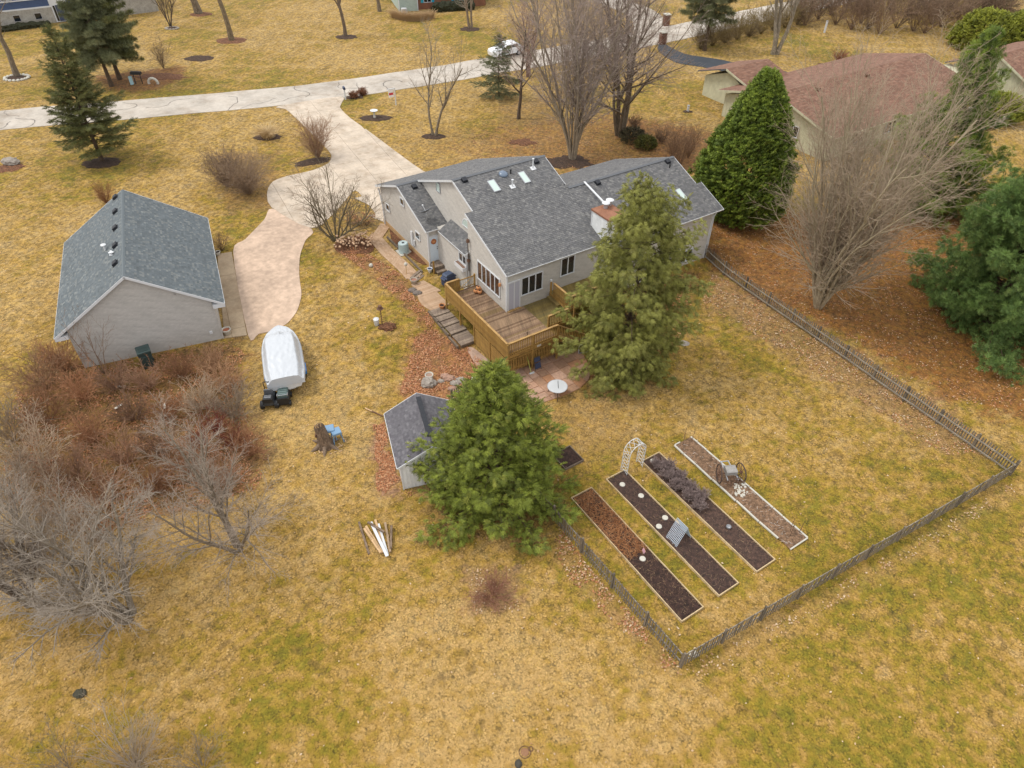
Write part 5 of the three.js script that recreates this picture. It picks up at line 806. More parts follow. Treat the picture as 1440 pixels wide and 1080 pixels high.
const GREYB = [0.26, 0.215, 0.165], PALE = [0.40, 0.35, 0.295], DARKB = [0.14, 0.105, 0.08], REDB = [0.30, 0.165, 0.12];
bareTree('bare_tree', 'big leafless vase shaped tree beyond the picket fence', G(1150, 432), { h: 15.5, r: 0.14, stems: 26, tilt: 0.4, lean: [-0.05, 0.02], seed: 5, kids: [10, 9, 7], ratio: [0.42, 0.5, 0.5], ang: [0.45, 0.6, 0.7], trop: [0.02, 0.04, 0.03, 0], first: [0.08, 0.15, 0.1], color: [0.47, 0.41, 0.30], twig: [0.47, 0.375, 0.29], minR: 0.0075 });
bareTree('bare_tree', 'tall leafless many stemmed tree behind the house in a mulch ring', G(805, 224), { h: 19, r: 0.17, stems: 13, tilt: 0.3, seed: 6, kids: [11, 10, 9], ratio: [0.4, 0.48, 0.5], ang: [0.5, 0.6, 0.7], first: [0.16, 0.15, 0.1], trop: [0.02, 0.05, 0.02, 0], color: [0.38, 0.325, 0.26], twig: [0.47, 0.385, 0.36], minR: 0.0105 });
bareTree('bare_tree', 'spreading leafless tree with dark low limbs behind the house', G(871, 191), { h: 17, r: 0.26, stems: 5, tilt: 0.4, seed: 7, kids: [12, 10, 8], ratio: [0.5, 0.48, 0.48], ang: [0.8, 0.7, 0.7], first: [0.16, 0.15, 0.1], trop: [0.0, 0.02, 0.02, 0], color: [0.19, 0.15, 0.11], twig: [0.36, 0.28, 0.24], minR: 0.0105 });
bareTree('bare_tree', 'slender leafless street tree in the front lawn by the driveway', G(611, 191), { h: 10, r: 0.17, stems: 2, tilt: 0.12, seed: 9, kids: [10, 8, 5], ratio: [0.5, 0.48, 0.45], ang: [0.6, 0.65, 0.7], first: [0.3, 0.2, 0.1], color: GREYB, twig: PALE, minR: 0.009 });
bareTree('bare_tree', 'forked leafless tree in a stone ring before the blue house', G(24, 107), { h: 13, r: 0.34, stems: 1, seed: 10, kids: [9, 7, 5], ratio: [0.6, 0.5, 0.45], ang: [0.6, 0.6, 0.7], first: [0.22, 0.2, 0.1], color: GREYB, minR: 0.012 });
bareTree('bare_tree', 'small leafless many stemmed tree in the lawn across the street', G(240, 38), { h: 7, r: 0.09, stems: 7, tilt: 0.4, seed: 11, kids: [7, 6], ratio: [0.45, 0.5], ang: [0.5, 0.7], color: DARKB, minR: 0.012 });
bareTree('bare_tree', 'thick trunked leafless tree at the far edge of the lawn', G(280, 19), { h: 16, r: 0.55, seed: 12, kids: [9, 7, 5], ratio: [0.5, 0.5, 0.45], color: GREYB, minR: 0.012, first: [0.35, 0.2, 0.1] });
bareTree('bare_tree', 'tall straight leafless tree in a leaf covered ring across the street', G(326, 57), { h: 17, r: 0.36, seed: 13, kids: [9, 7, 5], ratio: [0.42, 0.5, 0.45], color: [0.22, 0.17, 0.11], minR: 0.012, first: [0.45, 0.2, 0.1], lean: [-0.03, 0] });
bareTree('bare_tree', 'leafless tree in a round mulch ring across the street', G(486, 51), { h: 13, r: 0.25, seed: 15, kids: [11, 7, 5], ratio: [0.42, 0.5, 0.45], color: [0.2, 0.155, 0.12], minR: 0.012, first: [0.22, 0.2, 0.1] });
bareTree('bare_tree', 'leafless tree behind the sage house drive', G(534, 16), { h: 13, r: 0.28, seed: 16, kids: [9, 7, 4], ratio: [0.42, 0.5, 0.45], color: GREYB, minR: 0.012 });
bareTree('bare_tree', 'leafless tree standing by the clipped hedge', G(662, 40), { h: 10, r: 0.26, seed: 17, stems: 2, tilt: 0.2, kids: [10, 8, 5], ratio: [0.5, 0.5, 0.45], ang: [0.75, 0.7, 0.7], first: [0.2, 0.15, 0.1], color: [0.27, 0.21, 0.16], twig: PALE, minR: 0.012 });
bareTree('bare_tree', 'small dark trunked leafless tree by the thin spruce', G(729, 167), { h: 9, r: 0.2, seed: 18, kids: [11, 8, 5], ratio: [0.55, 0.5, 0.45], ang: [0.9, 0.7, 0.7], first: [0.3, 0.15, 0.1], color: DARKB, twig: [0.32, 0.23, 0.2], minR: 0.010 });
bareTree('bare_tree', 'pinkish leafless tree beside the road behind the parked car', G(742, 108), { h: 9, r: 0.16, seed: 181, stems: 3, tilt: 0.25, kids: [10, 8, 6], ratio: [0.5, 0.5, 0.45], ang: [0.7, 0.7, 0.7], first: [0.15, 0.15, 0.1], color: [0.34, 0.24, 0.22], twig: [0.42, 0.29, 0.27], minR: 0.011 });
bareTree('bare_tree', 'leafless tree with three grey trunks beside the brushy hedge', G(1089, 76), { h: 15, r: 0.32, stems: 3, tilt: 0.14, seed: 19, kids: [9, 7, 5], ratio: [0.42, 0.5, 0.45], color: [0.33, 0.29, 0.235], minR: 0.012, first: [0.35, 0.2, 0.1] });
bareTree('ornamental_tree', 'low leafless many stemmed tree beside the gravel pad', G(472, 338), { h: 5.6, r: 0.1, stems: 9, tilt: 0.62, seed: 24, kids: [9, 7, 5], ratio: [0.45, 0.5, 0.5], ang: [0.55, 0.65, 0.7], first: [0.2, 0.15, 0.1], trop: [0.03, 0.06, 0.03, 0], color: [0.21, 0.18, 0.115], twig: [0.27, 0.215, 0.165], minR: 0.008 });
// trees and brush behind the garage
bareTree('bare_tree', 'sprawling silver grey leafless tree leaning over the lower lawn', G(182, 868), { h: 7.4, r: 0.2, stems: 5, tilt: 0.5, lean: [-0.42, -0.12], seed: 125, kids: [13, 12, 9], ratio: [0.52, 0.5, 0.48], ang: [0.75, 0.7, 0.75], first: [0.15, 0.12, 0.1], trop: [0.0, 0.0, -0.02, 0], color: [0.25, 0.21, 0.165], twig: [0.46, 0.41, 0.37], minR: 0.0065 });
bareTree('bare_tree', 'silver grey leafless tree at the edge of the red brush', G(334, 772), { h: 7.0, r: 0.16, stems: 4, tilt: 0.5, lean: [-0.06, -0.1], seed: 26, kids: [11, 11, 9], ratio: [0.5, 0.5, 0.48], ang: [0.75, 0.7, 0.75], first: [0.2, 0.12, 0.1], trop: [0.0, 0.0, -0.02, 0], color: [0.25, 0.205, 0.16], twig: [0.46, 0.39, 0.34], minR: 0.0065 });
bareTree('bare_tree', 'tangled leafless tree at the lower left of the brush', G(45, 850), { h: 7.5, r: 0.16, stems: 5, tilt: 0.5, lean: [-0.1, -0.1], seed: 27, kids: [10, 9, 8], ratio: [0.5, 0.5, 0.48], ang: [0.75, 0.7, 0.75], first: [0.15, 0.12, 0.1], color: [0.23, 0.185, 0.15], twig: [0.40, 0.34, 0.29], minR: 0.0065 });
bareTree('bare_tree', 'thin leafless sapling against the garage gable wall', G(146, 524), { h: 4.6, r: 0.035, stems: 5, tilt: 0.35, seed: 28, kids: [6, 5], ratio: [0.45, 0.5], ang: [0.6, 0.7], color: [0.3, 0.21, 0.15], minR: 0.006 });
const shrub = (name, label, px, py, h, tilt, stems, color, seed, o = {}) => bareTree(name, label, G(px, py), { h, r: o.r ?? 0.022, stems, tilt, seed, kids: o.kids ?? [7, 5], segs: [5, 3, 2], sides: [4, 3, 3], ratio: [0.5, 0.5], ang: [0.6, 0.75], first: [0.1, 0.1], trop: [0.01, 0.02, 0, 0], color, minR: o.minR ?? 0.006, cat: 'shrub', group: o.group });
const BR1 = [0.30, 0.155, 0.085], BR2 = [0.25, 0.15, 0.10], BR3 = [0.33, 0.20, 0.12], BRR = [0.24, 0.055, 0.04], BRG = [0.32, 0.25, 0.19];
const brush = 'bare twiggy shrub in the tangled brush patch behind the garage', brushG = 'brush behind the garage';
[[66, 545, 2.2, BR3], [92, 520, 2.0, BR1], [120, 560, 1.8, BR1], [70, 590, 2.0, BR1], [165, 545, 1.6, BR2], [210, 545, 1.5, BR2], [255, 530, 1.6, BR1], [300, 520, 1.4, BR3], [320, 545, 1.6, BR3], [190, 590, 1.5, BR2], [240, 590, 1.6, BR1], [285, 575, 1.8, BRG], [330, 585, 1.9, BRG], [130, 620, 1.8, BR1], [180, 650, 1.9, BR2], [230, 640, 1.7, BR2], [110, 680, 2.2, BR2], [60, 660, 2.6, BRG], [30, 700, 2.8, BRG], [80, 730, 2.6, BRG], [150, 700, 2.0, BR2], [225, 690, 1.7, BR1], [270, 660, 2.0, BR1], [315, 680, 1.9, BR2], [20, 620, 2.6, BRG], [350, 640, 1.6, BR1], [140, 760, 2.4, BRG], [60, 790, 2.5, BRG]].forEach(([x, y, h, c], i) => shrub('brush_shrub', brush, x, y, h * 1.25, 1.0, 22, c.map((q) => q * (1.1 + 0.35 * ((i * 7) % 3))), 300 + i, { minR: 0.011, r: 0.026, kids: [7, 4], group: brushG }));
[[305, 612, 2.0], [330, 630, 1.7], [285, 632, 1.6]].forEach(([x, y, h], i) => shrub('red_twig_shrub', 'dark red twiggy shrub in the brush near the boat', x, y, h, 0.55, 20, BRR, 340 + i, { group: 'red twig shrubs' }));
shrub('bare_shrub', 'wide tangle of pale bare twigs at the foot of the lower lawn', 190, 1080, 3.0, 1.1, 34, [0.46, 0.38, 0.3], 360, { r: 0.03 }); shrub('bare_shrub', 'thin pale bare twigs at the bottom edge of the lawn beside the wide tangle', 285, 1080, 2.0, 0.8, 12, [0.33, 0.27, 0.2], 361); shrub('bare_shrub', 'bare twigs at the bottom corner of the lawn', 95, 1080, 2.2, 0.8, 12, [0.33, 0.27, 0.2], 362);
shrub('bare_shrub', 'low reddish brown shrub alone on the lower lawn', 693, 838, 1.35, 1.6, 30, [0.40, 0.20, 0.135], 363, { kids: [6, 4], r: 0.014, minR: 0.009 });
shrub('bare_shrub', 'broad brown bare shrub left of the driveway fork', 350, 272, 3.6, 0.9, 64, [0.36, 0.26, 0.185], 364, { r: 0.03, minR: 0.009 }); shrub('bare_shrub', 'dark bare shrub against the broad brown shrub', 320, 262, 3.6, 0.6, 40, [0.27, 0.19, 0.14], 365, { r: 0.03, minR: 0.009 });
shrub('bare_shrub', 'feathery reddish shrub in the mulch at the driveway fork', 447, 222, 3.9, 0.5, 46, [0.42, 0.27, 0.18], 366, { r: 0.028, minR: 0.009 }); shrub('bare_shrub', 'bare orange brown shrub behind the garage roof', 150, 285, 2.0, 0.6, 24, [0.34, 0.17, 0.08], 367);
shrub('bare_shrub', 'small bare shrub between the garage and the gravel pad', 312, 352, 1.6, 0.6, 14, [0.26, 0.17, 0.11], 368); shrub('bare_shrub', 'thin bare shrub by the far mulch strip', 230, 96, 3.2, 0.3, 14, [0.25, 0.18, 0.13], 369, { minR: 0.01 });
[[944, 226], [955, 236], [968, 222]].forEach(([x, y], i) => shrub('bare_shrub', 'upright bare shrub near the cone shaped evergreen', x, y, 3.2, 0.3, 16, [0.30, 0.185, 0.115], 370 + i, { minR: 0.008, group: 'upright shrubs by the evergreen' }));
shrub('bare_shrub', 'bare brown shrub at the house corner by the fence', 1002, 366, 1.3, 0.6, 14, [0.24, 0.12, 0.07], 374);
shrub('bare_shrub', 'red twigged shrub in the mulch island before the cream house', 1178, 92, 2.0, 0.6, 22, [0.34, 0.13, 0.09], 375, { minR: 0.011 });
[[890, 182], [930, 200]].forEach(([x, y], i) => shrub('bare_shrub', 'low brown shrub on the litter behind the house', x, y, 1.6, 0.6, 16, [0.22, 0.14, 0.09], 376 + i, { minR: 0.01, group: 'low shrubs behind the house' }));
// brushy hedge along the far road and the thicket at the top right
{ let s = 400; for (let i = 0; i < 9; i++) shrub('hedge_shrub', 'bare olive brown shrub in the roadside hedge', 985 + i * 17, 68 - i * 4.2, 3.4 + 0.8 * Math.sin(i * 2.7), 0.9, 30, i % 2 ? [0.28, 0.21, 0.09] : [0.26, 0.2, 0.12], s++, { minR: 0.013, r: 0.03, group: 'roadside hedge shrubs' });
  for (let i = 0; i < 34; i++) shrub('thicket_shrub', 'tall bare shrub in the thicket beyond the far lawn', 1120 + (i % 17) * 17.5 + (i > 16 ? 9 : 0) + Math.sin(i * 5.1) * 7, (i > 16 ? 16 : 45 - 0.12 * Math.abs((i % 17) * 17 - 140)) + Math.sin(i * 2.1) * 6, 4.6 + 1.6 * Math.abs(Math.sin(i * 3.3)), 0.75, 17, [[0.24, 0.165, 0.115], [0.3, 0.2, 0.14], [0.2, 0.14, 0.1]][i % 3], s++, { minR: 0.016, r: 0.04, group: 'thicket at the far lawn' }); }
conifer('young_spruce', 'dark green spruce in the thicket beyond the far lawn', G(1398, 28), { h: 6.5, r: 2.8, tr: 0.12, seed: 43, pal: DARKSPR, y0: 0.4, step: 0.55, per: 6, size: 0.6, sp: 0.32 });

// ---------- picket fences ----------
const picketGeo = (() => { const s = new THREE.Shape(); s.moveTo(-0.038, 0); s.lineTo(0.038, 0); s.lineTo(0.038, 1.0); s.lineTo(0, 1.07); s.lineTo(-0.038, 1.0); s.closePath(); return uvM(new THREE.ExtrudeGeometry(s, { depth: 0.018, bevelEnabled: false }), 0.6); })();
function picketFence(label, a, b, seed, h = 1, sp = 0.155) {
  const d = V3(b.x - a.x, 0, b.z - a.z), L = d.length(); d.normalize(); const ang = Math.atan2(-d.z, d.x), F = thing('picket_fence', label, 'fence', V3(a.x, 0, a.z), ang, 'weathered picket fences'), rnd = mulberry(seed);
  const gy = (x) => ground(a.x + d.x * x, a.z + d.z * x), n = Math.round(L / 2.4), bay = L / n;
  for (let i = 0; i <= n; i++) { const x = i * bay, t = 0.04 * (rnd() - 0.5); part('post', cbox(0.1, 1.2 * h + 0.3, 0.1, 0.012, x, gy(x) + 0.45 * h + t, 0), M.fence[i % 3], F);
    if (i < n) for (const k of [0.25, 0.82]) { const s = rnd() * 0.03 - 0.015; part('rail', bar(V3(x, gy(x) + k * h + s, 0.07), V3(x + bay, gy(x + bay) + k * h + s, 0.07), 0.04, 0.085), M.fenceRail, F); } }
  const m = Math.min(298, Math.floor(L / sp));
  for (let i = 0; i < m; i++) { if (rnd() < 0.012) continue; const x = (i + 0.5) * (L / m), p = shade(new THREE.Mesh(picketGeo, M.fence[Math.floor(rnd() * 3)])); p.name = 'picket'; p.position.set(x + 0.01 * (rnd() - 0.5), gy(x) + 0.06 + 0.03 * rnd(), -0.03); p.rotation.set((rnd() - 0.5) * 0.06, (rnd() - 0.5) * 0.05, (rnd() - 0.5) * 0.05); p.scale.y = h; F.add(p); }
  return F;
}
const fA = uvw(39.05, 0, -32.1), fB = G(1420, 668), fC = G(957, 938), fD = G(779, 733), fE = G(742, 690);
picketFence('weathered picket fence from the house corner past the bare vase tree', fA, fB, 1);
picketFence('weathered picket fence closing the far end of the vegetable beds', fB, fC, 2);
picketFence('weathered picket fence between the bright spruce and the fence corner', fC, fE, 3);
picketFence('short picket fence between the shed and the deck', G(636, 566), G(700, 536), 4, 0.9, 0.14);

// ---------- vegetable beds ----------
const bedQ = [[[80, 465], [148, 382], [675, 942], [565, 1008]], [[213, 350], [300, 312], [850, 850], [740, 905]], [[375, 275], [462, 230], [1000, 745], [908, 802]], [[512, 195], [600, 165], [1152, 655], [1065, 703]]].map((q) => q.map(([x, y]) => G(780 + x / 3.1775, 560 + y / 3.1775)));
const bedLabels = ['raised bed of dark soil with orange dry stalks nearest the spruce', 'raised bed of dark soil holding the folding trellis', 'raised bed with grey purple dry bushes at one end', 'pale earth bed edged with white boards and holding the old cultivator'];
const bedAt = [];
bedQ.forEach((q, i) => {
  const hd = q[0].clone().add(q[1]).multiplyScalar(0.5), ft = q[2].clone().add(q[3]).multiplyScalar(0.5), d = ft.clone().sub(hd), L = 8.5, ang = -HA + Math.PI / 2; const c = hd.clone().add(ft).multiplyScalar(0.5); c.y = ground(c.x, c.z); void d; void ang;
  const w = i === 0 ? 1.36 : 1.3, B = thing('garden_bed', bedLabels[i], 'garden bed', c, HA, undefined); bedAt.push({ c, w, L, B }); // local z along the bed
  hard.push([[-w / 2, -L / 2], [w / 2, -L / 2], [w / 2, L / 2], [-w / 2, L / 2]].map(([x, z]) => B.localToWorld(V3(x, 0, z)).clone()));
  const rnd = mulberry(60 + i), g = new THREE.PlaneGeometry(w - 0.04, L - 0.04, 22, 140); g.rotateX(-Math.PI / 2); const p = g.attributes.position; for (let k = 0; k < p.count; k++) { const x = p.getX(k), z = p.getZ(k), e = Math.min(w / 2 - Math.abs(x), L / 2 - Math.abs(z)); p.setY(k, 0.09 + 0.05 * Math.min(1, e / 0.2) + 0.028 * noiseA(x * 5 + i * 9, z * 5) + 0.02 * noiseB(x * 14, z * 14 + i)); } g.computeVertexNormals(); uvM; for (let k = 0; k < p.count; k++) g.attributes.uv.setXY(k, p.getX(k) * 0.5 + i * 0.3, p.getZ(k) * 0.5);
  part('soil', g, [M.soil, mat(0.09, 0.049, 0.038, { map: T.mulch, bumpMap: T.mulch, bumpScale: 0.03 }), mat(0.115, 0.065, 0.05, { map: T.mulch, bumpMap: T.mulch, bumpScale: 0.03 }), M.soilPale][i], B);
  if (i < 3) { for (const s of [-1, 1]) { part('side_board', box(0.045, 0.2, L, s * w / 2, 0.07, 0), M.bedBoard, B); part('end_board', box(w + 0.045, 0.2, 0.045, 0, 0.072, s * (L / 2 + 0.02)), M.bedBoard, B); } }
  else for (const s of [-1, 1]) { let z = -L / 2; while (z < L / 2 - 0.1) { const l = Math.min(0.5 + rnd() * 1.2, L / 2 - z); if (rnd() < 0.93) part('edging_board', box(0.09, 0.08, l - 0.03, s * (w / 2) + (rnd() - 0.5) * 0.03, 0.1, z + l / 2, (rnd() - 0.5) * 0.05), M.stoneWhite, B); z += l; } if (s > 0) part('edging_board', box(w, 0.07, 0.07, 0, 0.1, L / 2), M.stoneWhite, B); else part('edging_board', box(0.4, 0.07, 0.07, -0.4, 0.1, -L / 2), M.stoneWhite, B); }
});
const bedP = (i, x, z, y = 0.13) => { const v = bedAt[i].B.localToWorld(V3(x, y, z)); return v.clone(); };
// dry stalks and debris lying on the soil
function debris(name, label, i, z0, z1, n, pal, seed, lmin, lmax, r, up) {
  const rnd = mulberry(seed), g = new THREE.CylinderGeometry(0.5, 1, 1, 4), im = shade(new THREE.InstancedMesh(g, mat(1, 1, 1), n)); im.name = numbered(name); im.userData = { kind: 'stuff', label, category: 'plants' };
  for (let k = 0; k < n; k++) { const l = lmin + rnd() * (lmax - lmin), el = up * rnd(), az = rnd() * 6.28, d = V3(Math.cos(az) * Math.cos(el), Math.sin(el) + 0.03, Math.sin(az) * Math.cos(el)).normalize(); _q.setFromUnitVectors(UP, d); const p = bedP(i, (rnd() - 0.5) * (bedAt[i].w - 0.1), lerp(z0, z1, rnd()), 0.12 + l * 0.5 * d.y); _m.compose(p, _q, V3(r, l, r)); im.setMatrixAt(k, _m); const c = pal[Math.floor(rnd() * pal.length)], f = 0.7 + 0.6 * rnd(); im.setColorAt(k, _c.setRGB(c[0] * f, c[1] * f, c[2] * f)); }
  scene.add(im);
}
debris('dry_stalks', 'orange brown dry stalks matted over the bed nearest the spruce', 0, -4.1, 0.4, 1500, [[0.40, 0.16, 0.05], [0.30, 0.12, 0.045], [0.52, 0.27, 0.12]], 71, 0.15, 0.55, 0.008, 0.7);
debris('dry_stalks', 'scattered straw and twigs on the dark soil beds', 1, -4.1, 4.1, 500, [[0.25, 0.16, 0.1], [0.4, 0.27, 0.16], [0.16, 0.09, 0.06]], 72, 0.08, 0.3, 0.005, 0.4);
debris('dry_stalks', 'straw scraps on the bed with grey purple bushes', 2, -0.5, 4.1, 320, [[0.45, 0.3, 0.18], [0.2, 0.12, 0.08]], 73, 0.06, 0.22, 0.005, 0.3);
debris('dry_stalks', 'pale sticks and scraps on the white edged bed', 3, -4.1, 4.1, 200, [[0.55, 0.45, 0.36], [0.3, 0.18, 0.1], [0.7, 0.65, 0.6]], 74, 0.06, 0.4, 0.008, 0.25);
debris('dry_stalks', 'thin dry stalks at the far end of the bed nearest the spruce', 0, 0.4, 4.1, 420, [[0.22, 0.12, 0.07], [0.38, 0.25, 0.14]], 75, 0.06, 0.3, 0.005, 0.3);
// grey purple dry bushes
{ const rnd = mulberry(81); for (let k = 0; k < 9; k++) { const p = bedP(2, (k % 2 ? 0.28 : -0.28) + (rnd() - 0.5) * 0.1, -3.5 + k * 0.42, 0.12); bareTree('lavender_bush', 'grey purple dry bush in a row on the raised bed', p, { h: 0.62, r: 0.012, stems: 34, tilt: 0.95, seed: 500 + k, kids: [6, 4], segs: [4, 3, 2], sides: [3, 3, 3], ratio: [0.5, 0.5], ang: [0.6, 0.7], first: [0.25, 0.1], trop: [0.05, 0.05, 0, 0], color: [0.34, 0.265, 0.265], twig: [0.46, 0.365, 0.365], minR: 0.011, cat: 'bush', group: 'dry bushes on the bed' }); } }
// stepping stones
const stoneG = lathe([[0.001, 0.05], [0.13, 0.048], [0.155, 0.03], [0.16, 0]], 18);
[[0, 0.02, 0.72, 'round white stepping stone on the soil beside a small pink card'], [1, -0.15, -3.5], [1, 0.2, -2.35], [1, -0.35, -0.3], [1, 0.3, -0.55], [2, -0.1, -3.95, 'round white stepping stone beside the grey purple bushes']].forEach(([i, x, z, l]) => { const o = part('stepping_stone', stoneG, M.stoneWhite); o.position.copy(bedP(i, x, z, 0.14)); tag(o, l ?? 'round white stepping stone in the bed that holds the trellis', 'stone', 'white stepping stones'); if (l) delete o.userData.group; });
{ const o = thing('plant_card', 'small pink card standing in the soil by a white stone', 'card', bedP(0, 0.25, 0.5), HA + 0.4); part('card', box(0.18, 0.24, 0.02, 0, 0.24, 0, 0, -0.5), mat(0.62, 0.33, 0.36), o); part('stake', box(0.02, 0.25, 0.02, 0, 0.1, -0.02), M.bedBoard, o); }
// arch
{
  const c = G(880 + 8, 659), A = thing('garden_arch', 'white arched lattice trellis at the head of the vegetable beds', 'arch', V3(c.x, c.y, c.z), HA + 0.02);
  const w = 1.15, d = 0.5, hh = 1.55, r = w / 2, th = 0.022; c.y = 0;
  for (const z of [-d / 2, d / 2]) { const pts = [V3(-r, 0, z), V3(-r, hh, z)]; for (let i = 1; i < 12; i++) { const a = Math.PI - (i / 12) * Math.PI; pts.push(V3(Math.cos(a) * r, hh + Math.sin(a) * r * 1.05, z)); } pts.push(V3(r, hh, z), V3(r, 0, z)); part('arch_frame', pts.slice(1).map((p, i) => rod(pts[i], p, th, 6)), M.white, A); }
  for (const x of [-r, r]) { const g = []; for (let i = 0; i < 6; i++) { const y = 0.1 + i * 0.26; g.push(rod(V3(x, y, -d / 2), V3(x, y + 0.26, d / 2), 0.012, 5), rod(V3(x, y, d / 2), V3(x, y + 0.26, -d / 2), 0.012, 5)); } part('lattice', g, M.white, A); }
  const g = []; for (let i = 0; i < 6; i++) { const a = Math.PI - (i / 6) * Math.PI, b = Math.PI - ((i + 1) / 6) * Math.PI, f = (t, z) => V3(Math.cos(t) * r, hh + Math.sin(t) * r * 1.05, z); g.push(rod(f(a, -d / 2), f(b, d / 2), 0.012, 5), rod(f(a, d / 2), f(b, -d / 2), 0.012, 5)); } part('lattice', g, M.white, A);
}
// folding trellis: a grid panel and a sheet panel leaning together
{
  const p = bedP(1, 0.05, 0.75), A = thing('folding_trellis', 'pale blue folding trellis standing tent like in the raised bed', 'trellis', p, HA);
  const L = 1.3, w = 0.75, lean = 0.4; // panels meet at the top along z
  const lat = [], m4 = new THREE.Matrix4().makeRotationZ(-lean), O = V3(-Math.sin(lean) * L, 0, 0); for (let i = 0; i <= 9; i++) lat.push(box(0.014, L, 0.012, 0, L / 2, -w / 2 + (i * w) / 9)); for (let i = 0; i <= 13; i++) lat.push(box(0.016, 0.013, w, 0, (i * L) / 13, 0)); lat.forEach((g) => { g.applyMatrix4(m4); g.translate(O.x, 0, 0); }); part('grid_panel', lat, mat(0.62, 0.70, 0.80, { roughness: 0.6 }), A);
  const sh = box(0.015, L, w, 0, L / 2, 0); sh.applyMatrix4(new THREE.Matrix4().makeRotationZ(lean)); sh.translate(Math.sin(lean) * L, 0, 0); part('sheet_panel', sh, new THREE.MeshPhysicalMaterial({ color: lin(0.62, 0.74, 0.80), roughness: 0.35, transmission: 0.35, thickness: 0 }), A);
}
// old horse-drawn cultivator
{
  const p = bedP(3, 0.05, -0.7), A = thing('old_cultivator', 'rusty two wheeled farm cultivator standing in the white edged bed', 'cultivator', p, HA + 1.1);
  for (const s of [-1, 1]) { const wh = sub('wheel', A, 0, 0.55, s * 0.62); wh.rotation.y = 0.12 * s; part('rim', torus(0.52, 0.035, 0, 0, 0, 30, 6), mat(0.07, 0.045, 0.035), wh); part('spokes', [...Array(10)].map((_, i) => rod(V3(0, 0, 0), V3(Math.cos(i * 0.628) * 0.51, Math.sin(i * 0.628) * 0.51, 0), 0.016, 5)), M.rust, wh); const hb = cyl(0.06, 0.06, 0.16, 10, 0, -0.08, 0); hb.rotateX(Math.PI / 2); part('hub', hb, M.rust, wh); }
  part('axle', rod(V3(0, 0.55, -0.62), V3(0, 0.55, 0.62), 0.025), M.rust, A); part('frame', [bar(V3(-0.5, 0.55, -0.3), V3(0.9, 0.5, -0.2), 0.05), bar(V3(-0.5, 0.55, 0.3), V3(0.9, 0.5, 0.2), 0.05), bar(V3(0.9, 0.5, -0.25), V3(0.9, 0.5, 0.25), 0.05)], M.galv, A); part('hopper', [cbox(0.55, 0.3, 0.6, 0.04, 0.05, 0.72, 0)], mat(0.33, 0.32, 0.32, { map: T.mottle, roughness: 0.6 }), A); part('tines', [-0.3, -0.1, 0.1, 0.3].map((z) => rod(V3(-0.4, 0.55, z), V3(-0.62, 0.05, z), 0.014)), M.rust, A); part('handles', [rod(V3(-0.4, 0.6, -0.25), V3(-1.0, 0.85, -0.4), 0.018), rod(V3(-0.4, 0.6, 0.25), V3(-1.0, 0.85, 0.4), 0.018)], M.rust, A);
}
{ const rnd = mulberry(91); const S = thing('pebble_heap', 'heap of white pebbles beside the rusty cultivator', 'stones', bedP(3, 0.05, 0.15, 0.1)); const g = []; for (let i = 0; i < 60; i++) { const k = 0.03 + 0.05 * rnd(); g.push(blob(k, k * 0.7, k, 0.25, i, 1).translate((rnd() + rnd() - 1) * 0.45, 0.03, (rnd() + rnd() - 1) * 0.55)); } part('pebbles', g, M.stoneWhite, S).userData.kind = 'stuff'; }
[['rusty wire plant cage at the foot of the white edged bed', 0.25, 3.7], ['rusty wire plant cage at the head of the white edged bed', 0.1, -4.0]].forEach(([l, x, z]) => { const A = thing('plant_cage', l, 'plant cage', bedP(3, x, z), HA); part('stakes', [[-0.3, 0], [0.3, 0.1], [0, -0.25]].map(([a, b]) => rod(V3(a, 0, b), V3(a * 1.1, 0.95, b * 1.1), 0.014)), M.rust, A); part('ring', torus(0.24, 0.008, 0, 0.55, 0, 18, 4, Math.PI / 2), M.rust, A); });
{ const A = part('metal_pot', lathe([[0.001, 0], [0.09, 0], [0.11, 0.14], [0.13, 0.14], [0.12, 0.02], [0.001, 0.03]], 14), M.galv); A.position.copy(bedP(2, 0.1, 1.65)); tag(A, 'small metal pot lying on the soil of the middle bed', 'pot'); }
{ const c = G(798, 645), B = thing('garden_bed', 'corner of a small timber edged bed by the bright spruce', 'garden bed', c, HA); part('soil', box(1.2, 0.1, 1.2, 0, 0.03, 0), M.soil, B); for (const s of [-1, 1]) { part('side_board', box(0.05, 0.2, 1.3, s * 0.63, 0.06, 0), M.timber, B); part('end_board', box(1.3, 0.2, 0.05, 0, 0.062, s * 0.65), M.timber, B); } }

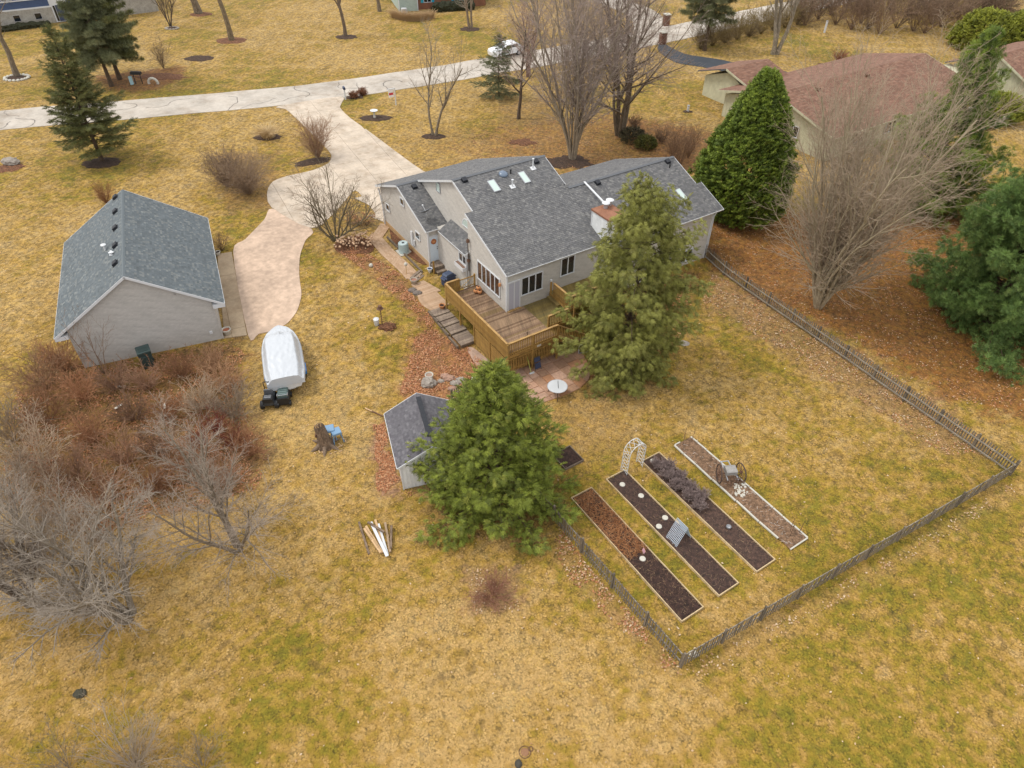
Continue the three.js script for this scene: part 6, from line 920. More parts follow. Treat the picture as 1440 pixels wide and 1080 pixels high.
// ---------- boat under white wrap ----------
{
  const bow = G(392, 462, 1.0), st = G(403, 541, 1.0), d = V3(st.x - bow.x, 0, st.z - bow.z), L = d.length(), ang = Math.atan2(d.x, d.z); const c = G(397, 512); c.x = (bow.x + st.x) / 2; c.z = (bow.z + st.z) / 2; c.y = ground(c.x, c.z);
  const Bt = thing('boat', 'white shrink wrapped motor boat parked on its trailer at the gravel pad', 'boat', c, ang); // local +z = stern
  const hw = (t) => 1.24 * (t < 0.5 ? Math.pow(1 - Math.pow(1 - (t + 0.004) / 0.504, 2.3), 0.52) : 1) * (t > 0.8 ? 1 - (t - 0.8) * 0.55 : 1), sheer = (t) => 1.28 - 0.2 * t;
  const grid = (fn, n, m) => { const pos = [], idx = []; for (let i = 0; i <= n; i++) for (let j = 0; j <= m; j++) pos.push(...fn(i / n, j / m)); for (let i = 0; i < n; i++) for (let j = 0; j < m; j++) { const a = i * (m + 1) + j; idx.push(a, a + 1, a + m + 1, a + 1, a + m + 2, a + m + 1); } const g = new THREE.BufferGeometry(); g.setAttribute('position', new THREE.Float32BufferAttribute(pos, 3)); g.setIndex(idx); g.computeVertexNormals(); g.setAttribute('uv', new THREE.Float32BufferAttribute(pos.filter((_, i) => i % 3 !== 1), 2)); return g; };
  const keel = (t) => 0.45 + 0.25 * Math.max(0, 0.3 - t) * 4 * 0.6;
  part('hull', grid((t, s) => { const x = 2 * s - 1, w = hw(t), q = Math.abs(x); const y = lerp(keel(t), sheer(t), Math.pow(q, 1.6)); return [Math.sign(x) * w * Math.pow(q, 0.62), y, -L / 2 + t * L]; }, 40, 24), M.white, Bt);
  part('hull_stripe', [-1, 1].map((sd) => grid((t, s) => { const tt = 0.1 + t * 0.88; const w = hw(tt) + 0.012; return [sd * w * (0.955 + 0.045 * s), sheer(tt) - 0.34 + 0.22 * s, -L / 2 + tt * L]; }, 30, 2)), M.boatBlue, Bt);
  part('transom', uvM(new THREE.ExtrudeGeometry(new THREE.Shape([[-1.08, 1.1], [1.08, 1.1], [0.85, 0.6], [0, 0.45], [-0.85, 0.6]].map(([a, b]) => new THREE.Vector2(a, b))), { depth: 0.04, bevelEnabled: false })).translate(0, 0, L / 2 - 0.04), M.white, Bt);
  // wrap pulled over deck, windscreen and cockpit with folds along its edges
  part('wrap', grid((t, s) => { const x = 2 * s - 1, w = hw(t) + 0.02, q = Math.abs(x), tent = smooth(t, 0.13, 0.22) * 0.2 + smooth(t, 0.27, 0.33) * 0.38 * (1 - 0.8 * smooth(t, 0.5, 1)); const plate = 1 - smooth(q, 0.66, 0.94); const ridge = smooth(t, 0.1, 0.24) * (1 - smooth(t, 0.26, 0.36)) * Math.max(0, 0.22 - q * 0.8); const fold = 0.018 * Math.sin(t * 60 + x * 5) * smooth(q, 0.55, 0.85) + 0.02 * noiseA(x * 3, t * 9); const y = sheer(t) + 0.04 + 0.1 * (1 - q * q) + (tent + 0) * plate + ridge + fold - (q > 0.985 ? 0.16 : 0); return [x * w, y, -L / 2 + t * L]; }, 90, 60), M.wrap, Bt);
  part('wrap_skirt', grid((t, s) => { const sd = 1, w = hw(1); const q = Math.abs(2 * t - 1), x = (2 * t - 1) * (w + 0.02), top = sheer(1) + 0.04 + 0.1 * (1 - q * q) + 0.26 * (1 - smooth(q, 0.66, 0.94)); return [x * sd, lerp(top + 0.02, 0.86, s), L / 2 + 0.05 * s]; }, 40, 4), M.wrap, Bt);
  const tr = sub('trailer', Bt); part('frame_rail', [bar(V3(-0.6, 0.42, -L / 2 + 0.8), V3(-0.7, 0.42, L / 2 - 0.3), 0.08, 0.1), bar(V3(0.6, 0.42, -L / 2 + 0.8), V3(0.7, 0.42, L / 2 - 0.3), 0.08, 0.1), bar(V3(-0.75, 0.38, 1.2), V3(0.75, 0.38, 1.2), 0.08, 0.08), bar(V3(0, 0.4, -L / 2 - 0.7), V3(-0.6, 0.42, -L / 2 + 0.9), 0.08, 0.08), bar(V3(0, 0.4, -L / 2 - 0.7), V3(0.6, 0.42, -L / 2 + 0.9), 0.08, 0.08)], M.galv, tr); part('bunk', [box(0.12, 0.2, 3.0, -0.45, 0.5, 0.6), box(0.12, 0.2, 3.0, 0.45, 0.5, 0.6)], M.timber, tr);
  for (const s of [-1, 1]) { const w = cyl(0.3, 0.3, 0.2, 18, 0, -0.1, 0); w.rotateZ(Math.PI / 2); w.translate(s * 1.12, 0.3, 1.2); part('wheel', w, M.black, tr); part('fender', [cbox(0.26, 0.05, 0.85, 0.02, s * 1.17, 0.68, 1.2), box(0.24, 0.2, 0.04, s * 1.17, 0.58, 0.78), box(0.24, 0.2, 0.04, s * 1.17, 0.58, 1.62)], M.boatBlue, tr); }
}
// riding mower and covered machine behind the boat
{
  const p = G(382, 566), m = thing('riding_mower', 'black riding mower with upright bar frame behind the boat', 'mower', p, 0.12);
  part('body', [cbox(0.62, 0.42, 1.0, 0.08, 0, 0.5, 0.1)], M.darkGrey, m); part('engine_cover', [cbox(0.6, 0.3, 0.5, 0.07, 0, 0.72, 0.42)], M.black, m); part('seat', [cbox(0.44, 0.12, 0.42, 0.04, 0, 0.78, -0.12), cbox(0.44, 0.4, 0.1, 0.04, 0, 0.98, 0.12)], mat(0.09, 0.095, 0.105, { roughness: 0.6 }), m); part('bar_frame', [rod(V3(-0.3, 0.5, -0.35), V3(-0.3, 1.35, -0.4), 0.025), rod(V3(0.3, 0.5, -0.35), V3(0.3, 1.35, -0.4), 0.025), rod(V3(-0.3, 1.35, -0.4), V3(0.3, 1.35, -0.4), 0.025), rod(V3(0, 0.9, -0.38), V3(0, 1.35, -0.4), 0.02), rod(V3(-0.3, 0.95, -0.38), V3(0.3, 0.95, -0.38), 0.02)], M.black, m);
  for (const [x, z, r] of [[-0.42, 0.45, 0.27], [0.42, 0.45, 0.27], [-0.36, -0.5, 0.17], [0.36, -0.5, 0.17]]) { const w = cyl(r, r, 0.18, 18, 0, -0.09, 0); w.rotateZ(Math.PI / 2); w.translate(x, r, z); const o = part('wheel', w, M.black, m); const hb = cyl(r * 0.5, r * 0.5, 0.2, 12, 0, -0.1, 0); hb.rotateZ(Math.PI / 2); hb.translate(x, r, z); part('hub', hb, M.galv, o); } part('cutting_deck', cbox(0.95, 0.14, 0.6, 0.05, 0, 0.2, -0.1), M.black, m); part('louvres', [0, 1, 2].map((i) => box(0.4, 0.02, 0.03, 0, 0.885, 0.32 + i * 0.1)), M.galv, m);
  const q = G(401, 564), b = thing('yard_machine', 'dark green topped yard machine with ridged lid beside the riding mower', 'machine', q, 0.2);
  part('body', cbox(0.72, 0.5, 1.05, 0.08, 0, 0.42, 0), M.black, b); part('lid', [cbox(0.62, 0.16, 0.85, 0.05, 0, 0.74, 0)], mat(0.09, 0.13, 0.125, { roughness: 0.5 }), b); part('lid_ridges', [0, 1, 2, 3].map((i) => box(0.5, 0.04, 0.06, 0, 0.835, -0.28 + i * 0.18)), mat(0.15, 0.2, 0.19, { roughness: 0.5 }), b); part('grip', [rod(V3(-0.25, 0.84, 0.38), V3(0.25, 0.84, 0.38), 0.02), box(0.03, 0.12, 0.2, -0.3, 0.8, 0.32), box(0.03, 0.12, 0.2, 0.3, 0.8, 0.32)], M.galv, b); for (const [x, z] of [[-0.36, 0.4], [0.36, 0.4], [-0.36, -0.4], [0.36, -0.4]]) { const w = cyl(0.18, 0.18, 0.12, 14, 0, -0.06, 0); w.rotateZ(Math.PI / 2); w.translate(x, 0.18, z); part('wheel', w, M.black, b); }
}
// wheelie bin at the garage gable
{ const p = G(210, 513), b = thing('wheeled_bin', 'dark green wheeled bin against the garage gable wall', 'bin', p, GA + 0.15); b.scale.setScalar(1.15); const s = new THREE.Shape([[-0.27, 0], [0.27, 0], [0.33, 1.0], [-0.33, 1.0]].map(([x, y]) => new THREE.Vector2(x, y))); part('bin_body', uvM(new THREE.ExtrudeGeometry(s, { depth: 0.6, bevelEnabled: true, bevelSize: 0.02, bevelThickness: 0.02, bevelSegments: 1 })).translate(0, 0, -0.3), M.binGreen, b); const lid = cbox(0.72, 0.09, 0.74, 0.03, 0, 1.08, 0.0); part('lid', lid, mat(0.04, 0.065, 0.062, { roughness: 0.5 }), b); part('lid_panel', cbox(0.5, 0.03, 0.34, 0.01, 0, 1.13, 0.05), M.binGreen, b); part('handle', [rod(V3(-0.28, 1.02, -0.4), V3(0.28, 1.02, -0.4), 0.02)], M.black, b); for (const x of [-0.3, 0.3]) { const w = cyl(0.12, 0.12, 0.07, 14, 0, -0.035, 0); w.rotateZ(Math.PI / 2); w.translate(x, 0.12, -0.34); part('wheel', w, M.black, b); } part('front_rib', [box(0.4, 0.05, 0.02, 0, 0.8, 0.34), box(0.04, 0.6, 0.02, 0, 0.4, 0.33)], mat(0.05, 0.085, 0.08), b); }
// pots
const potGeo = lathe([[0.001, 0], [0.15, 0], [0.2, 0.26], [0.23, 0.27], [0.23, 0.33], [0.19, 0.33], [0.175, 0.27]], 18), potSoil = cyl(0.18, 0.18, 0.02, 16, 0, 0.25, 0);
function pot(label, p, m, s = 1, soilM = M.soil) { const o = thing('plant_pot', label, 'pot', p); part('pot', potGeo, m, o); part('soil', potSoil, soilM, o); o.scale.setScalar(s); return o; }
pot('pale stone pot at the corner of the garage apron', G(320, 470), M.stoneWhite, 1.35, mat(0.35, 0.12, 0.06)); pot('small white pot behind the garage beside the apron', G(307, 359), M.stoneWhite, 1.0);
pot('grey clay bowl pot at the edge of the landing', G(582.5, 399), M.potGrey, 1.25, mat(0.3, 0.15, 0.1)); pot('white pot under the downspout by the front door', uvw(19.45, -0.32, -41.3), M.white, 0.95, M.blueSteel); pot('dark clay pot against the outside of the deck railing', uvw(17.95, -0.33, -36.6), M.terracotta, 1.0); pot('pale rimmed stone urn in the orange leaf litter', G(604, 533), M.stoneWhite, 1.2, mat(0.3, 0.2, 0.15));
{ const S = part('boulder', blob(0.5, 0.36, 0.42, 0.22, 4, 3), M.stone); S.position.copy(G(603, 541)).y += 0.12; tag(S, 'grey boulder below the stone urn in the leaf litter', 'rock'); }
[[580, 409], [587, 413]].forEach(([x, y], i) => { const S = part('boulder', blob(0.32, 0.16, 0.26, 0.2, i * 7, 3), mat(0.16, 0.13, 0.11)); S.position.copy(G(x, y)).y += 0.05; tag(S, 'flat dark stone edging the landing', 'rock', 'edging stones of the landing'); });
[[632, 533, 0.35], [640, 540, 0.3], [626, 530, 0.28], [648, 536, 0.34], [655, 540, 0.3], [620, 537, 0.22], [637, 548, 0.3]].forEach(([x, y, r], i) => { const S = part('boulder', blob(r, r * 0.5, r * 0.8, 0.25, i * 5 + 2, 3), i % 2 ? M.stone : mat(0.42, 0.26, 0.2, { map: T.mottle })); S.position.copy(G(x, y)).y += 0.06; tag(S, 'rough reddish stone in the little rockery by the deck', 'rock', 'rockery stones'); });
{ const o = thing('strawberry_pot', 'cluster of round terracotta pocket pots on the deck boards', 'pot', uvw(20.25, DK, -35.4), HA); for (const [x, y, z] of [[0, 0.16, 0.18], [-0.18, 0.16, -0.05], [0.15, 0.16, -0.1], [0, 0.4, 0.02]]) { const q = sub('pocket', o, x, y, z); part('bowl', lathe([[0.001, -0.14], [0.1, -0.13], [0.17, -0.02], [0.16, 0.08], [0.09, 0.13], [0.07, 0.1]], 16), M.terracotta, q); part('opening', cyl(0.075, 0.075, 0.02, 12, 0.0, 0.1, 0.0), M.black, q); } }
{ const o = thing('fountain_pipe', 'small brown pipe standing up from the deck boards', 'pipe', uvw(20.35, DK, -29.4), HA); part('pipe', cyl(0.025, 0.025, 0.4, 8), M.bronze, o); part('base_plate', box(0.2, 0.02, 0.2, 0, 0.012, 0), M.bronze, o); }
// grill and chairs outside the front door
{ const o = thing('covered_grill', 'dark blue covered grill below the flower box', 'grill', uvw(19.75, -0.34, -38.9), HA + 0.2); part('cover', [cbox(0.9, 0.85, 0.6, 0.12, 0, 0.5, 0), cbox(1.15, 0.12, 0.5, 0.05, 0, 0.8, 0)], M.blueSteel, o); part('hood', cbox(0.75, 0.25, 0.5, 0.1, 0, 1.0, 0), mat(0.05, 0.07, 0.12, { roughness: 0.4 }), o); }
{ const o = thing('tiki_post', 'white lantern on a short post beside the log steps', 'lantern', G(572, 386)); part('post', cyl(0.025, 0.03, 0.8, 8), M.straw, o); part('lantern', blob(0.13, 0.15, 0.13, 0.08, 2, 2).translate(0, 0.9, 0), M.stoneWhite, o); }
{ const o = thing('entry_stoop', 'weathered wooden stoop with two steps at the front door', 'stoop', uvw(20.1, -0.35, -41.2), HA); for (let i = 0; i < 5; i++) part('stoop_board', box(1.05, 0.05, 0.15, 0.1, 0.5, -0.42 + i * 0.158), M.stepBoard[i % 3], o); part('step', box(1.0, 0.05, 0.3, 0.1, 0.24, 0.52), M.stepBoard[1], o); part('riser', [box(1.05, 0.46, 0.04, 0.1, 0.24, 0.34), box(1.0, 0.2, 0.04, 0.1, 0.1, 0.66), box(0.04, 0.46, 0.75, -0.42, 0.24, -0.06)], M.timber, o); part('post', box(0.1, 1.1, 0.1, -0.5, 0.55, 0.3), M.deckWoodB, o); }
// air conditioner
{ const o = thing('condenser', 'round pale green air conditioner unit beside the brick walk', 'air conditioner', uvw(19.05, -0.35, -44.95), HA); part('pad', box(1.0, 0.08, 1.0, 0, 0.03, 0), M.stoneWhite, o); part('case', cyl(0.38, 0.4, 0.75, 24, 0, 0.08, 0), M.acGreen, o); part('top_grille', [torus(0.34, 0.03, 0, 0.84, 0, 24, 6, Math.PI / 2), cyl(0.3, 0.3, 0.03, 20, 0, 0.82, 0)], mat(0.5, 0.6, 0.6), o); part('fan_hub', cyl(0.1, 0.1, 0.03, 14, 0, 0.855, 0), M.darkGrey, o); part('fins', [...Array(28)].map((_, i) => box(0.012, 0.66, 0.012, Math.cos(i * 0.2244) * 0.395, 0.45, Math.sin(i * 0.2244) * 0.395)), mat(0.36, 0.46, 0.46), o); }
// bird house pole, bucket and posts on the lawn
{ const o = thing('white_bucket', 'white plastic bucket standing on the grass', 'bucket', G(530, 457)); part('pail', lathe([[0.001, 0], [0.16, 0], [0.19, 0.48], [0.2, 0.48], [0.2, 0.52], [0.001, 0.53]], 20), M.white, o); part('handle', torus(0.19, 0.01, 0, 0.5, 0, 20, 5, 0.5), M.galv, o); }
{ const o = thing('bird_feeder', 'rusty bird feeder pole in the lawn beside the white bucket', 'bird feeder', G(538, 459)); part('pole', cyl(0.03, 0.035, 1.5, 8), M.rust, o); part('tray', [cyl(0.24, 0.2, 0.05, 14, 0, 1.45), cyl(0.12, 0.14, 0.22, 10, 0, 1.5)], M.rust, o); part('brackets', [rod(V3(0, 0.7, 0), V3(0.3, 0.9, 0.1), 0.015), rod(V3(0, 0.4, 0), V3(0.28, 0.45, -0.1), 0.015)], M.rust, o); const b = part('leaf_heap', blob(0.55, 0.14, 0.4, 0.35, 3, 3).translate(0.35, 0.05, 0.1), M.mulchRed, o); void b; }
[[541, 392, 1.5, 'leaning pale wooden stake in the leafy bed'], [501, 352, 1.6, 'pale wooden stake among the dry hydrangea heads'], [483, 332, 1.2, 'short pale board standing beside the low leafless tree']].forEach(([x, y, h, l]) => { const o = thing('wooden_stake', l, 'stake', G(x, y), 0.3); part('stake', bar(V3(0, -0.1, 0), V3(-0.12, h, 0.05), 0.09, 0.06), M.sawn, o); });
{ const o = part('glass_ball', blob(0.16, 0.16, 0.16, 0.05, 2, 3), M.stoneWhite); o.position.copy(G(522, 375)).y += 0.12; tag(o, 'white garden ball lying on the grass by the leafy bed', 'ball'); }
// dry hydrangea heads
{ const rnd = mulberry(41), H = thing('hydrangea_bush', 'dry hydrangea with papery tan flower heads by the brick walk', 'shrub', G(500, 345)); const tb = new Tubes(), hd = []; for (let i = 0; i < 110; i++) { const x = (rnd() - 0.5) * 2.9, z = (rnd() - 0.5) * 2.0, h = 0.35 + 0.5 * rnd(); tb.add([V3(x * 0.7, 0, z * 0.7), V3(x * 0.85, h * 0.6, z * 0.85), V3(x, h, z)], [0.012, 0.01, 0.008], 4); const r = 0.05 + 0.06 * rnd(); hd.push(blob(r, r * 0.8, r, 0.3, i, 1).translate(x, h, z)); } part('stems', tb.geo(), bark(0.22, 0.13, 0.08), H); part('flower_heads', hd, mat(0.62, 0.42, 0.27), H).userData.kind = 'stuff'; }
{ const rnd = mulberry(43), H = thing('hydrangea_bush', 'brown leafy dry bush under the brick walk corner', 'shrub', G(508, 315)); const tb = new Tubes(), hd = []; for (let i = 0; i < 120; i++) { const x = (rnd() - 0.5) * 2.4, z = (rnd() - 0.5) * 1.4, h = 0.4 + 0.6 * rnd(); tb.add([V3(x * 0.5, 0, z * 0.5), V3(x, h, z)], [0.01, 0.006], 3); const r = 0.04 + 0.05 * rnd(); hd.push(blob(r, r * 0.5, r, 0.4, i, 1).translate(x, h * 0.9, z)); } part('stems', tb.geo(), bark(0.24, 0.13, 0.07), H); part('flower_heads', hd, mat(0.38, 0.19, 0.08), H).userData.kind = 'stuff'; }
// stump with two blue stools
{ const rnd = mulberry(9), p = G(458, 626), o = thing('tree_stump', 'tall broken tree stump standing on the lawn', 'stump', p); const tb = new Tubes(); tb.add([V3(0, -0.1, 0), V3(0, 0.25, 0), V3(-0.08, 0.9, -0.05), V3(-0.14, 1.45, -0.05), V3(-0.16, 1.62, -0.05)], [0.62, 0.4, 0.33, 0.3, 0.02], 14); for (let i = 0; i < 6; i++) { const a = i * 1.05 + 0.4; tb.add([V3(Math.cos(a) * 0.2, 0.22, Math.sin(a) * 0.2), V3(Math.cos(a) * 0.6, 0.06, Math.sin(a) * 0.6), V3(Math.cos(a) * 0.95, -0.05, Math.sin(a) * 0.95)], [0.16, 0.12, 0.04], 7); } part('trunk', tb.geo(), M.logBark, o); part('broken_top', [...Array(7)].map(() => rod(V3(-0.15 + (rnd() - 0.5) * 0.3, 1.35, (rnd() - 0.5) * 0.3), V3(-0.15 + (rnd() - 0.5) * 0.45, 1.65 + rnd() * 0.2, (rnd() - 0.5) * 0.4), 0.06, 5, 0.01)), M.sawn, o); part('knot', torus(0.12, 0.06, -0.32, 0.95, 0.1, 12, 6, 0, 1.2), M.rust, o); part('wood_chips', [...Array(26)].map(() => box(0.12 + 0.1 * rnd(), 0.04, 0.06, (rnd() - 0.3) * 1.6, 0.03, (rnd() - 0.4) * 1.2, rnd() * 3)), M.sawn, o).userData.kind = 'stuff'; }
[[0.35, 0.05, 0.62, 0.3, 'blue plastic stool against the broken stump'], [0.75, 0.2, 0.68, 0.5, 'blue plastic stool in front of the other stool at the stump']].forEach(([x, z, h, ry, l]) => { const p = G(458, 616); const o = thing('plastic_stool', l, 'stool', V3(p.x + x, ground(p.x + x, p.z + z) + (x < 0.5 ? 0.25 : 0.12), p.z + z), ry); const s = new THREE.Shape([[-0.24, -0.24], [0.24, -0.24], [0.24, 0.24], [-0.24, 0.24]].map(([a, b]) => new THREE.Vector2(a, b))); const ho = new THREE.Path(); ho.absellipse(0, 0, 0.1, 0.045, 0, 6.283, true); s.holes.push(ho); const g = uvM(new THREE.ExtrudeGeometry(s, { depth: 0.1, bevelEnabled: true, bevelSize: 0.035, bevelThickness: 0.03, bevelSegments: 2 })); g.rotateX(-Math.PI / 2); part('seat', g.translate(0, h - 0.1, 0), M.chairBlue, o); for (const [a, b] of [[-1, -1], [1, -1], [-1, 1], [1, 1]]) part('leg', bar(V3(a * 0.22, h - 0.08, b * 0.22), V3(a * 0.29, -0.12, b * 0.29), 0.05), M.chairBlue, o); });
// split rails and white boards on the grass
{ const p = G(531, 762); const ends = [[[505, 735], [519, 780]], [[515, 742], [538, 779]], [[522, 737], [545, 785]], [[518, 738], [541, 752]], [[528, 732], [540, 775]], [[542, 737], [549, 778]], [[551, 742], [550, 774]], [[513, 747], [536, 781]], [[532, 738], [545, 782]]];
  ends.forEach(([a, b], i) => { const A = G(...a), B = G(...b); const y = 0.06 + (i % 4) * 0.055; const o = thing(i === 2 || i === 8 ? 'white_board' : 'wooden_rail', i === 2 || i === 8 ? 'white painted board in the pile of rails on the lawn' : 'weathered wooden rail in the pile on the lawn', i === 2 || i === 8 ? 'board' : 'rail', A.clone().setY(A.y + y), 0, i === 2 || i === 8 ? 'white boards in the rail pile' : 'rails in the pile'); part('rail_body', bar(V3(0, 0, 0), B.clone().sub(A), i === 2 || i === 8 ? 0.15 : 0.11, i === 2 ? 0.04 : 0.08), i === 2 || i === 8 ? M.white : [M.logBark, M.sawn, mat(0.4, 0.29, 0.2, { map: T.wood })][i % 3], o); void p; }); }
{ const A = G(514, 575), B = G(538, 586), o = thing('fallen_branch', 'split fallen branch lying on the grass near the shed', 'branch', A.clone().setY(A.y + 0.06)); part('branch', rod(V3(0, 0, 0), B.clone().sub(A), 0.05, 7, 0.03), M.sawn, o); part('bark_strip', rod(B.clone().sub(A).multiplyScalar(0.4), B.clone().sub(A).add(V3(0.05, 0.03, 0.05)), 0.045, 6, 0.03), M.rust, o); }
// patio table, hose, window frame, flower pot, bucket of tools
{ const c = G(783, 556), o = thing('patio_table', 'round glass topped patio table on the flagstones', 'table', V3(c.x, c.y + 0.05, c.z)); part('table_top', [cyl(0.62, 0.62, 0.025, 32, 0, 0.7, 0)], M.glassTop, o); part('rim', torus(0.62, 0.02, 0, 0.715, 0, 36, 6, Math.PI / 2), M.galv, o); part('seam', box(0.03, 0.012, 0.7, 0.05, 0.732, -0.15), M.darkGrey, o); for (let i = 0; i < 3; i++) { const a = i * 2.094 + 1.57; part('leg', rod(V3(Math.cos(a) * 0.5, 0.7, Math.sin(a) * 0.5), V3(Math.cos(a) * 0.62, 0, Math.sin(a) * 0.62), 0.025), M.bronze, o); } }
{ const o = thing('window_sash', 'old white window sash leaning under the deck stair', 'window', uvw(23.9, -0.95, -27.9), HA - 0.3); part('frame', [box(0.7, 0.07, 0.05, 0, 0.75, 0), box(0.7, 0.07, 0.05, 0, 0.03, 0), box(0.07, 0.66, 0.049, -0.32, 0.39, 0), box(0.07, 0.66, 0.049, 0.32, 0.39, 0)], M.white, o); part('pane', box(0.58, 0.66, 0.015, 0, 0.39, 0), M.glass, o); }
{ const p = G(853, 525), o = thing('garden_hose', 'coiled tan garden hose on the ground beneath the drooping spruce', 'hose', p); part('coil', [0, 1, 2].map((i) => torus(0.5 - i * 0.03, 0.018, 0, 0.03 + i * 0.03, 0, 30, 5, Math.PI / 2)), M.hose, o); }
{ const o = thing('plant_stand', 'small black iron plant stand on the flagstones', 'stand', G(814, 528)); part('legs', [0, 1, 2, 3].map((i) => rod(V3(Math.cos(i * 1.57) * 0.08, 0.3, Math.sin(i * 1.57) * 0.08), V3(Math.cos(i * 1.57) * 0.2, 0.02, Math.sin(i * 1.57) * 0.2), 0.015)), M.black, o); part('ring', torus(0.13, 0.02, 0, 0.3, 0, 16, 5, Math.PI / 2), M.black, o); }
{ const o = thing('lawn_broom', 'yellow green handled broom leaning on the deck skirt', 'broom', G(747, 525)); part('handle', rod(V3(0, 0.05, 0), V3(-0.35, 1.35, -0.35), 0.018), mat(0.5, 0.55, 0.12), o); part('head', box(0.34, 0.06, 0.12, 0.05, 0.06, 0.04, 0.5), M.white, o); }
{ const o = thing('folded_chair', 'grey folded metal chair leaning on the deck skirt', 'chair', uvw(20.35, -0.95, -28.1), HA); part('frame', [rod(V3(-0.22, 0, 0.1), V3(-0.22, 0.95, -0.15), 0.016), rod(V3(0.22, 0, 0.1), V3(0.22, 0.95, -0.15), 0.016), rod(V3(-0.22, 0.95, -0.15), V3(0.22, 0.95, -0.15), 0.016)], M.darkGrey, o); part('seat', box(0.42, 0.4, 0.03, 0, 0.35, 0.02, 0, -0.25), M.blueSteel, o); part('backrest', box(0.42, 0.3, 0.02, 0, 0.76, -0.1, 0, -0.25), M.blueSteel, o); }
{ const p = G(669, 549), o = part('white_globe', blob(0.26, 0.24, 0.26, 0.06, 5, 3), M.stoneWhite); o.position.set(p.x, p.y + 0.9, p.z); tag(o, 'white globe on the picket fence beside the bright spruce', 'globe'); const q = thing('globe_post', 'short post carrying the white globe', 'post', p); part('post', cbox(0.09, 0.75, 0.09, 0.01, 0, 0.33, 0), M.fence[0], q); }
struct('stone_path', slab(curve(P([[657, 492], [666, 490], [692, 512], [697, 528], [684, 535], [668, 512]]), 4), 0.05, 0.4), mat(0.50, 0.35, 0.28, { map: T.mottle }));
// bits on the lower lawn
{ const o = thing('iron_hoop', 'rusty iron hoop lying on the lower lawn', 'hoop', G(738, 1058)); part('hoop', torus(0.23, 0.016, 0, 0.03, 0, 26, 5, Math.PI / 2), M.rust, o); part('hook', torus(0.09, 0.016, 0.24, 0.04, -0.12, 14, 5, Math.PI / 2), M.rust, o); part('earth', cyl(0.16, 0.18, 0.03, 14), mat(0.24, 0.12, 0.06), o); }
{ const o = part('dark_stone', blob(0.14, 0.11, 0.17, 0.15, 6, 3), mat(0.06, 0.055, 0.045, { map: T.mottle })); o.position.copy(G(729, 1075)).y += 0.06; tag(o, 'dark stone beside the rusty hoop', 'rock'); }
{ const o = part('dark_stone', blob(0.26, 0.12, 0.2, 0.2, 9, 3), mat(0.06, 0.055, 0.035, { map: T.mottle })); o.position.copy(G(113, 976)).y += 0.06; tag(o, 'dark mossy stone alone on the lower lawn', 'rock'); }
{ const o = part('boulder', blob(0.8, 0.4, 0.5, 0.2, 12, 3), M.stone); o.position.copy(G(17, 231)).y += 0.25; tag(o, 'grey boulder in a leaf bed near the street', 'rock'); }
{ const o = part('flat_stone', blob(0.22, 0.06, 0.16, 0.15, 13, 3), M.stoneWhite); o.position.copy(G(975, 920)).y += 0.05; tag(o, 'pale flat stone at the fence corner', 'rock'); }
{ const o = part('flat_stone', blob(0.4, 0.05, 0.3, 0.15, 14, 3), M.stone); o.position.copy(G(961, 483)).y += 0.03; tag(o, 'pale flat stone in the fenced lawn by the drooping spruce', 'rock'); }
[[172, 546], [168, 574], [232, 574]].forEach(([x, y], i) => { const o = part('litter_scrap', box(0.5, 0.03, 0.15, 0, 0, 0), M.stoneWhite); o.position.copy(G(x, y)).y += 0.15; o.rotation.y = i; tag(o, 'pale board scrap lying in the brush', 'scrap', 'board scraps in the brush'); });
// ---------- street side ----------
{ const o = thing('mailbox', 'white post mailbox at the end of the driveway', 'mailbox', G(486, 140), 0.4); part('post', cbox(0.14, 1.2, 0.14, 0.01, 0, 0.55, 0), M.white, o); const s = new THREE.Shape(); s.moveTo(-0.13, 0); s.lineTo(0.13, 0); s.lineTo(0.13, 0.16); s.absarc(0, 0.16, 0.13, 0, Math.PI); s.closePath(); part('box', uvM(new THREE.ExtrudeGeometry(s, { depth: 0.5, bevelEnabled: false })).translate(0, 1.15, -0.25), M.blueSteel, o); }
{ const o = thing('sign_post', 'white hanging sign post in the front lawn', 'sign', G(557, 148), 0.5); part('post', cbox(0.1, 1.95, 0.1, 0.01, 0, 0.95, 0), M.white, o); part('arm', box(0.9, 0.09, 0.09, -0.38, 1.85, 0), M.white, o); const b = part('board', box(0.6, 0.8, 0.03, -0.45, 1.35, 0), M.sign, o); part('print', box(0.5, 0.26, 0.034, -0.45, 1.32, 0), M.redPrint, b); part('chains', [rod(V3(-0.7, 1.85, 0), V3(-0.7, 1.74, 0), 0.01), rod(V3(-0.2, 1.85, 0), V3(-0.2, 1.74, 0), 0.01)], M.galv, o); }
{ const o = thing('bird_bath', 'white bird bath in the oval mulch bed', 'bird bath', G(527, 166)); part('pedestal', lathe([[0.2, 0], [0.12, 0.12], [0.08, 0.5], [0.12, 0.68]], 14), M.stoneWhite, o); part('basin', lathe([[0.001, 0.68], [0.25, 0.7], [0.4, 0.8], [0.42, 0.84], [0.38, 0.82], [0.2, 0.75], [0.001, 0.74]], 20), M.white, o); }
[[498, 138], [510, 134]].forEach(([x, y], i) => shrub('mound_shrub', 'small rust brown shrub at the mailbox', x, y, 0.9, 0.9, 30, [0.30, 0.14, 0.08], 700 + i, { minR: 0.014, group: 'shrubs at the mailbox' }));
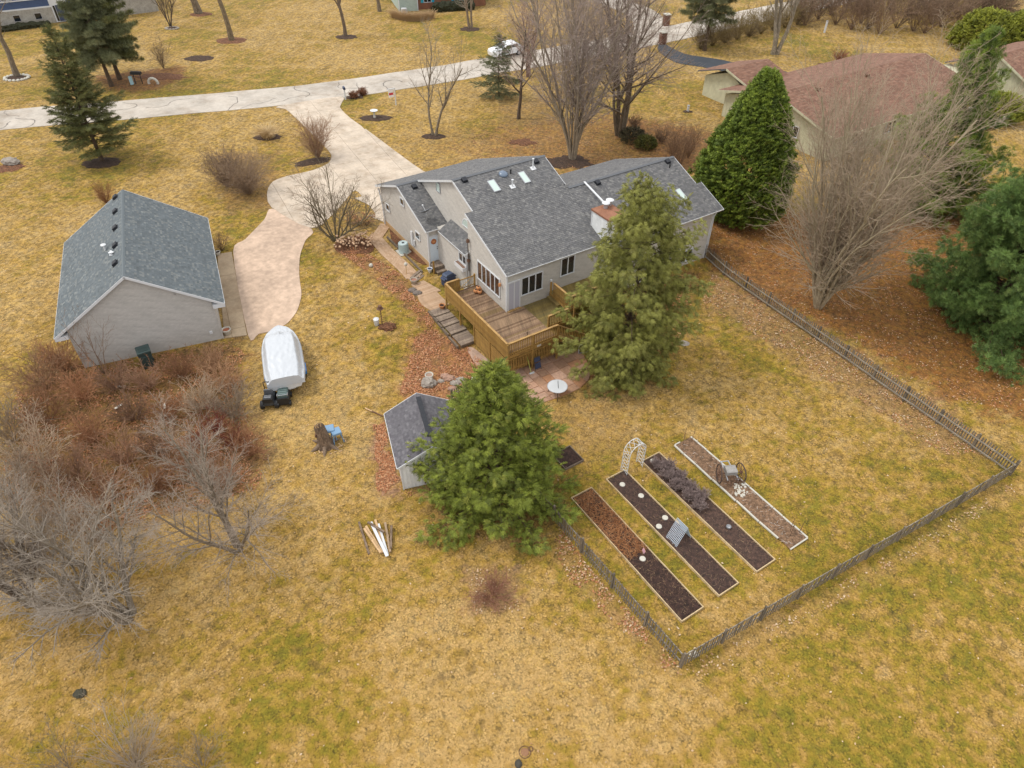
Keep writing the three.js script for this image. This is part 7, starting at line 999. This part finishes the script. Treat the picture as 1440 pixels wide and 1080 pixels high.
function grassClump(label, p, r, h, n, c, seed, group) { const rnd = mulberry(seed), o = thing('ornamental_grass', label, 'grass', p, 0, group), tb = new Tubes(); for (let i = 0; i < n; i++) { const a = rnd() * 6.28, q = rnd() * 0.5, l = h * (0.6 + 0.5 * rnd()), d = V3(Math.cos(a), 0, Math.sin(a)); const s = d.clone().multiplyScalar(r * 0.4 * rnd()); tb.add([s, s.clone().addScaledVector(d, r * q * 0.5).setY(l * 0.6), s.clone().addScaledVector(d, r * (q + 0.5)).setY(l * (0.75 + 0.2 * rnd()))], [0.016, 0.014, 0.006], 3); } part('blades', tb.geo(), mat(...c), o).userData.kind = 'stuff'; return o; }
grassClump('sheaf of pale straw grass in the small mulch bed by the driveway', G(378, 194), 1.5, 1.3, 260, [0.58, 0.42, 0.22], 1);
for (let i = 0; i < 13; i++) grassClump('tan grass clump in the row before the sage house', G(553 + i * 4.6, 27 + Math.sin(i * 0.25) * 5 - 2), 0.9, 1.4, 90, [0.52, 0.36, 0.2], 40 + i, 'grass row before the sage house');
{ const o = thing('garden_arbour', 'dark birdhouse stand with pale box in the far mulch strip', 'stand', G(196, 118)); part('stand', [cyl(0.05, 0.05, 1.3, 8, -0.4), cyl(0.05, 0.05, 1.3, 8, 0.4), box(1.2, 0.3, 0.4, 0, 1.25, 0)], M.black, o); part('pale_box', box(0.3, 0.9, 0.3, -0.7, 0.5, 0.3), mat(0.35, 0.52, 0.55), o); }
{ const o = part('arched_rock', torus(0.55, 0.15, 0, 0.1, 0, 14, 7), M.stoneWhite); o.position.copy(G(216, 118)); tag(o, 'pale curved driftwood in the far mulch strip', 'driftwood'); }
{ const c = G(24, 110); const rnd = mulberry(2); for (let i = 0; i < 18; i++) { const a = (i / 18) * 6.28, o = part('edging_stone', blob(0.24, 0.14, 0.18, 0.15, i, 2), M.stoneWhite); o.position.set(c.x + Math.cos(a) * 1.35, c.y + 0.08, c.z + Math.sin(a) * 1.1); o.rotation.y = rnd() * 3; tag(o, 'pale edging stone in the ring around the forked tree', 'stone', 'stones ringing the forked tree'); } }
{ const c = G(242, 40); for (let i = 0; i < 12; i++) { const a = (i / 12) * 6.28, o = part('edging_stone', blob(0.2, 0.1, 0.16, 0.15, i + 30, 2), M.stone); o.position.set(c.x + Math.cos(a) * 0.85, c.y + 0.05, c.z + Math.sin(a) * 0.65); tag(o, 'grey edging stone around the small many stemmed tree', 'stone', 'stones ringing the small tree'); } }
[[967, 157, 0.7, 'small pale marker post in the side lawn'], [1159, 46, 1.6, 'white marker post on the far lawn']].forEach(([x, y, h, l]) => { const o = thing('marker_post', l, 'post', G(x, y)); part('post', cbox(0.22, h, 0.2, 0.02, 0, h / 2 - 0.05, 0), M.white, o); part('post_cap', cbox(0.26, 0.06, 0.24, 0.02, 0, h - 0.02, 0), M.galv, o); });
[[936, 36, 'brick pillar with pale cap on the far side of the road'], [931, 62, 'brick pillar with pale cap at the mouth of the black driveway']].forEach(([x, y, l]) => { const o = thing('brick_pillar', l, 'pillar', G(x, y), 0.3), g = [], h = 1.5; for (let j = 0; j < 12; j++) for (let i = 0; i < 4; i++) for (let k = 0; k < 2; k++) { const a = i * 1.5708 + (j % 2) * 0.02; g.push(box(0.36, 0.11, 0.1, Math.cos(a) * 0.36 + Math.sin(a) * (k - 0.5) * 0.38, 0.06 + j * 0.123, Math.sin(a) * 0.36 - Math.cos(a) * (k - 0.5) * 0.38, -a + 1.5708)); } part('bricks', g, mat(0.2, 0.09, 0.06, { map: T.mottle }), o).userData.kind = 'stuff'; part('core', box(0.66, h, 0.66, 0, h / 2 - 0.02, 0), mat(0.3, 0.26, 0.22), o); part('cap', cbox(0.95, 0.12, 0.95, 0.03, 0, h + 0.05, 0), M.stoneWhite, o); });
// tar-dark cracks wandering over the old street
{
  const rnd = mulberry(717), pos = []; for (let c = 0; c < 22; c++) { const i = 14 + Math.floor(rnd() * 40), a = streetMid[i]; if (!a) continue; let x = a.x + (rnd() - 0.5) * 4, z = a.z + (rnd() - 0.5) * 4, th = rnd() * 6.28; const w = 0.03 + 0.035 * rnd(); let pl = null;
    for (let k = 0; k < 26; k++) { th += (rnd() - 0.5) * 0.9; const nx = x + Math.cos(th) * 0.22, nz = z + Math.sin(th) * 0.22; if (!inside(streetPoly, nx, nz)) break; const q = V3(-Math.sin(th) * w * (0.5 + rnd()), 0, Math.cos(th) * w * (0.5 + rnd())), A = [x + (pl ?? q).x, ground(x, z) + 0.047, z + (pl ?? q).z], B = [x - (pl ?? q).x, ground(x, z) + 0.047, z - (pl ?? q).z], C = [nx + q.x, ground(nx, nz) + 0.047, nz + q.z], D = [nx - q.x, ground(nx, nz) + 0.047, nz - q.z]; pos.push(...A, ...C, ...B, ...B, ...C, ...D); x = nx; z = nz; pl = q; } }
  const g = new THREE.BufferGeometry(); g.setAttribute('position', new THREE.Float32BufferAttribute(pos, 3)); g.computeVertexNormals(); struct('street_cracks', g, mat(0.16, 0.14, 0.12));
}
// parked car on the street behind the trees
{
  const p = G(712, 78), d = V3(G(760, 76).x - G(660, 96).x, 0, G(760, 76).z - G(660, 96).z).normalize(), ang = Math.atan2(-d.z, d.x), c = thing('parked_car', 'white car parked on the street behind the bare twigs', 'car', V3(p.x, p.y + 0.04, p.z), ang);
  const side = new THREE.Shape([[-2.3, 0.35], [-2.35, 0.75], [-2.2, 0.95], [-1.2, 1.05], [-0.5, 1.5], [1.2, 1.52], [1.9, 1.05], [2.3, 0.95], [2.35, 0.4]].map(([a, b]) => new THREE.Vector2(a, b))); part('body', uvM(new THREE.ExtrudeGeometry(side, { depth: 1.6, bevelEnabled: true, bevelSize: 0.06, bevelThickness: 0.08, bevelSegments: 3 })).translate(0, 0, -0.8), new THREE.MeshPhysicalMaterial({ color: lin(0.75, 0.76, 0.78), roughness: 0.3, clearcoat: 1 }), c);
  part('windscreen', bar(V3(-1.13, 1.14, 0), V3(-0.6, 1.47, 0), 1.4, 0.03).translate(-0.03, 0.05, 0), M.glass, c); part('rear_window', bar(V3(1.3, 1.5, 0), V3(1.8, 1.14, 0), 1.4, 0.03).translate(0.04, 0.05, 0), M.glass, c); for (const s of [-1, 1]) { part('side_window', [box(0.75, 0.32, 0.02, -0.1, 1.28, s * 0.885), box(0.85, 0.32, 0.02, 0.75, 1.28, s * 0.885)], M.glass, c); part('headlight', box(0.06, 0.14, 0.3, -2.36, 0.82, s * 0.6), M.glassTop, c); part('tail_light', box(0.06, 0.14, 0.3, 2.36, 0.85, s * 0.6), M.redPrint, c); for (const x of [-1.45, 1.4]) { const w = cyl(0.33, 0.33, 0.22, 20, 0, -0.11, 0); w.rotateX(Math.PI / 2); w.translate(x, 0.33, s * 0.8); const o = part('wheel', w, M.black, c); const r = cyl(0.2, 0.2, 0.24, 14, 0, -0.12, 0); r.rotateX(Math.PI / 2); r.translate(x, 0.33, s * 0.8); part('rim', r, M.galv, o); } }
}

// ---------- grass tufts, fallen leaves, wood chips ----------
{
  const rnd = mulberry(123), blade = []; const bl = (a, l, lean, w) => { const d = V3(Math.cos(a), 0, Math.sin(a)), s = V3(-Math.sin(a) * w, 0, Math.cos(a) * w), tip = d.clone().multiplyScalar(lean).setY(l); blade.push(-s.x, 0, -s.z, s.x, 0, s.z, tip.x, tip.y, tip.z); };
  for (let i = 0; i < 9; i++) bl(i * 0.7 + rnd() * 0.5, 0.35 + 0.4 * rnd(), 0.5 + 0.6 * rnd(), 0.10 + 0.05 * rnd());
  const g = new THREE.BufferGeometry(); g.setAttribute('position', new THREE.Float32BufferAttribute(blade, 3)); g.computeVertexNormals();
  const N = 170000, im = shade(new THREE.InstancedMesh(g, new THREE.MeshStandardMaterial({ color: 0xffffff, roughness: 1 }), N)); im.name = 'lawn_grass'; im.userData = { kind: 'stuff', label: 'dry straw and olive winter grass covering the lawns', category: 'grass' };
  const boxes = hard.map((p) => { const X = p.map((q) => q.x), Z = p.map((q) => q.z); return [Math.min(...X), Math.max(...X), Math.min(...Z), Math.max(...Z)]; });
  const houseBox = (x, z) => { const u = toU(x, z), v = toV(x, z); return u > 19.4 && u < 39 && v > -50.2 && v < -31.5; };
  const garBox = (x, z) => { const a = GP.x * x + GP.z * z, b = GAx.x * x + GAx.z * z; return a > -11.7 && a < -3.1 && b > -53.9 && b < -41.9; };
  const free = (x, z) => !houseBox(x, z) && !garBox(x, z) && !hard.some((p, i) => x > boxes[i][0] && x < boxes[i][1] && z > boxes[i][2] && z < boxes[i][3] && inside(p, x, z));
  let n = 0, guard = 0; const c = [0, 0, 0];
  while (n < N && guard++ < N * 3) { // even over the part of the lawn in view, thinning with distance
    const px = -40 + rnd() * 1520, py = 60 + 1060 * Math.pow(rnd(), 0.85), p = at(px, py, -0.8); p.x += rnd() - 0.5; p.z += rnd() - 0.5; if (p.z < -90 || !free(p.x, p.z)) continue;
    lawnColor(p.x, p.z, c); const s = 0.042 + 0.065 * rnd() * (0.6 + 0.4 * noiseA(p.x * 0.5, p.z * 0.5)), f = 0.82 + 0.38 * rnd(); _q.setFromAxisAngle(UP, rnd() * 6.28); _m.compose(V3(p.x, ground(p.x, p.z) - 0.004, p.z), _q, V3(s * 1.5, s, s * 1.5)); im.setMatrixAt(n, _m); im.setColorAt(n, _c.setRGB(c[0] * f, c[1] * f, c[2] * f)); n++;
  }
  im.count = n; scene.add(im);
  // leaves
  const lg = new THREE.BufferGeometry(); lg.setAttribute('position', new THREE.Float32BufferAttribute([0, 0, -0.5, 0.32, 0.06, 0, 0, 0.1, 0.5, 0, 0, -0.5, 0, 0.1, 0.5, -0.32, 0.05, 0], 3)); lg.computeVertexNormals();
  const spots = [[litter[0][0], 6000, 1], [litter[0][0], 2500, 0], [litter[1][0], 1800, 0], [litter[1][0], 1200, 1], [litter[2][0], 3000, 1], [litter[4][0], 9000, 1], [litter[5][0], 1600, 1], [litter[6][0], 5200, 1], [litter[7][0], 900, 1], [litter[8][0], 2600, 1], [litter[10][0], 150, 0], [litter[11][0], 300, 0], [litter[11][0], 400, 1], [litter[12][0], 450, 0], [P([[0, 300], [1440, 300], [1440, 1080], [0, 1080]]), 1700, 0], [litter[13][0], 1400, 1]];
  const tot = spots.reduce((a, s) => a + s[1], 0), lm = shade(new THREE.InstancedMesh(lg, new THREE.MeshStandardMaterial({ color: 0xffffff, roughness: 0.9 }), tot)); lm.name = 'fallen_leaves'; lm.userData = { kind: 'stuff', label: 'tan and rust fallen leaves scattered over lawn and beds', category: 'leaves' };
  let k = 0; for (const [poly, cnt, kind] of spots) { const X = poly.map((p) => p.x), Z = poly.map((p) => p.z), x0 = Math.min(...X), x1 = Math.max(...X), z0 = Math.min(...Z), z1 = Math.max(...Z); let got = 0, tries = 0; while (got < cnt && tries++ < cnt * 20) { const x = x0 + rnd() * (x1 - x0), z = z0 + rnd() * (z1 - z0); if (!inside(poly, x, z) || !free(x, z) || fbm(x * 0.5, z * 0.5 + 3, 2) < rnd() * 0.5 - 0.3) continue; const s = 0.07 + 0.08 * rnd(); _q.setFromEuler(new THREE.Euler((rnd() - 0.5) * 0.9, rnd() * 6.28, (rnd() - 0.5) * 0.9)); _m.compose(V3(x, ground(x, z) + 0.035 + 0.03 * rnd(), z), _q, V3(s, s, s)); lm.setMatrixAt(k, _m); const pal = kind ? [[0.42, 0.17, 0.07], [0.34, 0.14, 0.06], [0.5, 0.27, 0.14], [0.28, 0.12, 0.06]] : [[0.5, 0.34, 0.2], [0.42, 0.26, 0.13], [0.56, 0.42, 0.28], [0.36, 0.2, 0.09]], q = pal[Math.floor(rnd() * 4)]; lm.setColorAt(k, _c.setRGB(...q)); k++; got++; } }
  lm.count = k; scene.add(lm);
}
renderer.render(scene, camera);
